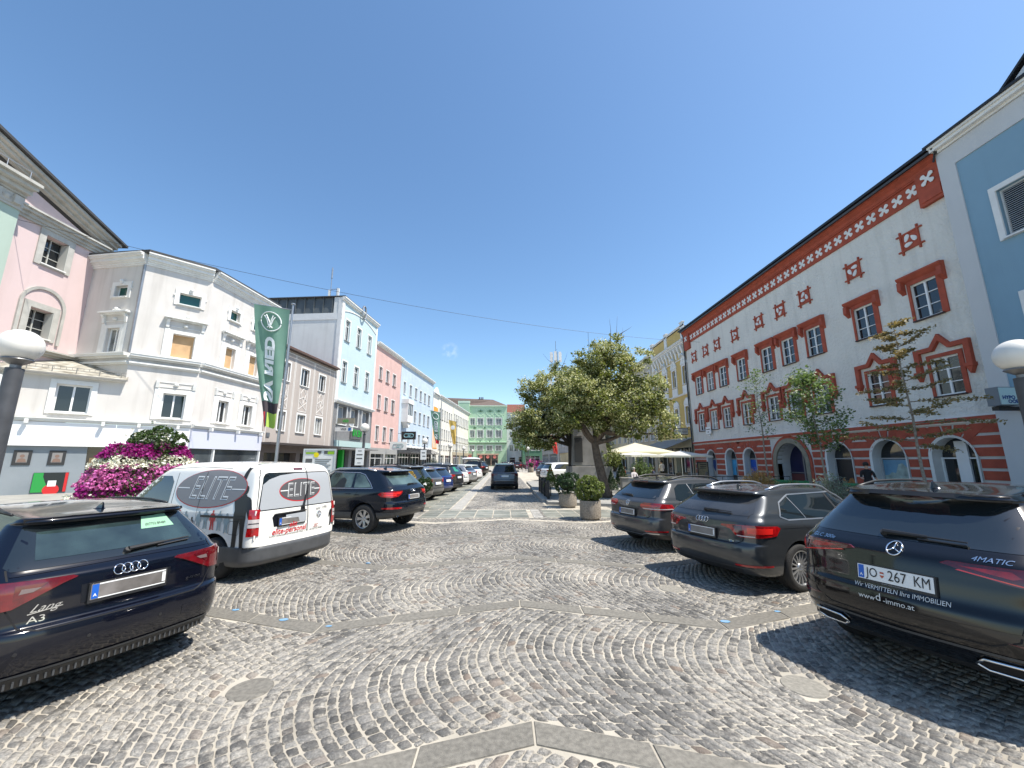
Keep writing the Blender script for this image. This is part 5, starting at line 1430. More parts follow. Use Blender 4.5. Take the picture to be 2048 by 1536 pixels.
    def patch(s, name, polys, side, m, off=.003, parent=None, cell=.07, tris=None, skirt=.0, sep=False, smooth=True):
        """polys: outlines in the (along, z) plane of the given side, projected on to the shell"""
        d, ex = s.axes(side); bm = bmesh.new()
        if tris:
            V, F = tris; vs = [bm.verts.new((x, 0, z)) for x, z in V]
            for f in F:
                try: bm.faces.new([vs[i] for i in f])
                except ValueError: pass
        else:
            for P in polys:
                try: bm.faces.new([bm.verts.new((x, 0, z)) for x, z in P])
                except ValueError: pass
        xs = [v.co.x for v in bm.verts]; zs = [v.co.z for v in bm.verts]
        if cell:
            x = math.floor(min(xs) / cell) * cell + cell
            while x < max(xs):
                bmesh.ops.bisect_plane(bm, geom=bm.verts[:] + bm.edges[:] + bm.faces[:], plane_co=(x + .0001, 0, 0), plane_no=(1, 0, 0)); x += cell
            z = math.floor(min(zs) / cell) * cell + cell
            while z < max(zs):
                bmesh.ops.bisect_plane(bm, geom=bm.verts[:] + bm.edges[:] + bm.faces[:], plane_co=(0, 0, z + .0001), plane_no=(0, 0, 1)); z += cell
        for v in bm.verts: v.co = s.hit(ex * v.co.x + Vector((0, 0, v.co.z)) - d * 4, d, off)
        if skirt:
            be = [e for e in bm.edges if e.is_boundary]
            r = bmesh.ops.extrude_edge_only(bm, edges=be)
            for v in r['geom']:
                if isinstance(v, bmesh.types.BMVert): v.co += d * skirt
        bmesh.ops.recalc_face_normals(bm, faces=bm.faces)
        fs = [f for f in bm.faces]
        if fs:
            c = sum((f.normal.dot(d) * f.calc_area() for f in fs))
            if c > 0: bmesh.ops.reverse_faces(bm, faces=bm.faces)
        me = bpy.data.meshes.new(name); bm.to_mesh(me); bm.free(); me.materials.append(m)
        if smooth: me.polygons.foreach_set('use_smooth', [True] * len(me.polygons))
        if skirt: me.set_sharp_from_angle(angle=R(45))
        o = bpy.data.objects.new(name, me); col.objects.link(o); o.parent = parent or s.root; return o
    def mirror(s, o, name=None, parent=None):
        me = o.data.copy(); me.transform(Matrix.Scale(-1, 4, (1, 0, 0))); me.flip_normals()
        c = bpy.data.objects.new(name or o.name.split('.')[0], me); col.objects.link(c); c.parent = parent or s.root; return c
    def both(s, name, polys, side, m, **k):
        a = s.patch(name, polys, side, m, **k); b = s.mirror(a); return a, b
    def strip(s, name, pts, side, m, w=.008, off=.002, parent=None, cell=.08, closed=False):
        P = [Vector(p) for p in pts]; n = len(P); L_, R_ = [], []
        for i in range(n):
            a = P[(i - 1) % n] if (closed or i > 0) else P[i]; b = P[(i + 1) % n] if (closed or i < n - 1) else P[i]
            d = (b - a).normalized(); nn = Vector((-d.y, d.x)) * w / 2
            L_.append(P[i] + nn); R_.append(P[i] - nn)
        polys = []
        for i in range(n if closed else n - 1):
            j = (i + 1) % n; polys.append([tuple(L_[i]), tuple(L_[j]), tuple(R_[j]), tuple(R_[i])])
        return s.patch(name, polys, side, m, off=off, parent=parent, cell=cell)
    def text(s, name, txt, side, at, size, m, off=.004, parent=None, **k):
        V, F = text_mesh(txt, size, **k)
        return s.patch(name, None, side, m, off=off, parent=parent, cell=.12, tris=([(x + at[0], z + at[1]) for x, z in V], F), smooth=False)
    def mesh(s, name, mb, m, parent=None, smooth='auto'):
        return mb.build(name, m, parent or s.root, smooth=smooth)
    def wheel(s, x, y, r, wd=.22, style='alloy5', rim=RIMS, rr=.68):
        sx = 1 if x > 0 else -1
        key = ('wheel', round(r, 3), style, sx, rim.name, round(rr, 2))
        if key in WCACHE:
            src = WCACHE[key]; w = src.copy(); col.objects.link(w); w.parent = s.root; w.location = (x, y, r)
            for ch in [c for c in bpy.data.objects if c.parent == src]: d = ch.copy(); col.objects.link(d); d.parent = w
            return w
        # hub (the wheel object itself), tyre and rim as its pieces
        h = wd / 2
        hub = MB(); hub.lathe([(.03, -h * .3 * sx), (r * .17, h * .62 * sx), (r * .15, h * .72 * sx), (.001, h * .74 * sx)], (0, 0, 0), 16, 'x')
        for k in range(5): a = 2 * math.pi * k / 5 + .3; hub.lathe([(.009, h * .66 * sx), (.008, h * .82 * sx)], (0, r * .1 * math.cos(a), r * .1 * math.sin(a)), 6, 'x')
        o = s.mesh('wheel', hub, rim); o.location = (x, y, r)
        t = MB(); R0 = r * rr
        prof = [(R0, -h * .95), (R0 * 1.03, -h), (r * .9, -h * 1.02), (r * .975, -h * .88), (r, -h * .7), (r, -h * .18), (r * .985, -h * .16), (r * .985, -h * .1), (r, -h * .08), (r, h * .08), (r * .985, h * .1), (r * .985, h * .16), (r, h * .18), (r, h * .7), (r * .975, h * .88), (r * .9, h * 1.02), (R0 * 1.03, h), (R0, h * .95)]
        t.lathe(prof, (0, 0, 0), 48, 'x', caps=False); s.mesh('tyre', t, TYRE, o)
        g = MB(); q = h * .8 * sx
        g.lathe([(R0 * .99, -h * .9), (R0 * .93, -h * .6), (R0 * .90, h * .2 * sx), (R0 * .94, h * .7 * sx), (R0 * 1.0, h * .98 * sx)], (0, 0, 0), 40, 'x', caps=False)
        g.lathe([(R0 * .96, h * .96 * sx), (R0 * 1.02, h * 1.0 * sx), (R0 * 1.03, h * .92 * sx)], (0, 0, 0), 40, 'x', caps=False)
        if style == 'steel':
            g.lathe([(r * .16, h * .55 * sx), (R0 * .45, h * .35 * sx), (R0 * .62, h * .55 * sx), (R0 * .72, h * .42 * sx), (R0 * .80, h * .2 * sx), (R0 * .94, h * .25 * sx)], (0, 0, 0), 40, 'x', caps=False)
            s.mesh('rim', g, rim, o); g = MB()
            for k in range(14):
                a = 2 * math.pi * k / 14; c, sn = math.cos(a), math.sin(a); rr_ = R0 * .78
                P = []
                for (e, f) in ((-.016, -.035), (.016, -.035), (.022, .035), (-.022, .035)):
                    P.append((h * .42 * sx, (rr_ + f) * c - e * sn, (rr_ + f) * sn + e * c))
                g.add(P, [(0, 1, 2, 3)])
            s.mesh('vent_holes', g, SEAM, o)
        else:
            ns, dbl = {'alloy5': (5, 1), 'alloy7': (7, 0), 'alloy10': (10, 0), 'split5': (5, 2), 'multi': (16, 0)}[style]
            for k in range(ns):
                a = 2 * math.pi * k / ns
                def pt(rad, t, xx):
                    aa = a + t / max(rad, .01); return (xx, rad * math.cos(aa), rad * math.sin(aa))
                w0, w1 = (R0 * .16, R0 * .12) if ns <= 7 else (R0 * .07, R0 * .05)
                if style == 'alloy7': w0, w1 = R0 * .10, R0 * .17
                for br in ([0] if not dbl == 2 else [-.16 * R0, .16 * R0]):
                    P = [pt(r * .13, -w0 + br * .3, h * .62 * sx), pt(r * .13, w0 + br * .3, h * .62 * sx), pt(R0 * .6, w1 * .9 + br, h * .78 * sx), pt(R0 * .95, w1 * (1.3 if style == 'alloy7' else 1) + br * 1.6, h * .8 * sx), pt(R0 * .95, -w1 * (1.3 if style == 'alloy7' else 1) + br * 1.6, h * .8 * sx), pt(R0 * .6, -w1 * .9 + br, h * .78 * sx)]
                    Pb = [(p[0] - .05 * sx, p[1] * 1.0, p[2] * 1.0) for p in P]
                    g.add(P + Pb, [(0, 1, 2, 5), (5, 2, 3, 4)] + [(i, (i + 1) % 6, 6 + (i + 1) % 6, 6 + i) for i in range(6)])
            s.mesh('rim', g, rim, o)
            g = MB(); g.lathe([(.01, h * .05 * sx), (R0 * .9, h * .05 * sx)], (0, 0, 0), 24, 'x', caps=False); s.mesh('brake_disc', g, RIMD, o)
        WCACHE[key] = o
        return o
    def wheels(s, ys, r, track, **k):
        out = []
        for y in ys:
            for sx in (1, -1): out.append(s.wheel(sx * track, y, r, **k))
        return out
    def plate(s, x, z, w=.52, h=.12, blur=True, side='r', txt=None, tilt=True, ownholder=True):
        p = s.to3(side, (x, z), .012); pu = s.to3(side, (x, z + .05), .012); pd = s.to3(side, (x, z - .05), .012)
        up = (pu - pd).normalized(); d, ex = s.axes(side); n = ex.cross(up).normalized() * 1.0
        if n.dot(d) > 0: n = -n
        M = Matrix(((ex.x, n.x, up.x, p.x), (ex.y, n.y, up.y, p.y), (ex.z, n.z, up.z, p.z), (0, 0, 0, 1)))
        b = MB(M); b.box(-w / 2 - .012, w / 2 + .012, -.03, .006, -h / 2 - .022, h / 2 + .01); o = s.mesh('number_plate', b, CPLAST)
        b = MB(M); b.box(-w / 2, w / 2, .0062, .009, -h / 2, h / 2); s.mesh('plate_face', b, PLATEB if blur == 1 else PLATEW, o)
        if w > .3:
            b = MB(M); b.box(-w / 2 + .006, -w / 2 + .048, .0092, .0105, -h / 2 + .006, h / 2 - .006); s.mesh('blue_field', b, PLATEBL, o)
            b = MB(M); text_on(b, 'A', (-w / 2 + .027, .0112, -h * .22), (1, 0, 0), (0, 0, 1), .03, bold=.001); s.mesh('country_letter', b, PLATEW, o)
            if blur == 1 and s.hi:
                b = MB(M); b.box(-w / 2 + .05, w / 2 - .004, .0092, .0105, h / 2 - .012, h / 2 - .002); b.box(-w / 2 + .05, w / 2 - .004, .0092, .0105, -h / 2 + .002, -h / 2 + .010); b.box(w / 2 - .03, w / 2 - .004, .0107, .011, -h / 2 + .02, h / 2 - .02); s.mesh('plate_rim', b, PLATEW, o)
        return o, M
    def logo_rings(s, at, side='r', r=.034, off=.006, m=CHROME):
        b = MB(); d, ex = s.axes(side)
        for k in range(4):
            cx = at[0] + (k - 1.5) * r * 1.42; P = []
            for j in range(17):
                t = 2 * math.pi * j / 16; P.append(tuple(s.to3(side, (cx + r * math.cos(t), at[1] + r * math.sin(t)), off)))
            b.tube(P, r * .13, 5)
        return s.mesh('four_ring_badge', b, m, smooth=True)
    def disc_badge(s, at, kind, side='r', r=.045, off=.008):
        b = MB(); P = []
        for j in range(21):
            t = 2 * math.pi * j / 20; P.append(tuple(s.to3(side, (at[0] + r * math.cos(t), at[1] + r * math.sin(t)), off)))
        b.tube(P, r * .12, 5)
        def seg(p, q): b.tube([tuple(s.to3(side, (at[0] + p[0] * r, at[1] + p[1] * r), off)), tuple(s.to3(side, (at[0] + q[0] * r, at[1] + q[1] * r), off))], r * .11, 5)
        if kind == 'star':
            for a in (90, 210, 330): seg((0, 0), (math.cos(R(a)), math.sin(R(a))))
        else:
            for sx in (-1, 1): seg((sx * .38, .85), (0, .12)); seg((sx * .86, .42), (sx * .42, -.8)); seg((sx * .42, -.8), (0, .02))
        o = s.mesh('round_badge', b, CHROME, smooth=True)
        return o
    def wiper(s, a, b_, side='r', m=CPLAST):
        p, q = s.to3(side, a, .03), s.to3(side, b_, .028)
        b = MB(); mid = p + (q - p) * .55; b.tube([p, mid], [.02, .014], 6); b.tube([mid, q], [.009, .006], 6); b.tube([s.to3(side, a, .0), p], [.03, .024], 8)
        b2 = p + (q - p) * .3; b.tube([s.to3(side, ((a[0] + b_[0]) / 2 * .9 + a[0] * .1, (a[1] + b_[1]) / 2 - .012), .014), s.to3(side, (b_[0], b_[1] - .012), .014)], .007, 5)
        return s.mesh('rear_wiper', b, m)
    def mirrors(s, y, z, w, m=None):
        for sx in (1, -1):
            b = MB(); c = Vector((sx * (w + .10), y, z))
            b.ball((0, 0, 0), .1, 12, 8, .72); b.v = [(c.x + a * 1.05, c.y + bb * .62, c.z + cc) for a, bb, cc in b.v]
            o = s.mesh('door_mirror', b, m or s.pm, smooth=True)
            b = MB(); b.box(min(c.x - sx * .085, c.x + sx * .085), max(c.x - sx * .085, c.x + sx * .085), c.y - .066, c.y - .06, c.z - .055, c.z + .055); s.mesh('mirror_glass', b, CGLASS, o)
            b = MB(); b.tube([(sx * (w - .05), y + .02, z - .06), (c.x - sx * .03, y, z - .04)], [.03, .022], 6); s.mesh('mirror_arm', b, CPLAST, o)
    def handle(s, y, z, m=None):
        for sd, sx in (('R', 1), ('L', -1)):
            p = s.to3(sd, (y * sx, z), .02); b = MB(); b.tube([(p.x, p.y - .1, p.z), (p.x + .008 * sx, p.y - .05, p.z), (p.x + .008 * sx, p.y + .05, p.z), (p.x, p.y + .1, p.z)], [.008, .014, .014, .008], 6); s.mesh('door_handle', b, m or s.pm)
    def sides(s, name, polys, m, **k):
        """outlines given as (y, z) seen on the car's right side; both sides are built"""
        a = s.patch(name, polys, 'R', m, **k); return a, s.mirror(a)
    def side_strip(s, name, pts, m, **k):
        a = s.strip(name, pts, 'R', m, **k); return a, s.mirror(a)
    def rails(s, y0, y1, x, z, m=SATIN, h=.045, r=.014):
        for sx in (1, -1):
            P = []
            n = 12
            for k in range(n + 1):
                t = k / n; y = y0 + (y1 - y0) * t
                hit = s.bvh.ray_cast(Vector((sx * x, y, 4)), Vector((0, 0, -1)))
                zz = hit[0].z if hit[0] else z
                P.append((sx * x, y, zz + h * min(1, 6 * t, 6 * (1 - t)) + .004))
            b = MB(); b.tube(P, r, 6); s.mesh('roof_rail', b, m, smooth=True)
    def fin(s, y, m=None):
        hit = s.bvh.ray_cast(Vector((.013, y, 4)), Vector((0, 0, -1)))[0] or s.bvh.find_nearest(Vector((.02, y, 2)))[0]; z = hit.z - .004
        b = MB(); b.prism([(y - .07, z), (y + .07, z), (y + .03, z + .015), (y - .045, z + .065), (y - .06, z + .06)], -.012, .012, 'x')
        b.v = [(x * (1.0 if zz < z + .02 else .4), yy, zz) for x, yy, zz in b.v]
        b.ball((0, y, z), .05, 10, 6, .3); s.mesh('roof_antenna', b, m or s.pm)
    def place(s, x, y, heading, z=0):
        """centre on the ground; heading: direction the nose points, degrees, 0 = +Y, positive towards +X"""
        s.root.location = (x, y, z); s.root.rotation_euler = (0, 0, -R(heading)); return s.root
def opoly(c, ang, pts):
    d, ex = c.axes(ang); out = []
    for side, a, z in pts:
        P = c.to3(side, (a, z), 0); out.append((P.dot(ex), P.z))
    return out
def lamp(c, pts, m=LAMPR, ang=35, off=.012, inner=None, name='tail_lamp'):
    """the same outline on both rear corners"""
    a = c.patch(name, [opoly(c, ang, pts)], ang, m, off=off, skirt=off + .004, cell=.05)
    b = c.mirror(a)
    for k, (ip, im) in enumerate(inner or []):
        q = c.patch('lamp_lens', [opoly(c, ang, ip)], ang, im, off=off + .003 + .001 * k, parent=a, cell=.05)
        c.mirror(q, 'lamp_lens', b)
    return a, b
def seams(c, pts, w=.009, side='r', off=.0015): return c.strip('panel_gap', pts, side, SEAM, w=w, off=off)
def rear_glass(c, P, m=CGLASS, off=.003):
    g = c.patch('rear_window', [P], 'r', m, off=off, cell=.06); return g
def mirx(P): return P + [(-x, z) for x, z in P[::-1]]

def dark_hatch():
    L, W = 4.31, 1.785
    NAVY = paint('navy_paint', (.0016, .0027, .008), .25, dirt=.035)
    lev = [(.20,.18,.30,.25,.78,.25,.45,.05), (.22,.19,.16,.10,.85,.25,.45,.06), (.34,.32,.05,.03,.885,.25,.5,.07), (.50,.50,.00,.00,.893,.25,.5,.09),
           (.63,.58,.015,.02,.893,.25,.5,.09), (.665,.62,.055,.05,.890,.23,.5,.09), (.86,.70,.075,.12,.886,.22,.5,.09), (.965,.84,.09,.30,.872,.20,.5,.08),
           (1.02,.96,.15,1.15,.835,.2,.4,.07), (1.07,.99,.19,1.24,.815,.2,.35,.07), (1.345,1.33,.50,1.95,.63,.16,.3,.05), (1.375,1.37,.42,2.02,.605,.16,.3,.05), (1.40,1.40,.44,2.1,.57,.14,.25,.05),
           (1.412,1.43,.62,2.25,.42,.14,.2,.03), (1.415,1.44,.8,2.3,.0,.1,.1,.0)]
    c = Car('parked_car', 'dark navy hatchback at the left edge with dusty bumper and green note in rear window', 'car', L, W, lev, NAVY, lowmat=CPLAST, lowt=1.6)
    wy = [-L / 2 + .80, L / 2 - .88]; c.body(wy, .325); c.wheels(wy, .315, .775, style='alloy5')
    rear_glass(c, mirx([(-.67, 1.045), (-.70, 1.075), (-.555, 1.335), (-.48, 1.35), (0, 1.358)]), CGLASS)
    c.patch('rear_window_band', [mirx([(-.55, 1.10), (-.50, 1.29), (0, 1.30)])[:3] + mirx([(-.55, 1.10), (-.50, 1.29), (0, 1.30)])[3:]], 'r', CGLASST, off=.0045)
    n = c.patch('paper_note', [[(.20, 1.335), (.40, 1.335), (.44, 1.225), (.16, 1.225)]], 'r', mat('pale_green_paper', (.22, .42, .28), .6), off=.006)
    c.text('note_lettering', '(0)7752 89489', 'r', (.29, 1.255), .03, INK, off=.008, parent=n)
    c.strip('spoiler_edge', [(-.56, 1.372), (-.3, 1.38), (.3, 1.38), (.56, 1.372)], 'r', CPLAST, w=.035, off=.012)
    c.sides('side_window', [[(-1.25, 1.035), (-.95, 1.25), (-.7, 1.335), (.15, 1.345), (.62, 1.03), (.5, .99), (-1.1, 1.01)]], CGLASS)
    c.side_strip('window_pillar', [(-.3, .99), (-.32, 1.35)], CPLAST, w=.05, off=.006)
    lamp(c, [('r', .34, .955), ('r', .37, .968), ('r', .80, .985), ('R', -1.80, .965), ('R', -1.72, .90), ('R', -1.86, .80), ('r', .80, .785), ('r', .66, .80), ('r', .42, .925)], mat('deep_red_lamp', (.15, .004, .008), .12, coat=1.0, color2=(.08, .003, .006), vscale=16), ang=38,
         inner=[([('r', .50, .95), ('r', .66, .958), ('r', .66, .86), ('r', .62, .87)], LAMPD), ([('r', .53, .925), ('r', .63, .93), ('r', .64, .895), ('r', .57, .90)], mat('smoked_lens', (.16, .12, .12), .2, coat=1.0)), ([('R', -1.86, .95), ('r', .78, .96), ('r', .78, .82), ('R', -1.9, .82)], LAMPD)])
    c.strip('panel_gap', [(.69, 1.06), (.695, .97), (.69, .80), (.62, .66), (.52, .625), (-.52, .625), (-.62, .66), (-.69, .80), (-.695, .97), (-.69, 1.06)], 'r', SEAM, w=.010)
    c.strip('crease', [(-.68, 1.018), (0, 1.03), (.68, 1.018)], 'r', NAVY, w=.012, off=.004)
    c.patch('plate_recess', [[(-.31, .885), (.31, .885), (.30, .745), (-.30, .745)]], 'r', mat('dark_recess', (.004, .005, .009), .35), off=.002)
    c.plate(0, .815, blur=1)
    c.logo_rings((0, .948), r=.038)
    t = c.text('model_badge', 'A3', 'r', (-.53, .70), .065, CHROME, off=.005, width=1.3); c.text('trim_badge', 'g-tron', 'r', (.52, .745), .044, CHROME, off=.009, width=1.25)
    c.text('dealer_script', 'Lang', 'r', (-.50, .775), .075, CHROME, off=.005, shear=.6, width=1.1)
    c.strip('script_underline', [(-.58, .742), (-.40, .765)], 'r', CHROME, w=.006, off=.005)
    c.strip('bumper_trim', [(-.70, .345), (0, .34), (.70, .345)], 'r', CGREYP, w=.018, off=.010)
    c.patch('diffuser', [mirx([(-.74, .245), (-.70, .33), (0, .325)])], 'r', CPLAST, off=.006)
    b = MB()
    for k in range(34):
        x = -.66 + k * .04; p = c.to3('r', (x, .29), .012); b.box(p.x - .006, p.x + .006, p.y - .004, p.y + .01, p.z - .025, p.z + .025)
    c.mesh('diffuser_ribs', b, CGREYP)
    for x in (-.62, -.24, .24, .62):
        b = MB(); p = c.to3('r', (x, .50), .002); b.lathe([(.012, -.002), (.012, .002), (.009, .003)], (p.x, p.y, p.z), 12, 'y'); c.mesh('parking_sensor', b, CPLAST)
    c.patch('tow_cover', [[(.42, .44), (.50, .44), (.50, .52), (.42, .52)]], 'r', NAVY, off=.003)
    c.wiper((.0, 1.075), (.50, 1.095)); c.mirrors(.55, 1.02, .87); c.handle(-.75, .90); c.handle(.2, .88); c.fin(-1.35)
    c.rails(-1.35, .45, .56, 1.42, CPLAST, h=.012, r=.012)
    c.side_strip('panel_gap', [(-.3, .99), (-.32, .45), (.62, .40), (.66, .97)], SEAM, w=.008, off=.0015)
    c.side_strip('crease', [(-1.7, .84), (0, .82), (1.6, .76)], NAVY, w=.01, off=.004)
    return c.place(-5.19, 4.66, -66)
def dark_glc():
    L, W = 4.72, 1.89
    BLK = paint('black_paint', (.003, .003, .004), .22, dirt=.02)
    lev = [(.26,.22,.34,.30,.80,.3,.5,.05), (.30,.24,.20,.12,.88,.3,.5,.06), (.42,.36,.06,.05,.93,.3,.5,.09), (.60,.54,.00,.00,.945,.3,.5,.12),
           (.72,.66,.01,.01,.945,.3,.5,.13), (.80,.72,.045,.03,.945,.30,.5,.13), (.95,.84,.07,.08,.942,.28,.5,.13), (1.08,.98,.10,.30,.925,.27,.5,.12),
           (1.16,1.08,.19,1.25,.88,.25,.4,.10), (1.21,1.12,.26,1.35,.855,.23,.35,.10), (1.53,1.52,.62,2.1,.655,.2,.3,.07), (1.555,1.56,.50,2.2,.63,.2,.3,.07), (1.585,1.59,.52,2.3,.59,.18,.25,.06),
           (1.60,1.62,.75,2.5,.42,.15,.2,.03), (1.605,1.635,.95,2.6,.0,.1,.1,.0)]
    c = Car('parked_car', 'glossy black SUV at the right edge with white estate agent lettering on the tailgate', 'car', L, W, lev, BLK, lowmat=CPLAST, lowt=1.5)
    wy = [-L / 2 + .98, L / 2 - .86]; c.body(wy, .37); c.wheels(wy, .36, .81, style='multi', rr=.74)
    rear_glass(c, mirx([(-.71, 1.185), (-.75, 1.225), (-.585, 1.51), (-.5, 1.535), (0, 1.545)]))
    c.strip('spoiler_edge', [(-.575, 1.558), (-.3, 1.57), (.3, 1.57), (.575, 1.558)], 'r', CPLAST, w=.03, off=.012)
    c.patch('brake_light', [[(-.22, 1.545), (.22, 1.545), (.22, 1.555), (-.22, 1.555)]], 'r', LAMPD, off=.016)
    c.sides('side_window', [[(-1.55, 1.19), (-1.15, 1.44), (-.8, 1.515), (.2, 1.53), (.80, 1.16), (.6, 1.12), (-1.4, 1.16)]], CGLASS)
    c.side_strip('window_trim', [(-1.57, 1.175), (-1.4, 1.145), (.6, 1.105), (.85, 1.15)], CHROME, w=.014, off=.006)
    c.side_strip('window_pillar', [(-.2, 1.11), (-.25, 1.53)], CPLAST, w=.05, off=.006); c.side_strip('window_pillar', [(-1.05, 1.15), (-1.0, 1.49)], CPLAST, w=.03, off=.006)
    lamp(c, [('r', .30, 1.065), ('r', .34, 1.085), ('r', .80, 1.09), ('R', -1.90, 1.07), ('R', -1.84, 1.02), ('R', -1.92, .955), ('r', .84, .94), ('r', .62, .985), ('r', .38, 1.045)], LAMPD, ang=38,
         inner=[([('r', .40, 1.065), ('r', .66, 1.07), ('r', .70, 1.035), ('r', .66, 1.02)], LAMPR), ([('r', .74, 1.06), ('R', -1.96, 1.05), ('R', -1.96, .99), ('r', .76, .99)], LAMPD), ([('r', .40, 1.040), ('r', .84, .955), ('r', .84, .948), ('r', .38, 1.034)], LAMPB)])
    c.strip('panel_gap', [(.72, 1.20), (.73, 1.0), (.72, .84), (.66, .62), (.52, .555), (.0, .54), (-.52, .555), (-.66, .62), (-.72, .84), (-.73, 1.0), (-.72, 1.20)], 'r', SEAM, w=.012)
    c.plate(0, .885, blur=0)
    o, M = [x for x in c.root.children if x.name.startswith('number_plate')][0], None
    b = MB(); p = c.to3('r', (0, .885), .012); pu = c.to3('r', (0, .935), .012); pd = c.to3('r', (0, .835), .012); up = (pu - pd).normalized(); ex = Vector((1, 0, 0)); n = Vector((0, -1, 0)); n = (ex.cross(up)); n = n if n.y < 0 else -n
    def pl(s_, x, z, sz, m, k=0.0, **kw):
        b = MB(); text_on(b, s_, p + ex * x + up * z + n * (.0125 + k), ex, up, sz, **kw); return c.mesh('plate_lettering', b, m, o)
    pl('JO', -.152, .0, .108, INK, width=.72); pl('267', .025, .0, .118, INK, width=.74, k=.0003); pl('KM', .188, .0, .118, INK, width=.66)
    b = MB(); q = p + ex * -.080 + n * .0125
    b.add([tuple(q + ex * a + up * z) for a, z in ((-.014, .022), (.014, .022), (.014, -.012), (0, -.028), (-.014, -.012))], [(0, 1, 2, 3, 4)]); c.mesh('coat_of_arms', b, mat('crest_red', (.45, .08, .03), .5), o)
    b = MB(); b.add([tuple(q + n * .001 + ex * a + up * z) for a, z in ((-.014, .008), (.014, .008), (.014, -.004), (-.014, -.004))], [(0, 1, 2, 3)]); c.mesh('crest_bar', b, PLATEW, o)
    b = MB(); text_on(b, 'www.autoneubauer.at', p + up * -.072 + n * .008, ex, up, .02); c.mesh('holder_lettering', b, mat('dull_grey', (.25, .25, .25), .5), o)
    pl(' ', 0, 0, .1, INK)if False else None
    c.text('agency_lettering', 'Wir VERMITTELN Ihre IMMOBILIEN', 'r', (.02, .768), .050, LETW, off=.006, width=.84)
    c.text('web_address', 'www', 'r', (-.205, .685), .058, LETW, off=.006); c.text('web_address', '-immo.at', 'r', (.02, .685), .058, LETW, off=.006); c.text('initial_letter', 'd', 'r', (-.118, .70), .085, LETW, off=.006)
    c.disc_badge((0, 1.115), 'star', r=.052)
    c.text('model_badge', 'GLC 300e', 'r', (-.60, 1.125), .04, CHROME, off=.006, width=1.35, shear=.2); c.text('trim_badge', '4MATIC', 'r', (.56, 1.125), .045, CHROME, off=.006, width=1.3, shear=.2)
    # oval exhaust trims
    for sx in (-1, 1):
        P = []; Q = []
        for x, z in ((-.15, .41), (-.10, .375), (.06, .375), (.16, .40), (.13, .455), (-.10, .45)):
            P.append(tuple(c.to3('r', (sx * (.56 + x * 1.0), z), .02)))
        b = MB(); b.tube(P + [P[0]], .011, 6); o2 = c.mesh('exhaust_trim', b, CHROME, smooth=True)
        c.patch('exhaust_opening', [[(sx * (.56 + x * .95), z) for x, z in ((-.15, .41), (-.10, .38), (.06, .38), (.15, .40), (.12, .45), (-.10, .445))]], 'r', SEAM, off=.012, parent=o2)
    lamp(c, [('r', .60, .60), ('r', .84, .605), ('R', -1.98, .60), ('R', -1.98, .575), ('r', .8, .565)], LAMPD, off=.006, name='reflector')
    c.strip('bumper_crease', [(-.80, .665), (0, .635), (.80, .665)], 'r', BLK, w=.02, off=.006)
    c.strip('bumper_trim', [(-.80, .50), (0, .485), (.80, .50)], 'r', CGREYP, w=.02, off=.006)
    c.wiper((-.12, 1.215), (.42, 1.205)); c.mirrors(.75, 1.17, .93); c.handle(-.75, 1.02); c.handle(.25, 1.0); c.fin(-1.35); c.rails(-1.5, .7, .60, 1.6, CPLAST, h=.035)
    c.side_strip('panel_gap', [(-.2, 1.11), (-.25, .5), (.8, .45), (.85, 1.1)], SEAM, w=.008, off=.0015)
    return c.place(5.52, 4.42, 69)
def wagon_levels(h=1.43, w=.92, z0=.22, glass_base=1.04, lamp=.97):
    return [(z0,.18,.32,.28,w-.12,.25,.5,.05), (z0+.03,.20,.18,.12,w-.05,.25,.5,.06), (.38,.34,.05,.04,w-.01,.25,.5,.09), (.54,.50,.00,.00,w,.25,.5,.12),
           (.66,.60,.015,.01,w,.25,.5,.12), (.70,.64,.05,.03,w,.24,.5,.12), (.86,.72,.065,.10,w-.002,.22,.5,.12), (lamp,.84,.09,.32,w-.015,.20,.5,.11),
           (glass_base,.97,.16,1.35,w-.055,.2,.4,.09), (glass_base+.05,1.0,.21,1.45,w-.075,.2,.35,.09), (h-.10,h-.09,.58,2.25,w-.265,.16,.3,.06), (h-.07,h-.05,.46,2.35,w-.285,.16,.3,.06), (h-.045,h-.025,.48,2.45,w-.32,.14,.25,.05),
           (h-.03,h-.0,.68,2.6,w-.45,.14,.2,.03), (h-.025,h+.01,.9,2.7,.0,.1,.1,.0)]
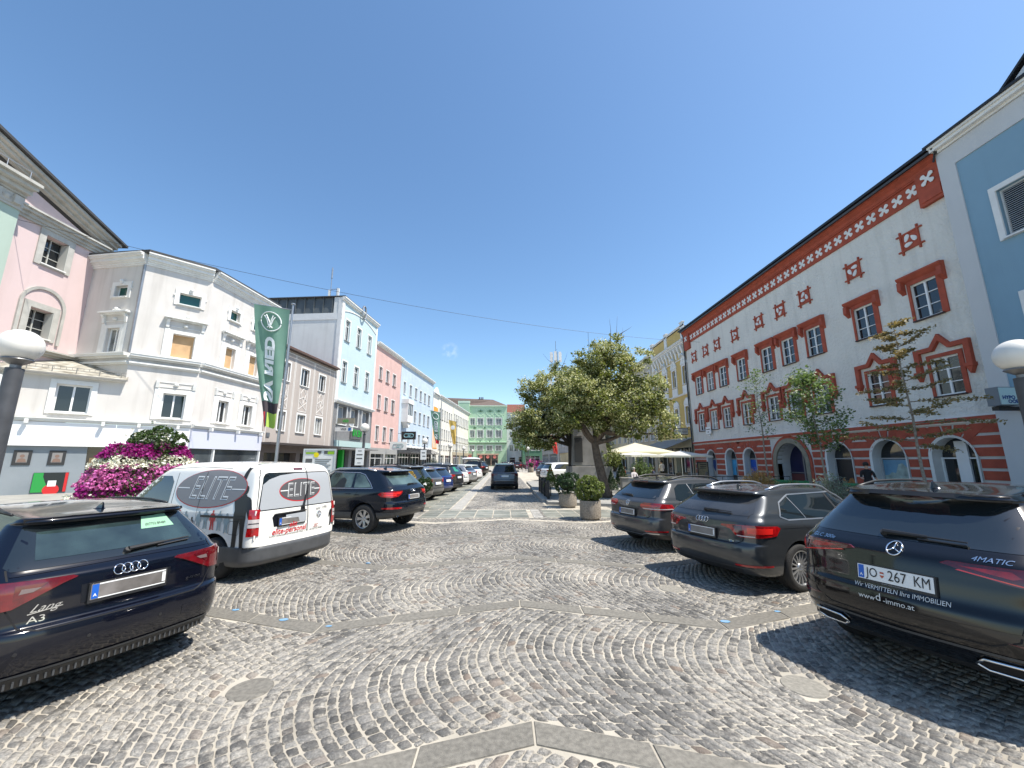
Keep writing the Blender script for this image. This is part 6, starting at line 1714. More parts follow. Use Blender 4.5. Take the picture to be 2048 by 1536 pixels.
def grey_a4():
    L, W = 4.725, 1.84; w = .92
    GR = paint('dark_grey_paint', (.05, .055, .06), .3, metal=.45, dirt=.14)
    c = Car('parked_car', 'dark grey estate with four ring badge and silver window trim beside the black SUV', 'car', L, W, wagon_levels(), GR, lowmat=None)
    wy = [-L / 2 + .985, L / 2 - .92]; c.body(wy, .335); c.wheels(wy, .33, .80, style='multi', rr=.72)
    rear_glass(c, mirx([(-.69, 1.06), (-.73, 1.10), (-.575, 1.315), (-.48, 1.328), (0, 1.333)]), mat('dusty_glass', (.05, .052, .056), .12, spec=.7, color2=(.025, .027, .03), vscale=2))
    c.strip('spoiler_edge', [(-.57, 1.362), (0, 1.372), (.57, 1.362)], 'r', CPLAST, w=.03, off=.012)
    c.sides('side_window', [[(-1.62, 1.05), (-1.45, 1.22), (-1.15, 1.325), (.10, 1.345), (.78, 1.03), (.6, .985), (-1.5, 1.015)]], CGLASS)
    c.side_strip('window_trim', [(-1.64, 1.05), (-1.46, 1.235), (-1.15, 1.34), (.12, 1.36), (.82, 1.03), (.6, .972), (-1.5, 1.0), (-1.64, 1.05)], SATIN, w=.018, off=.006)
    c.side_strip('window_pillar', [(-.2, .99), (-.25, 1.34)], CPLAST, w=.05, off=.006); c.side_strip('window_pillar', [(-1.10, 1.01), (-1.2, 1.32)], SATIN, w=.016, off=.006)
    lamp(c, [('r', .34, .905), ('r', .36, .925), ('r', .80, .945), ('R', -1.80, .93), ('R', -1.74, .90), ('R', -1.84, .80), ('r', .82, .775), ('r', .62, .775), ('r', .56, .80), ('r', .50, .87)], LAMPR, ang=38,
         inner=[([('r', .52, .925), ('r', .66, .93), ('r', .67, .80), ('r', .60, .80), ('r', .56, .87)], LAMPD), ([('r', .72, .915), ('R', -1.90, .905), ('R', -1.92, .83), ('r', .73, .83)], LAMPB), ([('r', .58, .80), ('r', .80, .80), ('r', .80, .785), ('r', .60, .785)], LAMPW)])
    c.strip('panel_gap', [(.70, 1.08), (.70, .85), (.66, .72), (.58, .68), (-.58, .68), (-.66, .72), (-.70, .85), (-.70, 1.08)], 'r', SEAM, w=.010)
    c.patch('plate_recess', [[(-.33, .85), (.33, .85), (.29, .72), (-.29, .72)]], 'r', mat('dark_recess', (0, 0, 0)), off=.002)
    c.plate(0, .785, blur=1); c.logo_rings((0, .955), r=.037)
    c.text('model_badge', 'A4', 'r', (-.53, .72), .045, CHROME, off=.005, width=1.2); c.text('trim_badge', 'TDI', 'r', (.50, .70), .04, CHROME, off=.005, width=1.2)
    lamp(c, [('r', .54, .40), ('r', .80, .41), ('R', -1.95, .405), ('R', -1.95, .385), ('r', .78, .378), ('r', .54, .375)], LAMPR, off=.007, name='reflector')
    c.strip('bumper_trim', [(-.76, .355), (0, .34), (.76, .355)], 'r', CGREYP, w=.016, off=.008)
    c.patch('diffuser', [mirx([(-.55, .245), (-.60, .325), (0, .31)])], 'r', CPLAST, off=.005)
    c.wiper((-.02, 1.085), (.45, 1.085)); c.mirrors(.75, 1.03, .91); c.handle(-.78, .90, CPLAST); c.handle(.22, .89, CPLAST); c.fin(-1.35); c.rails(-1.5, .6, .56, 1.42, SATIN, h=.045, r=.018)
    c.side_strip('panel_gap', [(-1.25, 1.0), (-1.2, .9), (-.95, .75), (-.28, .42), (.8, .40), (.85, .97)], SEAM, w=.008, off=.0015); c.side_strip('panel_gap', [(-.2, .99), (-.25, .42)], SEAM, w=.008, off=.0016)
    c.side_strip('crease', [(-1.7, .90), (0, .86), (1.7, .78)], GR, w=.012, off=.004)
    return c.place(5.33, 7.43, 69)
def grey_golf():
    L, W = 4.57, 1.80; w = .90
    GR = paint('pepper_grey_paint', (.085, .087, .09), .3, metal=.5, dirt=.14)
    c = Car('parked_car', 'grey estate with black roof rails parked nearest the concrete planters on the right', 'car', L, W, wagon_levels(1.47, .90, .24, 1.05, .98), GR, lowmat=CPLAST, lowt=1.8)
    wy = [-L / 2 + .93, L / 2 - .90]; c.body(wy, .325); c.wheels(wy, .32, .78, style='alloy5')
    rear_glass(c, mirx([(-.67, 1.07), (-.71, 1.11), (-.56, 1.36), (-.48, 1.372), (0, 1.377)]), CGLASS)
    c.patch('brake_light', [[(-.25, 1.40), (.25, 1.40), (.25, 1.415), (-.25, 1.415)]], 'r', LAMPD, off=.012)
    c.sides('side_window', [[(-1.60, 1.06), (-1.5, 1.28), (-1.35, 1.355), (.10, 1.375), (.75, 1.04), (.6, .995), (-1.5, 1.02)]], CGLASS)
    c.side_strip('window_pillar', [(-.22, 1.0), (-.27, 1.37)], CPLAST, w=.05, off=.006); c.side_strip('window_pillar', [(-1.02, 1.01), (-1.10, 1.36)], SATIN, w=.018, off=.006)
    c.side_strip('window_trim', [(-1.5, 1.008), (.6, .985)], SATIN, w=.014, off=.006)
    lamp(c, [('r', .38, .95), ('r', .48, .985), ('r', .80, .985), ('R', -1.76, .96), ('R', -1.70, .86), ('r', .80, .845), ('r', .50, .85), ('r', .40, .90)], LAMPR, ang=38,
         inner=[([('r', .42, .945), ('r', .78, .945), ('r', .78, .925), ('r', .42, .925)], LAMPB), ([('r', .46, .88), ('R', -1.76, .885), ('R', -1.76, .865), ('r', .5, .862)], LAMPW)])
    c.strip('panel_gap', [(.69, 1.08), (.69, .85), (.64, .72), (.52, .66), (-.52, .66), (-.64, .72), (-.69, .85), (-.69, 1.08)], 'r', SEAM, w=.010)
    c.patch('plate_recess', [[(-.36, .86), (.36, .86), (.30, .70), (-.30, .70)]], 'r', mat('dark_recess2', (.018, .018, .019), .4), off=.002)
    c.plate(0, .77, blur=1); c.disc_badge((0, .95), 'w', r=.05)
    c.text('trim_badge', 'TDI', 'r', (.52, .73), .035, LAMPR, off=.005)
    lamp(c, [('r', .52, .435), ('r', .80, .45), ('R', -1.9, .445), ('R', -1.9, .425), ('r', .78, .415), ('r', .54, .41)], LAMPR, off=.007, name='reflector')
    c.strip('bumper_trim', [(-.80, .39), (-.55, .385), (-.42, .345), (.42, .345), (.55, .385), (.80, .39)], 'r', SATIN, w=.018, off=.010)
    c.wiper((.0, 1.095), (-.38, 1.105)); c.mirrors(.72, 1.04, .89); c.handle(-.75, .92); c.handle(.22, .90); c.fin(-1.30, CPLAST); c.rails(-1.55, .6, .57, 1.45, CPLAST, h=.05, r=.02)
    c.side_strip('panel_gap', [(-1.2, 1.0), (-.98, .75), (-.28, .42), (.78, .40), (.82, .98)], SEAM, w=.008, off=.0015); c.side_strip('panel_gap', [(-.22, .99), (-.25, .42)], SEAM, w=.008, off=.0016)
    return c.place(4.84, 9.94, 69)
def black_q5():
    L, W = 4.63, 1.90; w = .95
    BK = paint('blue_black_paint', (.0035, .006, .012), .22, dirt=.07)
    lev = [(.34,.28,.42,.34,.80,.3,.5,.05), (.38,.30,.26,.14,.90,.3,.5,.06), (.48,.42,.07,.04,.945,.3,.5,.10), (.62,.58,.00,.00,.95,.3,.5,.12),
           (.76,.70,.01,.01,.95,.3,.5,.12), (.82,.76,.045,.03,.95,.28,.5,.12), (.95,.86,.06,.08,.945,.26,.5,.12), (1.08,.98,.09,.32,.93,.25,.5,.11),
           (1.15,1.08,.15,1.25,.885,.24,.4,.10), (1.20,1.11,.20,1.35,.86,.22,.35,.10), (1.53,1.54,.55,2.05,.66,.2,.3,.07), (1.56,1.57,.40,2.15,.64,.2,.3,.07), (1.585,1.60,.42,2.25,.60,.18,.25,.06),
           (1.605,1.635,.65,2.4,.42,.15,.2,.03), (1.61,1.65,.85,2.5,.0,.1,.1,.0)]
    c = Car('parked_car', 'black SUV with silver seven spoke wheels behind the white van', 'car', L, W, lev, BK, lowmat=CGREYP, lowt=2.3)
    wy = [-L / 2 + .95, L / 2 - .87]; c.body(wy, .375, 1.10); c.wheels(wy, .365, .82, style='alloy7', rr=.62, wd=.24)
    G = mat('painted_see_through', (.10, .15, .14), .03, spec=.9, color2=(.02, .03, .03), vscale=2.2)  # opaque pane; the brightness of a see-through window is put into its colour
    rear_glass(c, mirx([(-.69, 1.18), (-.74, 1.22), (-.585, 1.50), (-.5, 1.525), (0, 1.53)]), CGLASS)
    c.patch('rear_window_band', [mirx([(-.64, 1.22), (-.60, 1.45), (0, 1.47)])], 'r', G, off=.0045)
    c.sides('side_window', [[(-1.52, 1.16), (-1.42, 1.24), (-1.15, 1.46), (-.95, 1.51), (-.85, 1.51), (-.95, 1.15)], [(-.85, 1.15), (-.80, 1.515), (-.02, 1.535), (-.02, 1.13)], [(.06, 1.13), (.06, 1.535), (.18, 1.53), (.82, 1.14), (.7, 1.12)]], G)
    c.side_strip('window_trim', [(-1.56, 1.14), (-1.44, 1.26), (-1.15, 1.485), (-.95, 1.532), (.16, 1.552), (.86, 1.14), (.7, 1.105), (-1.56, 1.135)], SATIN, w=.014, off=.006)
    # head rests painted as a dark outline on the opaque side glass
    c.sides('seat_outline', [[(-.62, 1.15), (-.60, 1.34), (-.5, 1.40), (-.40, 1.38), (-.34, 1.3), (-.3, 1.14)]], mat('seat_dark', (.012, .014, .015), .4), off=.0045)
    lamp(c, [('r', .44, 1.065), ('r', .80, 1.065), ('R', -1.86, 1.04), ('R', -1.78, .99), ('R', -1.9, .93), ('r', .80, .91), ('r', .62, .93), ('r', .50, .99)], LAMPR, ang=38,
         inner=[([('r', .5, 1.04), ('R', -1.95, 1.02), ('R', -1.96, 1.0), ('r', .55, 1.0)], LAMPB), ([('r', .66, .99), ('R', -1.95, .98), ('R', -1.97, .95), ('r', .7, .95)], LAMPB)])
    c.strip('panel_gap', [(.78, 1.18), (.80, .95), (.76, .80), (.62, .745), (-.62, .745), (-.76, .80), (-.80, .95), (-.78, 1.18)], 'r', SEAM, w=.010)
    c.plate(0, .90, blur=1); c.logo_rings((0, 1.06), r=.036)
    lamp(c, [('r', .54, .66), ('r', .82, .67), ('R', -1.92, .66), ('R', -1.92, .63), ('r', .8, .62), ('r', .54, .62)], LAMPR, off=.007, name='reflector')
    for sx in (-1, 1): b = MB(); p = c.to3('r', (sx * .58, .44), .0); b.lathe([(.04, -.03), (.045, .02), (.035, .02), (.032, -.02)], (p.x, p.y, p.z), 16, 'y', caps=False); c.mesh('exhaust_pipe', b, CHROME, smooth=True)
    c.wiper((-.05, 1.21), (.42, 1.215)); c.mirrors(.78, 1.15, .94); c.handle(-.80, .99); c.handle(.25, .97); c.rails(-1.45, .7, .62, 1.6, SATIN, h=.05, r=.02); c.fin(-1.25)
    c.side_strip('panel_gap', [(-1.15, 1.12), (-.95, .78), (-.05, .42), (.80, .42), (.86, 1.1)], SEAM, w=.008, off=.0015); c.side_strip('panel_gap', [(.0, 1.12), (-.02, .45)], SEAM, w=.008, off=.0016)
    return c.place(-4.62, 12.25, -69)
dark_hatch(); dark_glc(); grey_a4(); grey_golf(); black_q5()
def person_poly(cx, z0, h, raised=False, walk=.12):
    """outline of a standing figure, seen from the front"""
    P = [(-.16, 0), (-.04, 0), (-.03, .02), (-.02, .30), (.0, .46), (.03, .30), (.06, .02), (.18, 0), (.19, .02), (.13, .05), (.12, .30), (.13, .50), (.12, .60), (.17, .50), (.20, .42), (.23, .44), (.20, .62), (.16, .76), (.13, .80), (.05, .825), (.045, .84)]
    head = [(.045 * 1.25 * math.cos(a), .915 + .075 * math.sin(a)) for a in np.linspace(-1.1, math.pi + 1.1, 11)]
    left = [(-.045, .84), (-.05, .825), (-.13, .80)]
    if raised: left += [(-.12, .95), (-.07, 1.10), (-.05, 1.24), (-.02, 1.30), (-.06, 1.34), (-.12, 1.27), (-.16, 1.12), (-.22, .95), (-.20, .74), (-.14, .60)]
    else: left += [(-.17, .74), (-.21, .60), (-.22, .44), (-.19, .42), (-.16, .52), (-.13, .60)]
    left += [(-.14, .50), (-.12, .30), (-.12, .05)]
    return [(cx + x * h, z0 + z * h) for x, z in P + head + left]
def white_van():
    L, W = 4.405, 1.80
    WH = paint('white_paint', (.80, .785, .73), .35, dirt=.06)
    lev = [(.21,.18,.24,.20,.80,.2,.5,.04), (.25,.22,.07,.08,.885,.24,.5,.07), (.34,.34,-.01,.0,.905,.24,.5,.09), (.48,.48,-.01,.0,.905,.24,.5,.09), (.525,.52,.015,.02,.902,.22,.5,.08), (.54,.54,.055,.05,.897,.12,.5,.03),
           (.85,.76,.06,.08,.90,.11,.5,.03), (1.02,.98,.075,.55,.898,.11,.5,.03), (1.08,1.05,.085,.72,.89,.11,.45,.03), (1.58,1.56,.15,1.42,.80,.11,.4,.03), (1.70,1.70,.19,1.68,.765,.12,.35,.03),
           (1.77,1.765,.25,1.86,.71,.13,.3,.03), (1.81,1.81,.36,2.05,.60,.2,.3,.02), (1.825,1.83,.5,2.2,.40,.2,.2,.01), (1.83,1.835,.8,2.4,.0,.1,.1,.0)]
    c = Car('delivery_van', 'white panel van with grey oval lettering and black figure on its side', 'van', L, W, lev, WH, taper=(.015, .12), crown=.02)
    wy = [-L / 2 + .86, L / 2 - .86]; c.body(wy, .335, 1.15); c.wheels(wy, .325, .79, style='steel', rim=RIMD, rr=.62)
    GP = mat('weathered_bumper', (.075, .078, .082), .42, var=.25, vscale=8)
    # bumper: a wrapped shell over the lower tail
    b = MB(); G = c.G; nt, n = G.shape[:2]; cx = c.NR + c.NC - 1
    idx = list(range(-cx - 7, cx + 8)); rows = [j for j in range(0, int(4.9 * c.sub))]
    pts = []
    for j in rows:
        for i in idx:
            p = G[j, i % n].copy(); v = np.array([p[0], p[1] + L / 2 - .5, 0]); v = v / max(np.linalg.norm(v), .01)
            pts.append(tuple(p + v * .006))
    m_ = len(idx)
    b.add(pts, [(a * m_ + k, a * m_ + k + 1, (a + 1) * m_ + k + 1, (a + 1) * m_ + k) for a in range(len(rows) - 1) for k in range(m_ - 1)])
    bo = c.mesh('bumper', b, GP, smooth=True)
    # glass and grey foil on the two rear doors
    FOIL = mat('silver_foil', (.36, .38, .40), .4); DG = mat('oval_dark_grey', (.085, .085, .09), .5); MG = mat('oval_grey', (.20, .20, .21), .5); REDF = mat('red_foil', (.55, .012, .02), .4)
    rw = c.patch('rear_window', [[(-.76, 1.07), (-.78, 1.12), (-.70, 1.60), (-.66, 1.655), (-.60, 1.67), (.60, 1.67), (.66, 1.655), (.70, 1.60), (.78, 1.12), (.76, 1.07)]], 'r', CGLASS, off=.003)
    c.patch('foil', [[(-.74, 1.085), (-.76, 1.12), (-.71, 1.48), (-.60, 1.56), (-.40, 1.62), (-.1, 1.65), (.60, 1.655), (.65, 1.64), (.69, 1.59), (.76, 1.12), (.74, 1.085)]], 'r', FOIL, off=.005, parent=rw)
    def ell(x, z, a, e, n=32, sh=0.0): return [(x + a * math.cos(2 * math.pi * k / n) + sh * e * math.sin(2 * math.pi * k / n), z + e * math.sin(2 * math.pi * k / n)) for k in range(n)]
    def oval(side, x, z, a, e, txt, th, sh, dark):
        o = c.patch('oval_sign', [ell(x, z, a + .012, e + .012, sh=sh)], side, REDF, off=.007, cell=.08)
        c.patch('oval_field', [ell(x, z + .004, a, e, sh=sh)], side, dark, off=.009, parent=o, cell=.08)
        for q in (-1, 1): c.patch('oval_bar', [[(x + q * a * .98, z - .006), (x + q * a * .62, z - .006), (x + q * a * .62, z + .010), (x + q * a * .98, z + .010)]], side, PLATEW, off=.011, parent=o)
        k = dict(width=.72, shear=.25 if side != 'r' else .1, spacing=1.08); ob = .007 if side != 'r' else .0035; ib = -.010 if side != 'r' else -.0045
        c.text('oval_lettering', txt, side, (x, z - .005), th, PLATEW, off=.011, parent=o, bold=ob, **k)
        c.text('oval_lettering', txt, side, (x + .004, z - .008), th, mat('letter_grey', (.14, .14, .145), .5), off=.013, parent=o, bold=ib, **k)
        b = MB(); s_ = th
        return o
    oval('r', .02, 1.36, .43, .185, 'ELITE', .33, 0, DG); oval('L', 1.02, 1.405, .82, .30, 'ELITE', .52, .25, MG)
    c.strip('panel_gap', [(.17, .66), (.165, 1.1), (.15, 1.76)], 'r', SEAM, w=.012, off=.014)
    for x in (-.80, .80): c.strip('panel_gap', [(x, .65), (x, 1.1), (x * .93, 1.60), (x * .88, 1.72)], 'r', SEAM, w=.010)
    c.patch('brake_light', [[(-.11, 1.705), (.08, 1.705), (.08, 1.735), (-.11, 1.735)]], 'r', LAMPD, off=.008)
    # tall lamps on the corners, red white red
    for nm, z0, z1, m in (('tail_lamp', .70, 1.10, LAMPR),): 
        a, b2 = lamp(c, [('r', .76, z0), ('r', .755, z1), ('R', -2.02, z1), ('R', -2.03, z0)], m, ang=42, off=.014, inner=[([('r', .765, .83), ('r', .765, .955), ('R', -2.035, .955), ('R', -2.04, .83)], LAMPW), ([('r', .775, .885), ('r', .775, .90), ('R', -2.05, .90), ('R', -2.05, .885)], CPLAST)])
    c.patch('plate_recess', [[(-.54, .95), (-.50, 1.0), (.10, 1.0), (.14, .96), (.12, .80), (-.50, .80)]], 'r', mat('dark_recess', (0, 0, 0)), off=.003)
    c.plate(-.17, .87, blur=1); c.strip('handle_strip', [(-.5, .995), (.13, 1.0)], 'r', CPLAST, w=.022, off=.02)
    c.patch('grey_foil_patch', [[(-.30, .965), (.12, .975), (.12, .82), (-.02, .82), (-.05, .90), (-.30, .91)]], 'r', FOIL, off=.024)
    c.disc_badge((.43, .90), 'w', r=.052)
    c.text('lettering', 'elit', 'r', (-.15, .80), .115, REDF, off=.026, bold=.0015, shear=.12, width=1.1); c.text('lettering', 'elite-personal', 'r', (-.19, .715), .125, REDF, off=.006, bold=.0015, shear=.12, width=.98); c.text('lettering', '.at', 'r', (.36, .715), .12, mat('dull_red', (.40, .12, .10), .5), off=.006, shear=.12)
    c.text('address_lettering', 'A-4921 Hohenzell, Gewerbestraße Mitte 1, Tel. +43 (0)7752 89489', 'r', (-.02, .652), .043, INK, off=.006, width=.93)
    c.text('script_lettering', 'seit 1991', 'r', (.50, 1.0), .085, mat('ink_grey', (0, 0, 0)), off=.006, shear=.3, width=.95)
    c.wiper((.05, 1.06), (.16, 1.42)); c.patch('wiper_base', [[(.0, 1.0), (.10, 1.0), (.09, 1.09), (.02, 1.09)]], 'r', CPLAST, off=.02)
    for x, z in ((-.82, 1.05), (-.82, .68), (.84, 1.05), (.84, .68)): b = MB(); p = c.to3('r', (x, z), .006); b.box(p.x - .012, p.x + .012, p.y - .012, p.y + .004, p.z - .035, p.z + .035); c.mesh('door_hinge', b, WH)
    # figures in foil
    BLK = mat('black_foil', (.012, .012, .013), .4); GB = mat('grey_blue_foil', (.28, .36, .38), .4)
    c.patch('black_figure', [person_poly(1.85, .50, .98, True)], 'L', BLK, off=.006, cell=.06)
    c.patch('black_figure', [person_poly(.76, .66, .36, False)], 'r', BLK, off=.006, cell=.06)
    rr = random.Random(4); cols = [BLK, GB, REDF, GB, BLK, GB, GB, REDF, GB, GB]
    for i, m in enumerate(cols):
        x = .12 + i * .162; z = .72 + .06 * rr.random() - (.08 if m is BLK and i else 0)
        c.patch('silhouette', [person_poly(x, z, .31, False)], 'L', m, off=.006 + .0005 * i, cell=.08)
    # sliding door rail, fuel flap and door lines
    c.strip('door_rail', [(.98, .975), (1.98, .985)], 'L', CPLAST, w=.035, off=.02)
    c.strip('fuel_flap', [(1.66, .72), (1.84, .72), (1.86, .74), (1.86, .90), (1.84, .92), (1.66, .92), (1.64, .90), (1.64, .74)], 'L', SEAM, w=.006, off=.008, closed=True)
    c.strip('panel_gap', [(.14, .42), (.16, 1.05), (.10, 1.66)], 'L', SEAM, w=.010); c.strip('panel_gap', [(.86, .50), (.86, 1.02), (.84, 1.68)], 'L', SEAM, w=.007, off=.014)
    c.strip('panel_gap', [(1.35, 1.74), (.6, 1.76), (-.2, 1.72)], 'L', SEAM, w=.006)
    c.strip('panel_gap', [(-.14, .42), (-.16, 1.05), (-.10, 1.66)], 'R', SEAM, w=.010)
    c.sides('side_window', [[(-.08, 1.08), (-.04, 1.50), (.06, 1.60), (.42, 1.60), (.95, 1.32), (1.42, 1.09), (1.30, 1.06)]], CGLASS)
    c.patch('windscreen', [mirx([(-.70, 1.12), (-.64, 1.60), (0, 1.66)])], 'f', CGLASS, off=.003)
    c.mirrors(1.30, 1.15, .90, CPLAST); c.handle(.38, .98, CPLAST)
    return c.place(-5.60, 8.12, -69.5)
white_van()

def wagon_dims(kind):
    # kind: (L, W, H, glass base, glass rake at the bottom, top)
    return {'wagon': (4.6, 1.80, 1.48, 1.04, .16, .52), 'suv': (4.6, 1.88, 1.66, 1.14, .14, .46), 'hatch': (4.1, 1.76, 1.50, 1.02, .12, .48), 'mpv': (4.5, 1.83, 1.64, 1.08, .12, .42), 'bigsuv': (4.8, 1.92, 1.74, 1.18, .12, .42)}[kind]
def simple_car(kind, pm, label, group, x, y, heading, low=None, rail=None, corner=True, sticker=False, style='alloy5', lampm=None, roofbox=False, plate=True, hi=False, name='parked_car', rear_high=False):
    if kind == 'sedan':
        L, W, H = 4.65, 1.80, 1.44; w = .90
        lev = [(.22,.18,.32,.28,w-.12,.25,.5,.05), (.26,.20,.16,.12,w-.05,.25,.5,.06), (.38,.34,.04,.04,w-.01,.25,.5,.09), (.58,.52,.00,.00,w,.25,.5,.12), (.66,.60,.02,.01,w,.25,.5,.12), (.90,.72,.04,.10,w-.002,.22,.5,.12),
               (1.0,.84,.07,.30,w-.02,.20,.5,.12), (1.03,.94,.22,1.2,w-.06,.2,.4,.10), (1.06,.98,.62,1.4,w-.08,.2,.35,.09), (1.34,1.33,1.35,2.15,w-.27,.16,.3,.05), (1.40,1.39,1.6,2.3,w-.33,.14,.25,.04), (1.42,1.42,1.8,2.5,w-.45,.14,.2,.03), (1.425,1.43,2.0,2.6,0,.1,.1,0)]
        gb, gt, y0, y1 = 1.07, 1.33, .7, 1.3
    else:
        L, W, H, gb, y0, y1 = wagon_dims(kind); w = W / 2; gc = .30 if 'suv' in kind else .22
        lev = [(gc,.20,.32,.28,w-.12,.25,.5,.05), (gc+.04,.24,.18,.12,w-.05,.25,.5,.06), (gc+.18,.38,.05,.04,w-.01,.25,.5,.09), (gc+.34,.54,.00,.00,w,.25,.5,.12), (gc+.46,.64,.02,.01,w,.25,.5,.12), (gb-.20,.78,.05,.10,w-.002,.22,.5,.12),
               (gb-.06,gb-.14,.07,.30,w-.015,.2,.5,.11), (gb,gb-.06,y0,1.15,w-.055,.2,.4,.09), (gb+.05,gb-.02,y0+.05,1.25,w-.075,.2,.35,.09), (H-.10,H-.09,y1,2.1,w-.265,.16,.3,.06), (H-.07,H-.05,y1-.10,2.2,w-.285,.16,.3,.06),
               (H-.045,H-.025,y1-.06,2.3,w-.32,.14,.25,.05), (H-.03,H,y1+.15,2.4,w-.45,.14,.2,.03), (H-.025,H+.01,y1+.35,2.5,0,.1,.1,0)]
        gt = H - .13
    c = Car(name, label, 'car', L, W, lev, pm, lowmat=low, lowt=1.9, sub=5, hi=False)
    wr = .35 if 'suv' in kind else .32; wy = [-L / 2 + .88, L / 2 - .88]; c.body(wy, wr + .005); c.wheels(wy, wr, w - .125, style=style)
    tw = w - .17; tt = w - .345
    if kind == 'sedan':
        c.patch('rear_window', [mirx([(-.62, 1.08), (-.56, 1.32), (0, 1.345)])], 'r', CGLASS); 
        c.sides('side_window', [[(-1.25, 1.05), (-.95, 1.28), (-.8, 1.32), (.10, 1.345), (.78, 1.02), (.6, .98)]], CGLASS)
    else:
        c.patch('rear_window', [mirx([(-tw + .04, gb + .03), (-tw, gb + .07), (-tt - .02, gt + .005), (-tt + .1, gt + .03), (0, gt + .035)])], 'r', CGLASS)
        r = -L / 2 + y0
        c.sides('side_window', [[(r + .45, gb + .02), (r + .75, gt - .04), (r + 1.0, gt + .01), (.12, gt + .03), (.85, gb + .0), (.65, gb - .04), (r + .6, gb - .01)]], CGLASS)
    c.side_strip('window_pillar', [(-.2, gb - .03), (-.25, gt + .02)], CPLAST, w=.06, off=.006)
    zl = gb - .10; lm = lampm or LAMPR
    P = [('r', w - .48, zl + .035), ('r', w - .1, zl + .05), ('R', -L / 2 + .42, zl + .04), ('R', -L / 2 + .40, zl - .09), ('r', w - .1, zl - .11), ('r', w - .40, zl - .07)]
    if rear_high: P = [('r', w - .26, zl - .12), ('r', w - .24, zl + .20), ('r', w - .1, zl + .22), ('R', -L / 2 + .34, zl + .12), ('R', -L / 2 + .36, zl - .12)]
    lamp(c, P, lm, ang=38)
    if plate: c.plate(0, zl - .13 if kind != 'sedan' else .78, blur=2)
    c.strip('panel_gap', [(w - .2, gb), (w - .2, zl - .2), (w - .34, zl - .33), (-w + .34, zl - .33), (-w + .2, zl - .2), (-w + .2, gb)], 'r', SEAM, w=.012)
    lamp(c, [('r', w - .34, .48), ('r', w - .08, .48), ('R', -L / 2 + .25, .48), ('R', -L / 2 + .25, .45), ('r', w - .34, .45)], LAMPD, off=.006, name='reflector')
    c.mirrors(.78, gb + .02, w - .02)
    if rail: c.rails(-L / 2 + .85, .6, w - .33, H, rail, h=.05, r=.02)
    if sticker: c.patch('green_sticker', [[(-.25, gb + .12), (.22, gb + .10), (.20, gb + .2), (.02, gb + .24), (.0, gt - .06), (-.28, gt - .04)]], 'r', mat('green_paper', (.03, .25, .17), .5), off=.006)
    if roofbox:
        b = MB(); z = H + .12
        P = []
        for j in range(9):
            t = j / 8; ph = math.sin(math.pi * min(1, .08 + t * .84)); P.append((t, ph))
        for k in range(len(P) - 1): pass
        n = 10; V = []; F = []
        for j, (t, ph) in enumerate(P):
            yy = -1.35 + 2.3 * t; hh = .36 * ph ** .5; ww = .40 * (ph ** .35)
            for q in range(n):
                a = 2 * math.pi * q / n; V.append((ww * math.cos(a), yy, z + .17 + hh * .5 * math.sin(a)))
        F = [(j * n + q, j * n + (q + 1) % n, (j + 1) * n + (q + 1) % n, (j + 1) * n + q) for j in range(8) for q in range(n)] + [tuple(range(n)), tuple(8 * n + q for q in range(n))]
        b.add(V, F); c.mesh('roof_box', b, paint('white_gloss', (.72, .73, .74), .3, dirt=.02), smooth='auto')
        for yy in (-.75, .2): b = MB(); b.box(-.60, .60, yy - .03, yy + .03, z - .06, z - .02); c.mesh('cross_bar', b, CPLAST)
    if group: c.root['group'] = group
    # corner: x, y is where the rear corner nearest the road stands
    h = R(heading)
    if corner:
        lx = (w - .03) * (1 if heading < 0 else -1); ly = -L / 2 + .1
        cx_ = x - (lx * math.cos(h) + ly * math.sin(h)); cy_ = y - (-lx * math.sin(h) + ly * math.cos(h))
    else: cx_, cy_ = x, y
    c.place(cx_, cy_, heading); return c
GL_ = 'cars parked at an angle along the left side'
PT = lambda n, c, m=.3: paint(n, c, .3, metal=m, dirt=.05)
simple_car('suv', PT('taupe_paint', (.050, .045, .038)), 'dark taupe SUV with black roof rails just behind the round green bush', GL_, -2.93, 17.6, -69, rail=CPLAST)
simple_car('hatch', PT('mid_grey_paint', (.11, .11, .11)), 'mid grey hatchback between the taupe SUV and the blue car', GL_, -2.88, 20.3, -69)
simple_car('hatch', PT('royal_blue_paint', (.012, .035, .16)), 'royal blue hatchback between grey hatchback and dark people carrier', GL_, -2.74, 22.8, -69)
simple_car('mpv', PT('anthracite_paint', (.035, .035, .036)), 'dark people carrier with silver rails and green sticker in its rear window', GL_, -2.45, 25.7, -69, rail=SATIN, sticker=True)
simple_car('sedan', PT('car_white_paint', (.74, .74, .73), 0), 'white saloon next to the dark people carrier with green sticker', GL_, -2.43, 29.4, -69)
simple_car('wagon', PT('silver_paint', (.36, .37, .38), .6), 'silver estate between the two white cars on the left', GL_, -2.05, 32.4, -69)
simple_car('wagon', PT('car_white_paint', (0, 0, 0)), 'white estate farther down the left row beside the silver estate', GL_, -1.85, 36.6, -69)
simple_car('bigsuv', PT('car_black_paint', (.012, .012, .013)), 'black SUV carrying a white roof box at the end of the left row', GL_, -1.75, 50, -66, roofbox=True, rail=SATIN)
simple_car('wagon', PT('dusk_grey_paint', (.09, .09, .10)), 'grey car mostly hidden behind the black SUV with roof box', GL_, -2.6, 57, -66)
simple_car('suv', PT('car_white_paint', (0, 0, 0)), 'white SUV parked on the right behind the shrubs by the fence', 'cars parked on the right beyond the tree', 3.05, 34.8, 69, low=CPLAST)
simple_car('suv', PT('car_black_paint', (0, 0, 0)), 'dark SUV partly hidden behind the white SUV on the right', 'cars parked on the right beyond the tree', 3.0, 38.8, 69)
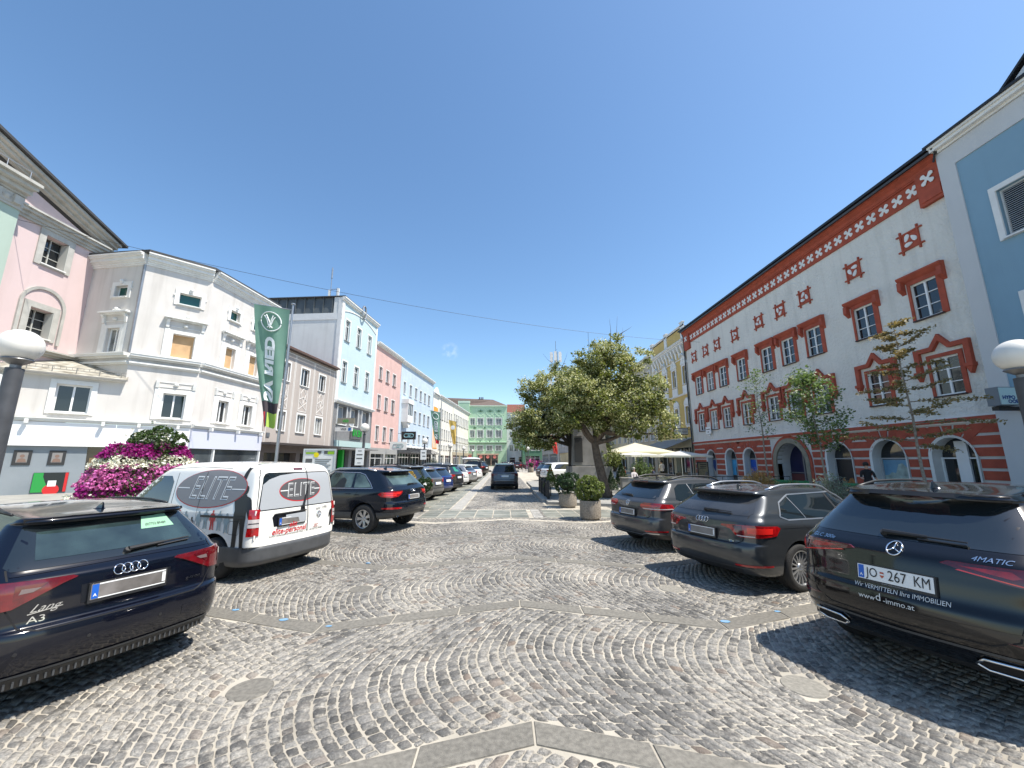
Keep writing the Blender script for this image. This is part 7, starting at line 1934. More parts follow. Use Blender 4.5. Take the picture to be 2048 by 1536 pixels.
simple_car('hatch', PT('dark_red_paint', (.06, .01, .012)), 'dark car far down the street behind the pink flowers', 'cars at the far end', 3.4, 84, 20, corner=False)
simple_car('wagon', PT('car_black_paint', (0, 0, 0)), 'black car at the far end beside the white townhouse', 'cars at the far end', 1.2, 92, 75, corner=False)
cc = simple_car('mpv', PT('metal_grey_paint', (.10, .10, .105), .6), 'grey people carrier driving away down the middle of the street', None, 0.02, 28.3, -1, corner=False, low=CPLAST, rail=SATIN, lampm=LAMPD, name='driving_car')
cc.strip('bumper_trim', [(-.62, .43), (.62, .43)], 'r', SATIN, w=.025, off=.01); cc.disc_badge((0, .93), 'w', r=.05); cc.wiper((0, 1.13), (.4, 1.14))
# ================================================================ plants
def leaf_mesh(name, C, size, m, parent, seed=1, aspect=.62, up=.35, off=(0, 0, 0), fold=.18):
    """many small leaf blades at the centres C (n,3)"""
    r = np.random.default_rng(seed); n = len(C)
    nrm = r.normal(0, 1, (n, 3)); nrm[:, 2] = np.abs(nrm[:, 2]) + up; nrm /= np.linalg.norm(nrm, axis=1, keepdims=True)
    t = r.normal(0, 1, (n, 3)); t -= (t * nrm).sum(1, keepdims=True) * nrm; t /= np.linalg.norm(t, axis=1, keepdims=True)
    b = np.cross(nrm, t); s = (size * r.uniform(.6, 1.25, (n, 1)))
    P = np.stack([C - t * s * .5, C + b * s * .5 * aspect + nrm * s * fold * .5, C + t * s * .5, C - b * s * .5 * aspect + nrm * s * fold * .5], 1) - np.array(off)
    V = P.reshape(-1, 3); i = np.arange(n)[:, None] * 4
    F = np.concatenate([i, i + 1, i + 2, i, i + 2, i + 3], 1).reshape(-1)
    me = bpy.data.meshes.new(name); me.vertices.add(len(V)); me.vertices.foreach_set('co', V.astype(np.float32).ravel())
    me.loops.add(len(F)); me.loops.foreach_set('vertex_index', F.astype(np.int32)); me.polygons.add(n * 2)
    me.polygons.foreach_set('loop_start', (np.arange(n * 2) * 3).astype(np.int32)); me.update(calc_edges=True); me.materials.append(m)
    o = bpy.data.objects.new(name, me); col.objects.link(o); o.parent = parent; return o
LEAF = mat('linden_leaf', (.125, .15, .036), .5, island=.65, transl=.35)
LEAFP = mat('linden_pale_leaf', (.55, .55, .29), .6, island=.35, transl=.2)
LEAFD = mat('box_leaf', (.022, .055, .012), .45, island=.5, transl=.15)
LEAFY = mat('yellow_green_leaf', (.15, .19, .04), .5, island=.55, transl=.2)
LEAFA = mat('ash_leaf', (.11, .17, .055), .5, island=.45, transl=.3)
LEAFB = mat('rusty_leaf', (.27, .20, .09), .6, island=.55, transl=.25, color2=(.10, .11, .035), vscale=3)
LEAFG = mat('grey_green_leaf', (.20, .24, .17), .6, island=.4, transl=.2)
STRAW = mat('dry_grass', (.42, .27, .10), .8, island=.35, transl=.2)
BARK = mat('bark', (.13, .10, .075), .9, var=.55, vscale=9, bump=.8, bscale=22)
BARKD = mat('dark_bark', (.05, .042, .034), .9, var=.4, vscale=9, bump=.8, bscale=22)
BARKL = mat('pale_bark', (.32, .28, .23), .85, var=.5, vscale=14, bump=.5, bscale=30)
CONC = mat('exposed_concrete', (.36, .31, .25), .95, color2=(.22, .19, .15), vscale=22, bump=.9, bscale=90)
SOIL = mat('soil', (.05, .035, .025), .95)

def limb_path(r, p, d, L, n, wob=.12, rise=.05):
    P = [Vector(p)]; d = Vector(d).normalized()
    for k in range(n):
        d = (d + Vector((r.uniform(-wob, wob), r.uniform(-wob, wob), r.uniform(-wob * .5, wob) + rise))).normalized(); P.append(P[-1] + d * L / n)
    return P
def big_tree(name, base, trunk, forks, blobs, label, seed, bark, nleaf, leaf_s=.155, pale=.5, extra=None):
    r = random.Random(seed); g = np.random.default_rng(seed)
    root = empty(name, base, label=label, cat='tree', group=None, off=True)
    b = MB(); n = len(trunk); rad = [.26 - .11 * i / (n - 1) for i in range(n)]; rad[0] = .33
    b.tube(trunk, rad, 14)
    top = Vector(trunk[-1]); ends = []
    bl = MB()
    for (c, rr) in blobs:
        c = Vector(c); s = Vector(trunk[-1]) if r.random() < .6 else Vector(trunk[-2]); 
        mid = s.lerp(c, .5) + Vector((r.uniform(-.3, .3), r.uniform(-.3, .3), -.25))
        P = [s, s.lerp(mid, .5) + Vector((0, 0, -.05)), mid, mid.lerp(c, .5) + Vector((0, 0, .1)), c]; b.tube(P, [.13, .10, .075, .05, .02], 8)
        for k in range(7):
            q = c.lerp(s, r.uniform(0, .35)); d = Vector((r.gauss(0, 1), r.gauss(0, 1), r.gauss(0, .7))).normalized()
            b.tube(limb_path(r, q, d, rr[0] * r.uniform(.5, .95), 4), [.03, .022, .014, .008, .004], 4)
    for (p, d, L) in (extra or []): b.tube(limb_path(r, p, d, L, 6, .16), [.025, .02, .015, .012, .008, .006, .003], 4)
    b.build('trunk', bark, root, smooth=True)
    # crown: leaf sprays gathered in clumps scattered through each blob, thin at the rim
    tot = sum(x[1][0] * x[1][1] * x[1][2] for x in blobs); C = []; S = []
    for c, rr in blobs:
        N = int(nleaf * rr[0] * rr[1] * rr[2] / tot); K = max(6, N // 105)
        u = g.normal(0, 1, (K, 3)); u /= np.linalg.norm(u, axis=1, keepdims=True); rd = g.uniform(.25, 1.06, (K, 1)) ** .55
        cc = np.array(c) + u * rd * np.array(rr); cr = g.uniform(.13, .38, (K, 1))
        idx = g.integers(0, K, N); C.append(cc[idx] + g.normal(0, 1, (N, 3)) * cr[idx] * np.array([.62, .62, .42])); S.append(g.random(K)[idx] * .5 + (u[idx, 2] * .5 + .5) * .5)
    C = np.concatenate(C); S = np.concatenate(S)
    ispale = (g.random(len(C)) < pale * 2.2 * S)  # pale bracts; also sunlit highlights put into leaf colour, more towards blob tops
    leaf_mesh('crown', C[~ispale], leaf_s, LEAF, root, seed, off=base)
    if ispale.any(): leaf_mesh('bracts_and_highlights', C[ispale], leaf_s * .8, LEAFP, root, seed + 1, aspect=.4, off=base)
    return root
big_tree('linden_tree', (4.97, 19.5, 0), [(4.97, 19.5, 0), (4.85, 19.5, .5), (4.72, 19.5, 1.2), (4.55, 19.5, 2.0), (4.45, 19.5, 2.7), (4.5, 19.45, 3.4)], None,
         [((4.2, 19.3, 4.6), (1.6, 1.7, 1.3)), ((6.2, 19.6, 4.6), (1.6, 1.6, 1.1)), ((7.5, 19.2, 3.9), (1.0, 1.0, .65)), ((5.4, 19.7, 6.2), (1.3, 1.4, 1.2)), ((5.6, 19.6, 7.4), (.8, .9, .8)), ((6.9, 19.8, 6.0), (.9, 1.0, .7)), ((3.3, 18.9, 4.0), (.9, 1.0, .8)), ((6.0, 18.6, 3.4), (.8, .8, .55)), ((4.0, 20.5, 5.9), (1.1, 1.2, 1.0)), ((7.8, 19.4, 3.1), (.6, .6, .4)), ((4.7, 19.4, 6.9), (1.0, 1.0, .8)), ((6.7, 19.5, 6.9), (.8, .9, .7)), ((3.3, 19.1, 5.3), (1.0, 1.1, .9)), ((7.0, 19.2, 5.0), (1.1, 1.1, .9)), ((5.0, 18.8, 3.9), (1.3, .9, .8))],
         'big linden tree with light speckled crown and thick leaning trunk behind the concrete planters', 11, BARK, 64000, extra=[((5.5, 19.6, 7.8), (-.15, 0, 1), 1.3), ((5.8, 19.6, 7.8), (.25, 0, 1), 1.5), ((5.9, 19.6, 7.6), (.5, .1, 1), 1.2), ((6.0, 19.6, 8.3), (.9, 0, .4), .8)])
big_tree('linden_tree', (4.3, 25, 0), [(4.3, 25, 0), (4.28, 25, .8), (4.22, 25, 1.8), (4.2, 25, 2.8), (4.0, 25, 3.6)], None,
         [((3.9, 24.6, 5.2), (1.6, 1.6, 1.3)), ((2.4, 24.8, 4.6), (1.5, 1.5, 1.3)), ((1.2, 24.8, 4.2), (.9, 1.0, 1.0)), ((3.2, 24.8, 6.6), (1.3, 1.3, 1.0)), ((1.7, 24.8, 6.2), (.8, .9, .9)), ((2.2, 24.6, 3.3), (1.2, 1.1, .8)), ((5.3, 25, 6.8), (1.4, 1.4, 1.2)), ((.9, 24.6, 3.3), (.5, .5, .4)), ((3.6, 25.4, 7.9), (.6, .6, .4))],
         'dark shaded linden tree behind the first one, its crown spreading over the road', 23, BARKD, 52000, extra=[((3.6, 25, 7.6), (-.7, 0, .8), 1.6), ((3.7, 25, 7.6), (.3, 0, 1), 1.3)])

def young_tree(name, base, h, lean, label, leafm, seed, n, crown, leaf_s, tiers=None, bark=BARKL):
    r = random.Random(seed); g = np.random.default_rng(seed); root = empty(name, base, label=label, cat='tree', off=True)
    B = Vector(base); T = [B + Vector((lean * (k / 8) ** 1.2 + .03 * math.sin(k * 1.9), 0, h * k / 8)) for k in range(9)]
    b = MB(); b.tube(T, [.055, .045, .04, .035, .03, .024, .018, .012, .006], 8); C = []
    lo, hi, rad = crown
    nb = 17 if tiers is None else tiers
    for k in range(nb):
        f = k / (nb - 1); z = lo + (hi - lo) * f; p = B + Vector((lean * (z / h) ** 1.2, 0, z)); a = k * 2.4
        L = rad * (math.sin(math.pi * (.22 + .72 * f)) * r.uniform(.5, 1.35) if tiers is None else (1.05 - .75 * f) * r.uniform(.6, 1.15))
        P = limb_path(r, p, (math.cos(a), math.sin(a), .45 if tiers is None else r.uniform(-.05, .35)), L, 5, .14, .02 if tiers is None else -.02); b.tube(P, [.016, .013, .010, .008, .005, .003], 4)
        for q in range(n // nb):
            t = r.uniform(.15, 1.0) * 5; i = min(4, int(t)); pt = P[i].lerp(P[i + 1], t - i)
            s = .16 if tiers is None else .075
            C.append((pt.x + r.gauss(0, s), pt.y + r.gauss(0, s), pt.z + r.gauss(0, s * (.75 if tiers is None else .45))))
    b.build('trunk', bark, root, smooth=True); leaf_mesh('crown', np.array(C), leaf_s, leafm, root, seed, off=base, up=.6); return root
young_tree('young_tree', (13.4, 20.3, 0), 6.6, -.1, 'thin young tree with sparse foliage behind the dry yellow grass', LEAFA, 5, 900, (3.1, 6.4, 1.2), .11)
young_tree('young_tree', (12.8, 15.8, 0), 5.0, -.3, 'bushy young tree with fresh green leaflets in front of the stone portal', LEAFA, 6, 3400, (2.3, 5.2, 1.85), .13)
young_tree('young_tree', (12.6, 11.9, 0), 6.3, -.1, 'slender young tree with rusty leaves in flat tiers before the red and white house', LEAFB, 9, 4600, (2.3, 6.2, 1.85), .10, tiers=30)

def ball_bush(root, c, r, m, n, s, seed, name='foliage', sz=1.0, bumps=.10):
    g = np.random.default_rng(seed); u = g.normal(0, 1, (n, 3)); u /= np.linalg.norm(u, axis=1, keepdims=True)
    K = max(30, n // 20); cu = g.normal(0, 1, (K, 3)); cu /= np.linalg.norm(cu, axis=1, keepdims=True); ci = g.integers(0, K, n); cro = g.uniform(.84, 1.04, K)
    u = cu[ci] + g.normal(0, .055, (n, 3)); u /= np.linalg.norm(u, axis=1, keepdims=True)
    k = g.normal(0, 1, (14, 3)); k /= np.linalg.norm(k, axis=1, keepdims=True); bump = np.clip((u @ k.T), 0, 1) ** 6
    rad = r * (g.uniform(.55, 1.0, (n, 1)) ** .22) * cro[ci][:, None] * (1 + bumps * (bump @ g.uniform(-1, 1, (14, 1))))
    C = np.array(c) + u * rad * np.array([1, 1, sz])
    return leaf_mesh(name, C, s, m, root, seed, off=root['_off'], up=.1)
def planter(x, y, r, h, br, bz, m, label, seed, sz=.85, leafs=6000):
    o = empty('concrete_planter', (x, y, 0), label=label, cat='planter', group='round concrete planters with clipped bushes', off=True)
    b = MB(); b.lathe([(r * .80, .0), (r * .80, .05), (r * .96, .06), (r, .10), (r, h * .96), (r * .98, h), (r * .86, h), (r * .85, h - .06)], (x, y, 0), 36, caps=False); b.build('pot', CONC, o, smooth='auto')
    b = MB(); b.lathe([(r * .86, h - .06), (.01, h - .05)], (x, y, 0), 24, caps=False); b.build('soil', SOIL, o)
    p = empty('clipped_bush', (x, y, h), label=label.replace('concrete planter', 'bush').split(' holding')[0] if False else None, off=True); tag(p, seed and BUSHL[seed], 'bush')
    ball_bush(p, (x, y, bz), br, m, leafs, .06, seed, sz=sz, bumps=.3)
    b = MB(); b.lathe([(.03, 0), (.03, bz - h)], (x, y, h - .03), 8); b.build('stem', BARKD, p)
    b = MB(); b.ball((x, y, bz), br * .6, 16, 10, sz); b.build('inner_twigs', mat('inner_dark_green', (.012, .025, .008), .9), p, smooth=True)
    return o
BUSHL = {31: 'round yellow green clipped bush growing in the nearer concrete planter', 32: 'round dark green clipped bush growing in the farther concrete planter', 33: 'small clipped bush in the far planter near the round lamps'}
planter(2.80, 13.25, .335, .60, .47, .99, LEAFY, 'sunlit round concrete planter nearest the road, holding the yellow green bush', 31)
planter(2.60, 16.6, .36, .56, .56, .93, LEAFD, 'round concrete planter farther back, holding the dark green bush', 32)
planter(4.25, 63.4, .45, .75, .55, 1.2, LEAFD, 'distant conical concrete planter beside the round lamps', 33, leafs=1500)
def loose_bush(name, c, r, m, n, s, label, cat, seed, sz=1.0, cone=False, group=None):
    o = empty(name, (c[0], c[1], 0), label=label, cat=cat, off=True, group=group)
    if cone:
        g = np.random.default_rng(seed); t = g.random(n) ** .6; a = g.uniform(0, 6.28, n); h = r * 2.6
        C = np.stack([c[0] + np.cos(a) * r * t * g.uniform(.6, 1, n), c[1] + np.sin(a) * r * t * g.uniform(.6, 1, n), c[2] + h * (1 - t) + g.normal(0, .03, n)], 1)
        leaf_mesh('foliage', C, s, m, o, seed, off=o['_off'])
    else: ball_bush(o, c, r, m, n, s, seed, sz=sz, bumps=.25)
    b = MB(); b.tube([(c[0], c[1], 0), (c[0], c[1], c[2])], .03, 6); b.build('stem', BARKD, o); return o
loose_bush('round_bush', (-2.98, 15.3, .95), .36, LEAFD, 4500, .05, 'dark green ball bush in the parking row behind the black SUV', 'bush', 41)
loose_bush('round_bush', (-3.75, 15.9, 1.12), .36, mat('golden_leaf', (.42, .30, .07), .6, island=.35, transl=.2), 3500, .05, 'golden yellow ball bush half hidden behind the dark green one', 'bush', 42)
loose_bush('cone_bush', (2.35, 20.4, .55), .42, LEAFY, 3000, .06, 'small pointed conifer by the low dark fence', 'bush', 43, cone=True)
loose_bush('cone_bush', (7.0, 24.0, .5), .5, LEAFD, 3000, .07, 'pointed conifer in front of the café tables, right of the tree trunk', 'bush', 44, cone=True)
loose_bush('cone_bush', (5.9, 22.2, .3), .4, LEAFD, 2500, .06, 'narrow conifer close beside the big trunk', 'bush', 45, cone=True)
def spiky(name, x, y, z0, h, w, m, n, label, cat, seed, s=.1, stemm=None):
    o = empty(name, (x, y, 0), label=label, cat=cat, off=True); r = random.Random(seed); b = MB(); C = []
    for k in range(n):
        a = r.uniform(0, 6.28); q = r.uniform(0, 1) ** .5; e = Vector((x + math.cos(a) * w * q, y + math.sin(a) * w * q, z0 + h * (1.05 - .5 * q) * r.uniform(.7, 1.1)))
        p0 = Vector((x + math.cos(a) * w * .35 * q, y + math.sin(a) * w * .35 * q, z0)); mid = p0.lerp(e, .55) + Vector((0, 0, h * .08)); b.tube([p0, mid, e], [.008, .006, .003], 3)
        for j in range(9): t = r.uniform(.3, 1.05); pt = p0.lerp(e, t); C.append((pt.x + r.gauss(0, .035), pt.y + r.gauss(0, .035), pt.z + r.gauss(0, .03)))
    b.build('stems', stemm or m, o); leaf_mesh('foliage', np.array(C), s, m, o, seed, off=o['_off'], aspect=.3); return o
spiky('dry_shrub', 12.2, 19.2, .1, 1.45, .85, STRAW, 240, 'clump of dry golden grass behind the dark grey estate', 'shrub', 51, .13)
spiky('grey_shrub', 10.9, 13.3, .1, 1.35, .8, LEAFG, 260, 'grey green feathery shrub between the estate and the black SUV', 'shrub', 52, .12, BARKL)
spiky('low_shrub', 13.3, 18.4, .1, .95, .6, LEAFY, 120, 'low green and brown shrub in front of the green bench', 'shrub', 53, .1)
spiky('oleander', 8.9, 26.0, .5, 1.6, .75, LEAFA, 160, 'leafy potted shrub in the middle of the café terrace', 'plant', 54, .16, BARKD)
spiky('palm_plant', 6.5, 24.3, 1.2, 1.7, .8, LEAFY, 120, 'reddish green palm like plant right of the big trunk', 'plant', 55, .2, BARKD)
spiky('street_shrub', -7.6, 44, .3, 1.9, .9, LEAFD, 120, 'dark potted shrub beyond the parked cars on the left', 'plant', 56, .2, BARKD)
loose_bush('street_tree', (3.0, 66, 5.3), 1.9, LEAFA, 3000, .22, 'small bright green street tree in front of the far white house', 'tree', 57, sz=1.1)

def flower_tower():
    X, Y = -10.9, 12.6; o = empty('flower_pyramid', (X, Y, 0), label='tiered flower tower of magenta, white and pink petunias with a leafy top', cat='flower tower', off=True)
    g = np.random.default_rng(8)
    M1 = mat('magenta_petal', (.27, .008, .17), .6, island=.45, transl=.25); M2 = mat('white_petal', (.74, .74, .62), .6, island=.15, transl=.2); M3 = mat('pink_petal', (.52, .13, .36), .6, island=.5, transl=.2)
    GR = mat('petunia_leaf', (.05, .09, .02), .6, island=.4, transl=.2)
    def ring(name, z0, z1, r0, r1, m, n, s, seed, leafs=.5, lump=.1):
        a = g.uniform(0, 6.283, n); t = g.random(n); rr = (r0 + (r1 - r0) * t) * (1 + lump * np.sin(a * 5 + seed) + g.normal(0, .03, n))
        C = np.stack([X + np.cos(a) * rr, Y + np.sin(a) * rr, z0 + (z1 - z0) * t + g.normal(0, .03, n)], 1); leaf_mesh(name, C, s, m, o, seed, aspect=.95, off=o['_off'], up=.2, fold=.5)
        k = int(n * leafs); a = g.uniform(0, 6.283, k); t = g.random(k); rr = (r0 + (r1 - r0) * t) * .96
        C = np.stack([X + np.cos(a) * rr, Y + np.sin(a) * rr, z0 + (z1 - z0) * t], 1); leaf_mesh(name + '_leaves', C, s * .9, GR, o, seed + 50, off=o['_off'])
    ring('magenta_tier', 1.95, 2.32, 1.02, .78, M1, 3000, .085, 1)
    ring('white_tier', 1.66, 2.0, 1.22, .95, M2, 2200, .065, 2)
    ring('pink_tier', 1.12, 1.72, 1.42, 1.1, M3, 4200, .085, 3)
    ring('deep_pink_tier', .85, 1.2, 1.45, 1.35, M1, 2200, .085, 4)
    ring('white_skirt', .55, .95, 1.65, 1.45, M2, 1600, .07, 5)
    c = (X + .1, Y, 2.55); ball_bush(o, (X - .05, Y, 2.50), .58, GR, 3500, .07, 6, name='leafy_top', sz=.55, bumps=.3); ball_bush(o, (X + .5, Y - .1, 2.47), .6, GR, 3000, .07, 7, name='leafy_top', sz=.75, bumps=.3)
    for k in range(30): pass
    C = np.array([[X + g.normal(.2, .4), Y - .35 + g.normal(0, .1), 2.5 + g.normal(0, .2)] for _ in range(60)]); tag(leaf_mesh('white_blooms', C, .09, M2, o, 9, aspect=.95, off=o['_off']), kind='stuff')
    b = MB(); b.lathe([(1.2, .15), (1.3, .5), (1.25, 1.0), (1.0, 1.5), (.85, 1.9), (.5, 2.3), (.3, 2.45)], (X, Y, 0), 28); b.build('tiered_pot', mat('terracotta_dark', (.10, .07, .05), .9), o, smooth='auto')
flower_tower()
o = empty('flower_tubs', (5.9, 66, 0), label='pink flower tubs far down the street beside the round lamps', cat='flower tub', off=True)
for k in range(2):
    g = np.random.default_rng(60 + k); C = np.array([5.0 + k * 1.5, 74, 1.0]) + g.normal(0, 1, (900, 3)) * np.array([.42, .3, .38]); leaf_mesh('blossoms', C, .16, mat('hot_pink_petal', (.65, .06, .35), .6, island=.3), o, 61 + k, aspect=.9, off=o['_off'])
    b = MB(); b.lathe([(.35, 0), (.5, .7)], (5.0 + k * 1.5, 74, 0), 14); b.build('tub', CONC, o)
# ================================================================ street furniture
POLE = mat('lamp_pole_grey', (.075, .078, .085), .5, var=.35, vscale=5, streak=.2)
GLOBE = mat('opal_globe', (.74, .72, .66), .35, var=.10, vscale=2, streak=.35)
def globe_lamp(x, y, z, r=.27, pr=.085, label='', sign=None, tilt=0):
    o = empty('globe_lamp', (x, y, 0), label=label, cat='street lamp', group='round globe street lamps', off=True)
    b = MB(); b.tube([(x, y, 0), (x + tilt * .5, y, z * .5), (x + tilt, y, z - r - .10)], [pr * 1.15, pr, pr], 16); b.build('pole', POLE, o, smooth='auto')
    b = MB(); b.lathe([(pr * .6, z - r - .12), (pr * .6, z - r - .05), (r * .70, z - r * .88), (r * .66, z - r * .80)], (x + tilt, y, 0), 20, caps=False); b.build('collar', mat('lamp_collar', (.20, .20, .20), .4, metal=.5), o, smooth='auto')
    b = MB(); b.ball((x + tilt, y, z), r, 32, 20, .98); b.build('globe', GLOBE, o, smooth=True)
    return o
globe_lamp(-7.42, 6.0, 3.60, .255, .10, 'big globe lamp on dark pole at the left edge, in front of the white shop')
globe_lamp(8.25, 6.0, 3.53, .265, .10, 'big globe lamp at the right edge before the blue building')
globe_lamp(-9.75, 28, 4.1, .31, .09, 'globe lamp beside the grey bank front, carrying a white parking notice')
globe_lamp(-7.3, 37, 3.6, .27, .08, 'globe lamp below the pale blue house, second from the bank')
globe_lamp(-7.5, 56, 3.85, .35, .08, 'wide globe lamp before the cream white house and yellow banner')
globe_lamp(-5.7, 57, 3.5, .26, .08, 'globe lamp before the ivory house beside the green one')
globe_lamp(-5.75, 74, 3.55, .24, .07, 'small distant globe lamp in front of the mint green house')
globe_lamp(3.95, 72, 3.65, .24, .07, 'lower of the two far globe lamps by the dark green building')
globe_lamp(3.75, 62, 3.65, .26, .07, 'higher of the two far globe lamps by the dark green building')
def notice(x, y, z, w, h, label, lines, rz=0):
    o = empty('notice_board', (x, y, z), label=label, cat='sign', off=True)
    b = MB(); b.box(x - w / 2, x + w / 2, y - .03, y + .03, z - h / 2, z + h / 2); b.build('panel', mat('notice_white', (.74, .74, .72), .4), o)
    b = MB()
    for i, (u, v, ww, hh) in enumerate(lines): b.box(x + u * w - ww * w / 2, x + u * w + ww * w / 2, y - .034, y - .031, z + v * h - hh * h / 2, z + v * h + hh * h / 2)
    b.build('print', mat('notice_ink', (.10, .10, .10), .6), o); return o
notice(-9.9, 27.8, 2.1, .58, 1.15, 'white notice panel fixed to the lamp beside the grey bank', [(0, .34, .45, .05), (0, .12, .7, .07), (0, -.1, .7, .07), (0, -.36, .4, .04)])
notice(-7.35, 36.85, 2.35, .52, .88, 'white notice panel on the lamp below the pale blue house', [(0, .2, .6, .1), (.1, -.15, .5, .1)])
def billboard():
    o = empty('info_board', (-10.0, 22, 0), label='framed information board with a yellow disc and green stripe behind the van', cat='board', off=True)
    b = MB()
    b.box(-10.85, -10.77, 21.95, 22.05, 0, 2.48); b.box(-9.17, -9.09, 21.95, 22.05, 0, 2.48); b.box(-10.77, -9.17, 21.95, 22.05, 2.40, 2.48); b.box(-10.77, -9.17, 21.96, 22.04, .45, .55); b.build('frame', SATIN, o)
    b = MB(); b.box(-10.77, -9.17, 21.98, 22.02, .55, 2.40); b.build('panel', WHITE, o)
    b = MB(); b.box(-9.55, -9.2, 21.965, 21.979, 2.18, 2.35); b.box(-10.72, -10.2, 21.966, 21.979, 2.2, 2.3); b.build('green_stripe', mat('lime_print', (.25, .45, .02), .5), o)
    b = MB(); b.lathe([(.001, 0), (.14, .002)], (-10.15, 21.96, 2.15), 20, 'y', False); b.build('yellow_disc', mat('yellow_print', (.8, .65, .0), .5), o)
    b = MB(); b.box(-10.70, -10.35, 21.967, 21.979, 1.75, 1.95); b.box(-9.75, -9.56, 21.967, 21.979, 2.2, 2.36); b.box(-10.1, -9.9, 21.967, 21.979, 2.22, 2.36)
    for k in range(7): b.box(-10.2, -9.35 - .1 * (k % 3), 21.967, 21.979, 1.9 - k * .1, 1.93 - k * .1)
    b.build('print', mat('notice_ink', (0, 0, 0)), o)
billboard()

def banner(name, pole, H, w, ztop, zbot, cm, label, plabel, art, tail=.5, sway=.5, arm=-1):
    px, py = pole
    o = empty('flag_pole', (px, py, 0), label=plabel, cat='flag pole', off=True)
    b = MB(); b.tube([(px, py, 0), (px, py, H * .55), (px - .0, py, H)], [.07, .06, .045], 12); b.build('pole', STEEL, o, smooth='auto')
    b = MB(); b.tube([(px, py, ztop + .02), (px + arm * (w + .25), py, ztop + .32 * 1.0)], .03, 6); b.lathe([(.09, 0), (.09, .05)], (px, py, H), 12); b.build('arm', STEEL, o)
    f = empty(name, (px, py, ztop), label=label, cat='banner', off=True)
    nu, nv = 14, 36; hgt = ztop - zbot
    def S(u, v):
        ww = w * (1 - .62 * v ** 1.1); lean = arm * ((u * ww) + (w * .08 * math.sin(v * 3)))
        x = px + arm * .10 + arm * (u * ww) + arm * sway * 0 
        y = py - .05 + .14 * math.sin(u * 9 + v * 5) * (.15 + v) - .12 * v * math.sin(u * 4)
        z = ztop - hgt * v * (1 - .06 * u * (1 - v)) + (1 - v) * .30 * u - .05 * v * math.sin(u * 7)
        return (x, y, z)
    mats, reg = art
    mb = MB(); mb.add([S(i / nu, j / nv) for j in range(nv + 1) for i in range(nu + 1)], [])
    for j in range(nv):
        for i in range(nu):
            mb.f.append([j * (nu + 1) + i, j * (nu + 1) + i + 1, (j + 1) * (nu + 1) + i + 1, (j + 1) * (nu + 1) + i]); mb.mi.append(reg((i + .5) / nu, (j + .5) / nv))
    mb.build('cloth', mats, f, smooth=True)
    return f, S
def cloth_text(f, S, txt, u0, u1, v0, v1, m, rot=True, bold=.0, name='lettering'):
    """lettering laid on the cloth; reads downwards when rot"""
    V, F = text_mesh(txt, 1.0, bold=bold); xs = [a for a, _ in V]; ys = [b for _, b in V]; x0, x1, y0, y1 = min(xs), max(xs), min(ys), max(ys); mb = MB(); P = []
    for a, b in V:
        s, t = (a - x0) / (x1 - x0), (b - y0) / (y1 - y0)
        if rot: u, v = u0 + (u1 - u0) * (1 - t), v1 + (v0 - v1) * s       # text runs upwards
        else: u, v = u1 + (u0 - u1) * s, v0 + (v1 - v0) * (1 - t)
        p = S(u, v); P.append((p[0], p[1] - .03, p[2]))
    mb.add(P, F); return mb.build(name, m, f)
GRN = mat('banner_green', (.13, .255, .20), .7, color2=(.17, .31, .25), vscale=1.5, transl=.25); BRD = mat('banner_dark', (.04, .03, .035), .7); BRE = mat('banner_red', (.55, .02, .03), .7); BLI = mat('banner_lime', (.35, .5, .08), .7); BWH = mat('banner_white', (.75, .78, .77), .7)
def reg(u, v):
    if v > .90: return 2 if u > .62 else (3 if u < .55 else 1)
    if v > .80: return 1
    return 0
f, S = banner('hanging_banner', (-10.06, 18), 9.15, 1.72, 8.86, 3.3, GRN, 'long green banner with white ring emblem and vertical lettering on the near pole', 'tall silver flag pole behind the white van', ([GRN, BRD, BRE, BLI], reg))
cloth_text(f, S, 'SV RIED', .30, .72, .27, .80, BWH, bold=.05)
b = MB()
P = [S(.5 + .30 * math.cos(a) * 1.0, .135 + .085 * math.sin(a)) for a in np.linspace(0, 2 * math.pi, 33)]; b.tube([(p[0], p[1] - .04, p[2]) for p in P], .026, 5)
def cl(pts, r=.03): b.tube([(lambda p: (p[0], p[1] - .045, p[2]))(S(u, v)) for u, v in pts], r, 5)
cl([(.68, .09), (.6, .12), (.55, .17), (.42, .19)]); cl([(.36, .09), (.42, .12), (.48, .17), (.60, .19)]); cl([(.62, .08), (.50, .15), (.42, .08)]); cl([(.50, .15), (.50, .195)])
b.build('emblem', BWH, f)
f, S = banner('hanging_banner', (-7.95, 50), 9.6, 1.25, 7.75, 3.85, GRN, 'second green banner hanging before the orange and white house front', 'flag pole in front of the orange and white house', ([GRN, BRD, BRE, BLI], lambda u, v: 2 if v > .9 else 0), arm=-1)
cloth_text(f, S, 'SV RIED', .25, .75, .30, .86, BWH, bold=.05)
b = MB(); P = [S(.5 + .33 * math.cos(a), .15 + .10 * math.sin(a)) for a in np.linspace(0, 2 * math.pi, 25)]; b.tube([(p[0], p[1] - .05, p[2]) for p in P], .04, 5); b.build('emblem', BWH, f)
YEL = mat('banner_yellow', (.60, .42, .12), .7, transl=.3)
f, S = banner('hanging_banner', (-7.1, 60), 7.9, 1.15, 7.55, 4.2, YEL, 'yellow banner with a pale sun emblem before the ivory house', 'flag pole in front of the ivory townhouse', ([YEL], lambda u, v: 0))
b = MB(); p = S(.5, .3); b.lathe([(.001, 0), (.32, .01)], (p[0], p[1] - .1, p[2]), 18, 'y', False); b.build('emblem', BWH, f)
f, S = banner('hanging_banner', (4.9, 36), 4.3, .75, 3.9, 2.45, BRE, 'red banner hanging in front of the low cream building', 'short flag pole between the tree trunk and the white SUV', ([mat('banner_coral', (.62, .07, .06), .7, transl=.3)], lambda u, v: 0))

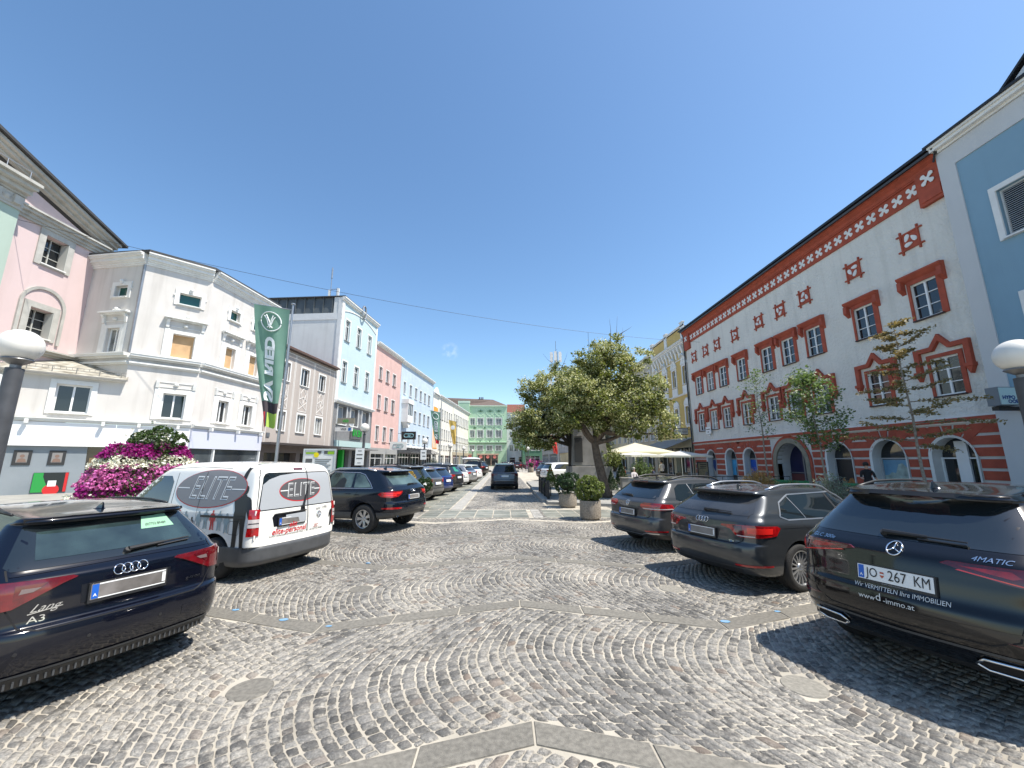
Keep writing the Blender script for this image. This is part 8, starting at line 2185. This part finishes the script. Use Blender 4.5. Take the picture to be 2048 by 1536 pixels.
# cable across the square with a dropper
o = empty('overhead_cable', (0, 28, 12), label='thin dark cable sagging across the square from pink house to red and white house', cat='cable', off=True)
A, Bp = Vector((-26.6, 19.8, 14.7)), Vector((19.5, 37.5, 13.4)); P = []
for k in range(41):
    t = k / 40; p = A.lerp(Bp, t); p.z -= 4 * 1.22 * t * (1 - t); P.append(tuple(p))
b = MB(); b.tube(P, .012, 5); b.build('wire', BLACK, o)
t = .735; p = A.lerp(Bp, t); p.z -= 4 * 1.22 * t * (1 - t); b = MB(); b.tube([tuple(p), (p.x, p.y, p.z - 2.6)], .013, 5); b.build('dropper', BLACK, o)
o = empty('overhead_cable', (-12, 8, 9), label='short thin wire running down to the pink house at the left edge', cat='cable', off=True)
b = MB(); b.tube([(-26.6, 21.0, 7.4), (-24, 17.8, 9.0), (-20, 13.5, 10.9), (-14, 8, 13)], .014, 5); b.build('wire', BLACK, o)

def bench(x, y, rz, label):
    o = empty('park_bench', (x, y, .0), R(rz), label=label, cat='bench', group='green benches before the red and white house')
    GB = mat('bench_green', (.015, .20, .07), .45)
    b = MB()
    for k in range(4): b.box(-.9, .9, -.22 + k * .11, -.13 + k * .11, .42, .46)
    b.build('seat', GB, o)
    b = MB()
    for k in range(3): z = .52 + k * .13; b.prism([(-.27 - k * .03, z), (-.23 - k * .03, z), (-.26 - k * .03, z + .11), (-.30 - k * .03, z + .11)], -.9, .9, 'x')
    b.build('backrest', GB, o)
    for s in (-.75, .75):
        b = MB(); b.box(s - .03, s + .03, -.22, .2, .38, .42); b.box(s - .03, s + .03, .14, .19, 0, .38); b.prism([(-.24, 0), (-.19, 0), (-.28, .92), (-.33, .92)], s - .03, s + .03, 'x'); b.box(s - .025, s + .025, -.25, .2, .62, .66); b.build('leg', GB, o)
bench(13.9, 19.8, 110, 'green slatted bench between the dry golden grass and the stone portal')
bench(14.9, 17.0, 100, 'green bench just behind the grey green shrub, beside the pram')

def monument():
    MG = mat('monument_stone', (.30, .29, .27), .9, var=.35, vscale=1.5, bump=.3, bscale=20, streak=.3)
    o = empty('monument', (5.0, 24.6, 0), label='grey stone monument block with a dark plaque in the shade between the two trunks', cat='monument', off=True)
    b = MB(); b.prism([(4.15, 1.55), (6.35, 1.55), (6.0, 4.6), (4.30, 4.6)], 24.2, 26, 'y'); b.box(4.2, 4.75, 24.05, 24.2, 3.3, 4.4); b.build('shaft', MG, o, bevel=.02)
    b = MB(); b.box(4.05, 6.5, 23.9, 26.2, .0, 1.5); b.build('pedestal', MG, o, bevel=.02)
    b = MB(); b.box(4.28, 4.75, 24.12, 24.19, 1.75, 3.2); b.build('plaque', mat('bronze_plaque', (.03, .03, .03), .4), o)
    for i, (x0, x1, y0, h, lab) in enumerate(((6.6, 8.2, 22.6, .85, 'low rough stone wall right of the big trunk, before the café'),)):
        q = empty('stone_block', ((x0 + x1) / 2, y0, 0), label=lab, cat='stone wall', off=True); b = MB(); b.box(x0, x1, y0, y0 + .4, 0, h); b.build('block', MG, q, bevel=.03)
        b = MB(); b.box(x0 - .03, x1 + .03, y0 - .03, y0 + .43, h, h + .07); b.build('coping', MG, q, bevel=.01)
monument()
o = empty('low_fence', (2.2, 21, 0), label='low dark slatted fence along the kerb behind the dark green bush', cat='fence', off=True)
b = MB()
for k in range(26): y = 18.9 + k * .17; b.box(2.05, 2.09, y, y + .11, .12, .85)
b.box(2.04, 2.1, 18.8, 23.3, .78, .84); b.box(2.04, 2.1, 18.8, 23.3, .25, .3); b.build('slats', mat('dark_timber', (.03, .028, .025), .7), o)
for y in (18.8, 20.3, 21.8, 23.3): b = MB(); b.box(2.0, 2.12, y - .05, y + .05, 0, .95); b.build('post', mat('dark_timber', (0, 0, 0)), o)

def parasol(x, y, z, w, pm, label, h=.75, rz=0):
    o = empty('parasol', (x, y, 0), R(rz), label=label, cat='parasol', group='café parasols')
    b = MB(); P = [(0, 0, z)] + [(sx * w / 2, sy * w / 2, z - h) for sx, sy in ((-1, -1), (1, -1), (1, 1), (-1, 1))]; M_ = [((P[i][0] + P[i % 4 + 1][0]) / 2 * .97, (P[i][1] + P[i % 4 + 1][1]) / 2 * .97, z - h + .03) for i in range(1, 5)]
    for i in range(4):
        a, m, c = P[i + 1], M_[i], P[(i + 1) % 4 + 1]
        b.face([P[0], a, m]); b.face([P[0], m, c]); b.face([a, m, (m[0], m[1], m[2] - .12), (a[0], a[1], a[2] - .12)]); b.face([m, c, (c[0], c[1], c[2] - .12), (m[0], m[1], m[2] - .12)])
    b.build('canopy', pm, o)
    b = MB(); b.tube([(0, 0, 0), (0, 0, z + .08)], .03, 8); b.build('pole', WHITE, o)
    b = MB()
    for i in range(4): q = P[i + 1]; b.tube([(0, 0, z - h * .75), (q[0] * .5, q[1] * .5, z - h * .5 - .02)], .012, 4); b.tube([(0, 0, z - .04), (q[0] * .98, q[1] * .98, z - h - .02)], .012, 4)
    b.build('ribs', STEEL, o); b = MB(); b.lathe([(.35, 0), (.35, .1), (.05, .14)], (0, 0, .12), 16); b.build('base', CONC, o)
CREAM = mat('cream_canvas', (.80, .73, .56), .8, transl=.35); WCV = mat('white_canvas', (.78, .77, .74), .8, transl=.35)
parasol(9.9, 30, 3.15, 4.3, CREAM, 'large cream square parasol, the biggest over the café terrace', .72)
parasol(7.6, 34, 3.0, 3.6, CREAM, 'cream parasol partly behind the big trunk', .65)
parasol(9.0, 27.4, 2.42, 2.6, WCV, 'flat white parasol below the large cream one', .22, 20)
parasol(12.2, 27.4, 2.5, 2.9, WCV, 'white parasol tilted over the right end of the café terrace', .34, 35)

# ---------------------------------------------------------------- people
SKIN = mat('skin', (.45, .27, .19), .6)
def person(x, y, z, h, rz, label, shirt, trousers, hair, pose='stand', group=None):
    o = empty('person', (x, y, z), R(rz), label=label, cat='person', group=group); s = h / 1.75
    sit = pose == 'sit'; hip = .50 if sit else .92
    V = [(0, 0, hip), (0, .01, hip + .18), (0, .015, hip + .38), (0, .0, hip + .53), (0, .02, hip + .61), (0, .035, hip + .72)]; Rr = [.15, .13, .155, .07, .055, .095]
    E = [(0, 1), (1, 2), (2, 3), (3, 4), (4, 5)]
    st = .16 if pose == 'walk' else .02
    for sx in (1, -1):
        i = len(V); a = st * sx
        if sit: L = [(sx * .10, .02, hip - .01), (sx * .13, .42, hip + .0), (sx * .13, .44, .08), (sx * .14, .58, .03)]
        else: L = [(sx * .095, 0, hip - .04), (sx * .10, a * .8, .50), (sx * .105, a * 1.2 - .03, .08), (sx * .12, a * 1.2 + .12, .03)]
        V += L; Rr += [.105, .07, .045, .035]; E += [(0, i), (i, i + 1), (i + 1, i + 2), (i + 2, i + 3)]
        i = len(V); f = .25 if pose in ('sit', 'push') else .04 - a * .6
        A_ = [(sx * .18, 0, hip + .47), (sx * .23, .02 if f < .2 else .10, hip + .20), (sx * .22, .08 + f, hip + (.02 if f < .2 else .16)), (sx * .215, .11 + f, hip - (.05 if f < .2 else -.17))]
        V += A_; Rr += [.062, .045, .033, .028]; E += [(2, i), (i, i + 1), (i + 1, i + 2), (i + 2, i + 3)]
    me = bpy.data.meshes.new('body'); me.from_pydata([(a * s, b * s, c * s) for a, b, c in V], E, []); ob = bpy.data.objects.new('body', me); col.objects.link(ob)
    ob.modifiers.new('skin', 'SKIN')
    if not me.skin_vertices: me.attributes.new('skin', 'FLOAT', 'POINT') if False else None
    if me.skin_vertices:
        for i, r_ in enumerate(Rr): me.skin_vertices[0].data[i].radius = (r_ * s, r_ * s * (.8 if i in (0, 1, 2) else 1))
        me.skin_vertices[0].data[0].use_root = True
    sb = ob.modifiers.new('sub', 'SUBSURF'); sb.levels = 2; sb.render_levels = 2
    dg = bpy.context.evaluated_depsgraph_get(); dg.update(); m2 = bpy.data.meshes.new_from_object(ob.evaluated_get(dg)); bpy.data.objects.remove(ob); m2.name = 'body'
    for mm in (SKIN, shirt, trousers): m2.materials.append(mm)
    for p in m2.polygons:
        c = p.center / s; k = 0
        if c.z < hip + .0 or (sit and c.y > .12 and c.z < hip + .12 and abs(c.x) < .2): k = 2
        elif c.z < hip + .56: k = 1
        if (abs(c.x) > .19 and c.z < hip + .22): k = 0
        p.material_index = k; p.use_smooth = True
    ob = bpy.data.objects.new('body', m2); col.objects.link(ob); ob.parent = o
    b = MB(); b.ball((0, .015 * s, (hip + .755) * s), .105 * s, 14, 10, 1.05); b.v = [(x_ , y_ - (.012 if z_ > (hip + .74) * s else .03) * s, z_) for x_, y_, z_ in b.v]; b.build('hair', hair, o, smooth=True)
    return o
HB = mat('dark_hair', (.015, .010, .008), .6); HG = mat('grey_hair', (.35, .33, .30), .7); HR = mat('brown_hair', (.08, .04, .02), .6)
CB = mat('black_cloth', (.012, .012, .014), .85); CW = mat('white_cloth', (.66, .62, .62), .85); CT = mat('tan_cloth', (.30, .22, .15), .85); CN = mat('navy_cloth', (.02, .03, .07), .85); CR_ = mat('coral_cloth', (.45, .12, .09), .85)
def bag(o, lx, ly, z, m): b = MB(); b.box(lx - .05, lx + .05, ly - .14, ly + .14, z - .18, z + .05); return b.build('shoulder_bag', m, o, bevel=.02)
person(14.6, 16.0, .12, 1.66, 150, 'woman with long dark hair in black clothes pushing a pram past the arches', CB, CB, HB, 'push')
def pram(x, y, rz):
    o = empty('pram', (x, y, .12), R(rz), label='black pram with a raised hood in front of the dark shop arch', cat='pram'); b = MB(); V = []; n = 10
    for j in range(7):
        a = math.pi * .62 * j / 6; 
        for k in range(n + 1): t = math.pi * k / n; V.append((.24 * math.cos(t), .0 + .36 * math.cos(a) * math.sin(t) * 1.0, .62 + .34 * math.sin(a) * math.sin(t)))
    b.add(V, [(j * (n + 1) + k, j * (n + 1) + k + 1, (j + 1) * (n + 1) + k + 1, (j + 1) * (n + 1) + k) for j in range(6) for k in range(n)]); b.build('hood', CB, o, smooth=True)
    b = MB(); b.prism([(-.40, .42), (.36, .42), (.42, .66), (-.42, .66)], -.22, .22, 'x'); b.build('basket', CB, o)
    b = MB(); b.tube([(-.2, .4, .62), (-.2, .62, 1.0), (.2, .62, 1.0), (.2, .4, .62)], .014, 6); b.tube([(-.22, -.3, .15), (-.22, .32, .5)], .014); b.tube([(.22, -.3, .15), (.22, .32, .5)], .014); b.build('handle', SATIN, o)
    for sx in (-.26, .26):
        for yy in (-.3, .3): b = MB(); b.lathe([(.13, -.02), (.15, 0), (.13, .02)], (sx, yy, .15), 18, 'x'); b.build('wheel', TYRE, o)
pram(14.05, 16.75, 40)
person(12.3, 31.2, .12, 1.74, 20, 'person in white shirt and dark trousers standing under the white parasol', CW, CB, HB, 'stand')
person(7.75, 26.5, .12, 1.7, -60, 'seated guest in tan top with back to the road, left end of the café', CT, CB, HG, 'sit')
person(8.5, 28.3, .12, 1.7, 60, 'seated guest with coral top facing left at the café', CR_, CN, HR, 'sit')
person(9.9, 26.6, .12, 1.72, 80, 'seated guest with dark hair in navy at the middle café table', CN, CB, HB, 'sit')
person(8.2, 25.4, .12, 1.7, 200, 'seated guest in white shirt right behind the pointed conifer', CW, CN, HG, 'sit')
person(4.6, 66, 0, 1.72, 10, 'person in dark clothes walking beside the far planter', CB, CB, HB, 'walk')
person(6.1, 69, 0, 1.75, -30, 'person in black standing by the grey building far down the street', CB, CN, HB, 'stand')
def cafe_set(x, y, rz, n, label):
    t = empty('cafe_table', (x, y, .12), label=label, cat='table', group='café tables on the terrace')
    b = MB(); b.lathe([(.38, .70), (.40, .715), (.38, .73)], (0, 0, 0), 20); b.build('tabletop', mat('table_top', (.30, .28, .25), .5), t); b = MB(); b.tube([(0, 0, .02), (0, 0, .7)], .03); b.lathe([(.22, 0), (.22, .03)], (0, 0, 0), 12); b.build('pedestal', BLACK, t)
SM = mat('wicker_grey', (.10, .085, .07), .8, var=.3, vscale=30)
def cafe_chair(x, y, rz, label):
    o = empty('cafe_chair', (x, y, .12), R(rz), label=label, cat='chair', group='café chairs on the terrace')
    b = MB(); b.box(-.22, .22, -.2, .22, .43, .47); b.build('seat', SM, o)
    b = MB(); b.prism([(-.20, .47), (-.17, .47), (-.24, .88), (-.27, .88)], -.22, .22, 'x'); b.build('backrest', SM, o)
    for sx in (-.2, .2):
        for yy in (-.18, .18): b = MB(); b.tube([(sx, yy, 0), (sx, yy, .44)], .014, 6); b.build('leg', SATIN, o)
places = [(8.3, 27.3, 'left end of the terrace'), (10.4, 27.0, 'middle of the terrace'), (9.2, 29.2, 'under the large cream parasol'), (12.6, 28.4, 'under the tilted white parasol'), (14.4, 30.6, 'near the menu board'), (11.2, 31.5, 'behind the standing person')]
for i, (x, y, w) in enumerate(places):
    cafe_set(x, y, 0, 2, 'small round café table ' + w)
    for k, a in enumerate((35, 215) if i % 2 else (100, 280)):
        cafe_chair(x + .75 * math.sin(R(a)), y + .75 * math.cos(R(a)), -a + 180, ('front' if math.cos(R(a)) < 0 else 'rear') + ' café chair at the round table ' + w)
o = empty('menu_board', (15.9, 32, .12), label='upright menu board with dark frame in front of the café', cat='board', off=True)
b = MB(); b.box(15.45, 16.35, 31.95, 32.05, .1, 1.75); b.build('frame', BLACK, o); b = MB(); b.box(15.53, 16.27, 31.93, 31.95, .2, 1.67); b.build('panel', mat('menu_ochre', (.36, .28, .14), .6, color2=(.18, .14, .09), vscale=4), o)
b = MB()
for k in range(3): b.box(15.65, 16.15, 31.92, 31.93, 1.5 - k * .14, 1.55 - k * .14)
b.build('print', BLACK, o)
b = MB()
o = empty('terrace_rail', (12, 24, 0), label='dark planter boxes with a rail fencing the café terrace from the parking', cat='fence', off=True)
for k in range(4): x = 8.6 + k * 2.0; b = MB(); b.box(x, x + 1.8, 22.8, 23.1, .12, .65); b.build('box', mat('dark_timber', (0, 0, 0)), o)
b = MB(); b.tube([(8.6, 22.95, .95), (16.4, 22.95, .95)], .02); [b.tube([(8.6 + k * 1.95, 22.95, .6), (8.6 + k * 1.95, 22.95, .95)], .015) for k in range(5)]; b.build('rail', BLACK, o)
o = empty('house_sign', (19.3, 37.4, 4.3), label='small white wall sign at the far end of the red and white house', cat='sign', off=True)
b = MB(); b.box(19.3, 19.36, 36.7, 37.6, 4.3, 4.95); b.box(19.34, 19.5, 37.1, 37.2, 4.1, 4.3); b.build('panel', SASH, o); b = MB(); b.box(19.29, 19.299, 36.82, 37.48, 4.68, 4.76); b.box(19.29, 19.299, 37.02, 37.28, 4.44, 4.52); b.build('lettering', INK, o)

# ---------------------------------------------------------------- separate pieces become parts of their own
def split_pieces(o, gap):
    me = o.data; n = len(me.vertices); par = list(range(n))
    def find(a):
        while par[a] != a: par[a] = par[par[a]]; a = par[a]
        return a
    for p in me.polygons:
        vs = list(p.vertices); a = find(vs[0])
        for b in vs[1:]: par[find(b)] = a
    co = np.zeros(n * 3); me.vertices.foreach_get('co', co); co = co.reshape(-1, 3)
    roots = {}
    for i in range(n): roots.setdefault(find(i), []).append(i)
    isl = list(roots.values()); bb = [(co[v].min(0) - gap, co[v].max(0) + gap) for v in isl]; m = len(isl); q = list(range(m))
    def f2(a):
        while q[a] != a: a = q[a]
        return a
    for i in range(m):
        for j in range(i + 1, m):
            if np.all(bb[i][0] <= bb[j][1]) and np.all(bb[j][0] <= bb[i][1]): q[f2(j)] = f2(i)
    groups = {}
    for i in range(m): groups.setdefault(f2(i), set()).update(isl[i])
    if len(groups) < 2 or len(groups) > 90: return
    kids_ = [x for x in bpy.data.objects if x.parent == o]
    if kids_: return
    lists = list(groups.values()); pol = [(tuple(p.vertices), p.material_index, p.use_smooth) for p in me.polygons]
    for k, g in enumerate(lists):
        idx = {v: i for i, v in enumerate(sorted(g))}; F = [(tuple(idx[v] for v in p[0]), p[1], p[2]) for p in pol if p[0][0] in g]
        nm = bpy.data.meshes.new(o.name.split('.')[0]); nm.from_pydata([tuple(co[v]) for v in sorted(g)], [], [f[0] for f in F])
        for mm in me.materials: nm.materials.append(mm)
        nm.polygons.foreach_set('material_index', [f[1] for f in F]); nm.polygons.foreach_set('use_smooth', [f[2] for f in F])
        if k == 0: o.data = nm
        else: c = o.copy(); c.data = nm; col.objects.link(c)
for o in list(bpy.data.objects):
    if o.type == 'MESH' and o.parent and o.name.split('.')[0] in ('red_courses', 'cornice', 'arch_rim', 'frieze_crosses', 'stucco_ornament', 'brackets', 'spot_lamps', 'white_edge', 'panel_antenna', 'dark_relief', 'orange_panel', 'round_sticker', 'chimney', 'arm', 'print', 'green_stripe', 'pilaster', 'side_trim', 'white_course', 'medallion', 'window_hood', 'glass_canopy', 'eaves', 'baroque_gable', 'entablature', 'blind_arch', 'snow_guard', 'slats', 'coping', 'diffuser_ribs', 'ribs', 'frame') and o.data.users == 1:
        split_pieces(o, .03)
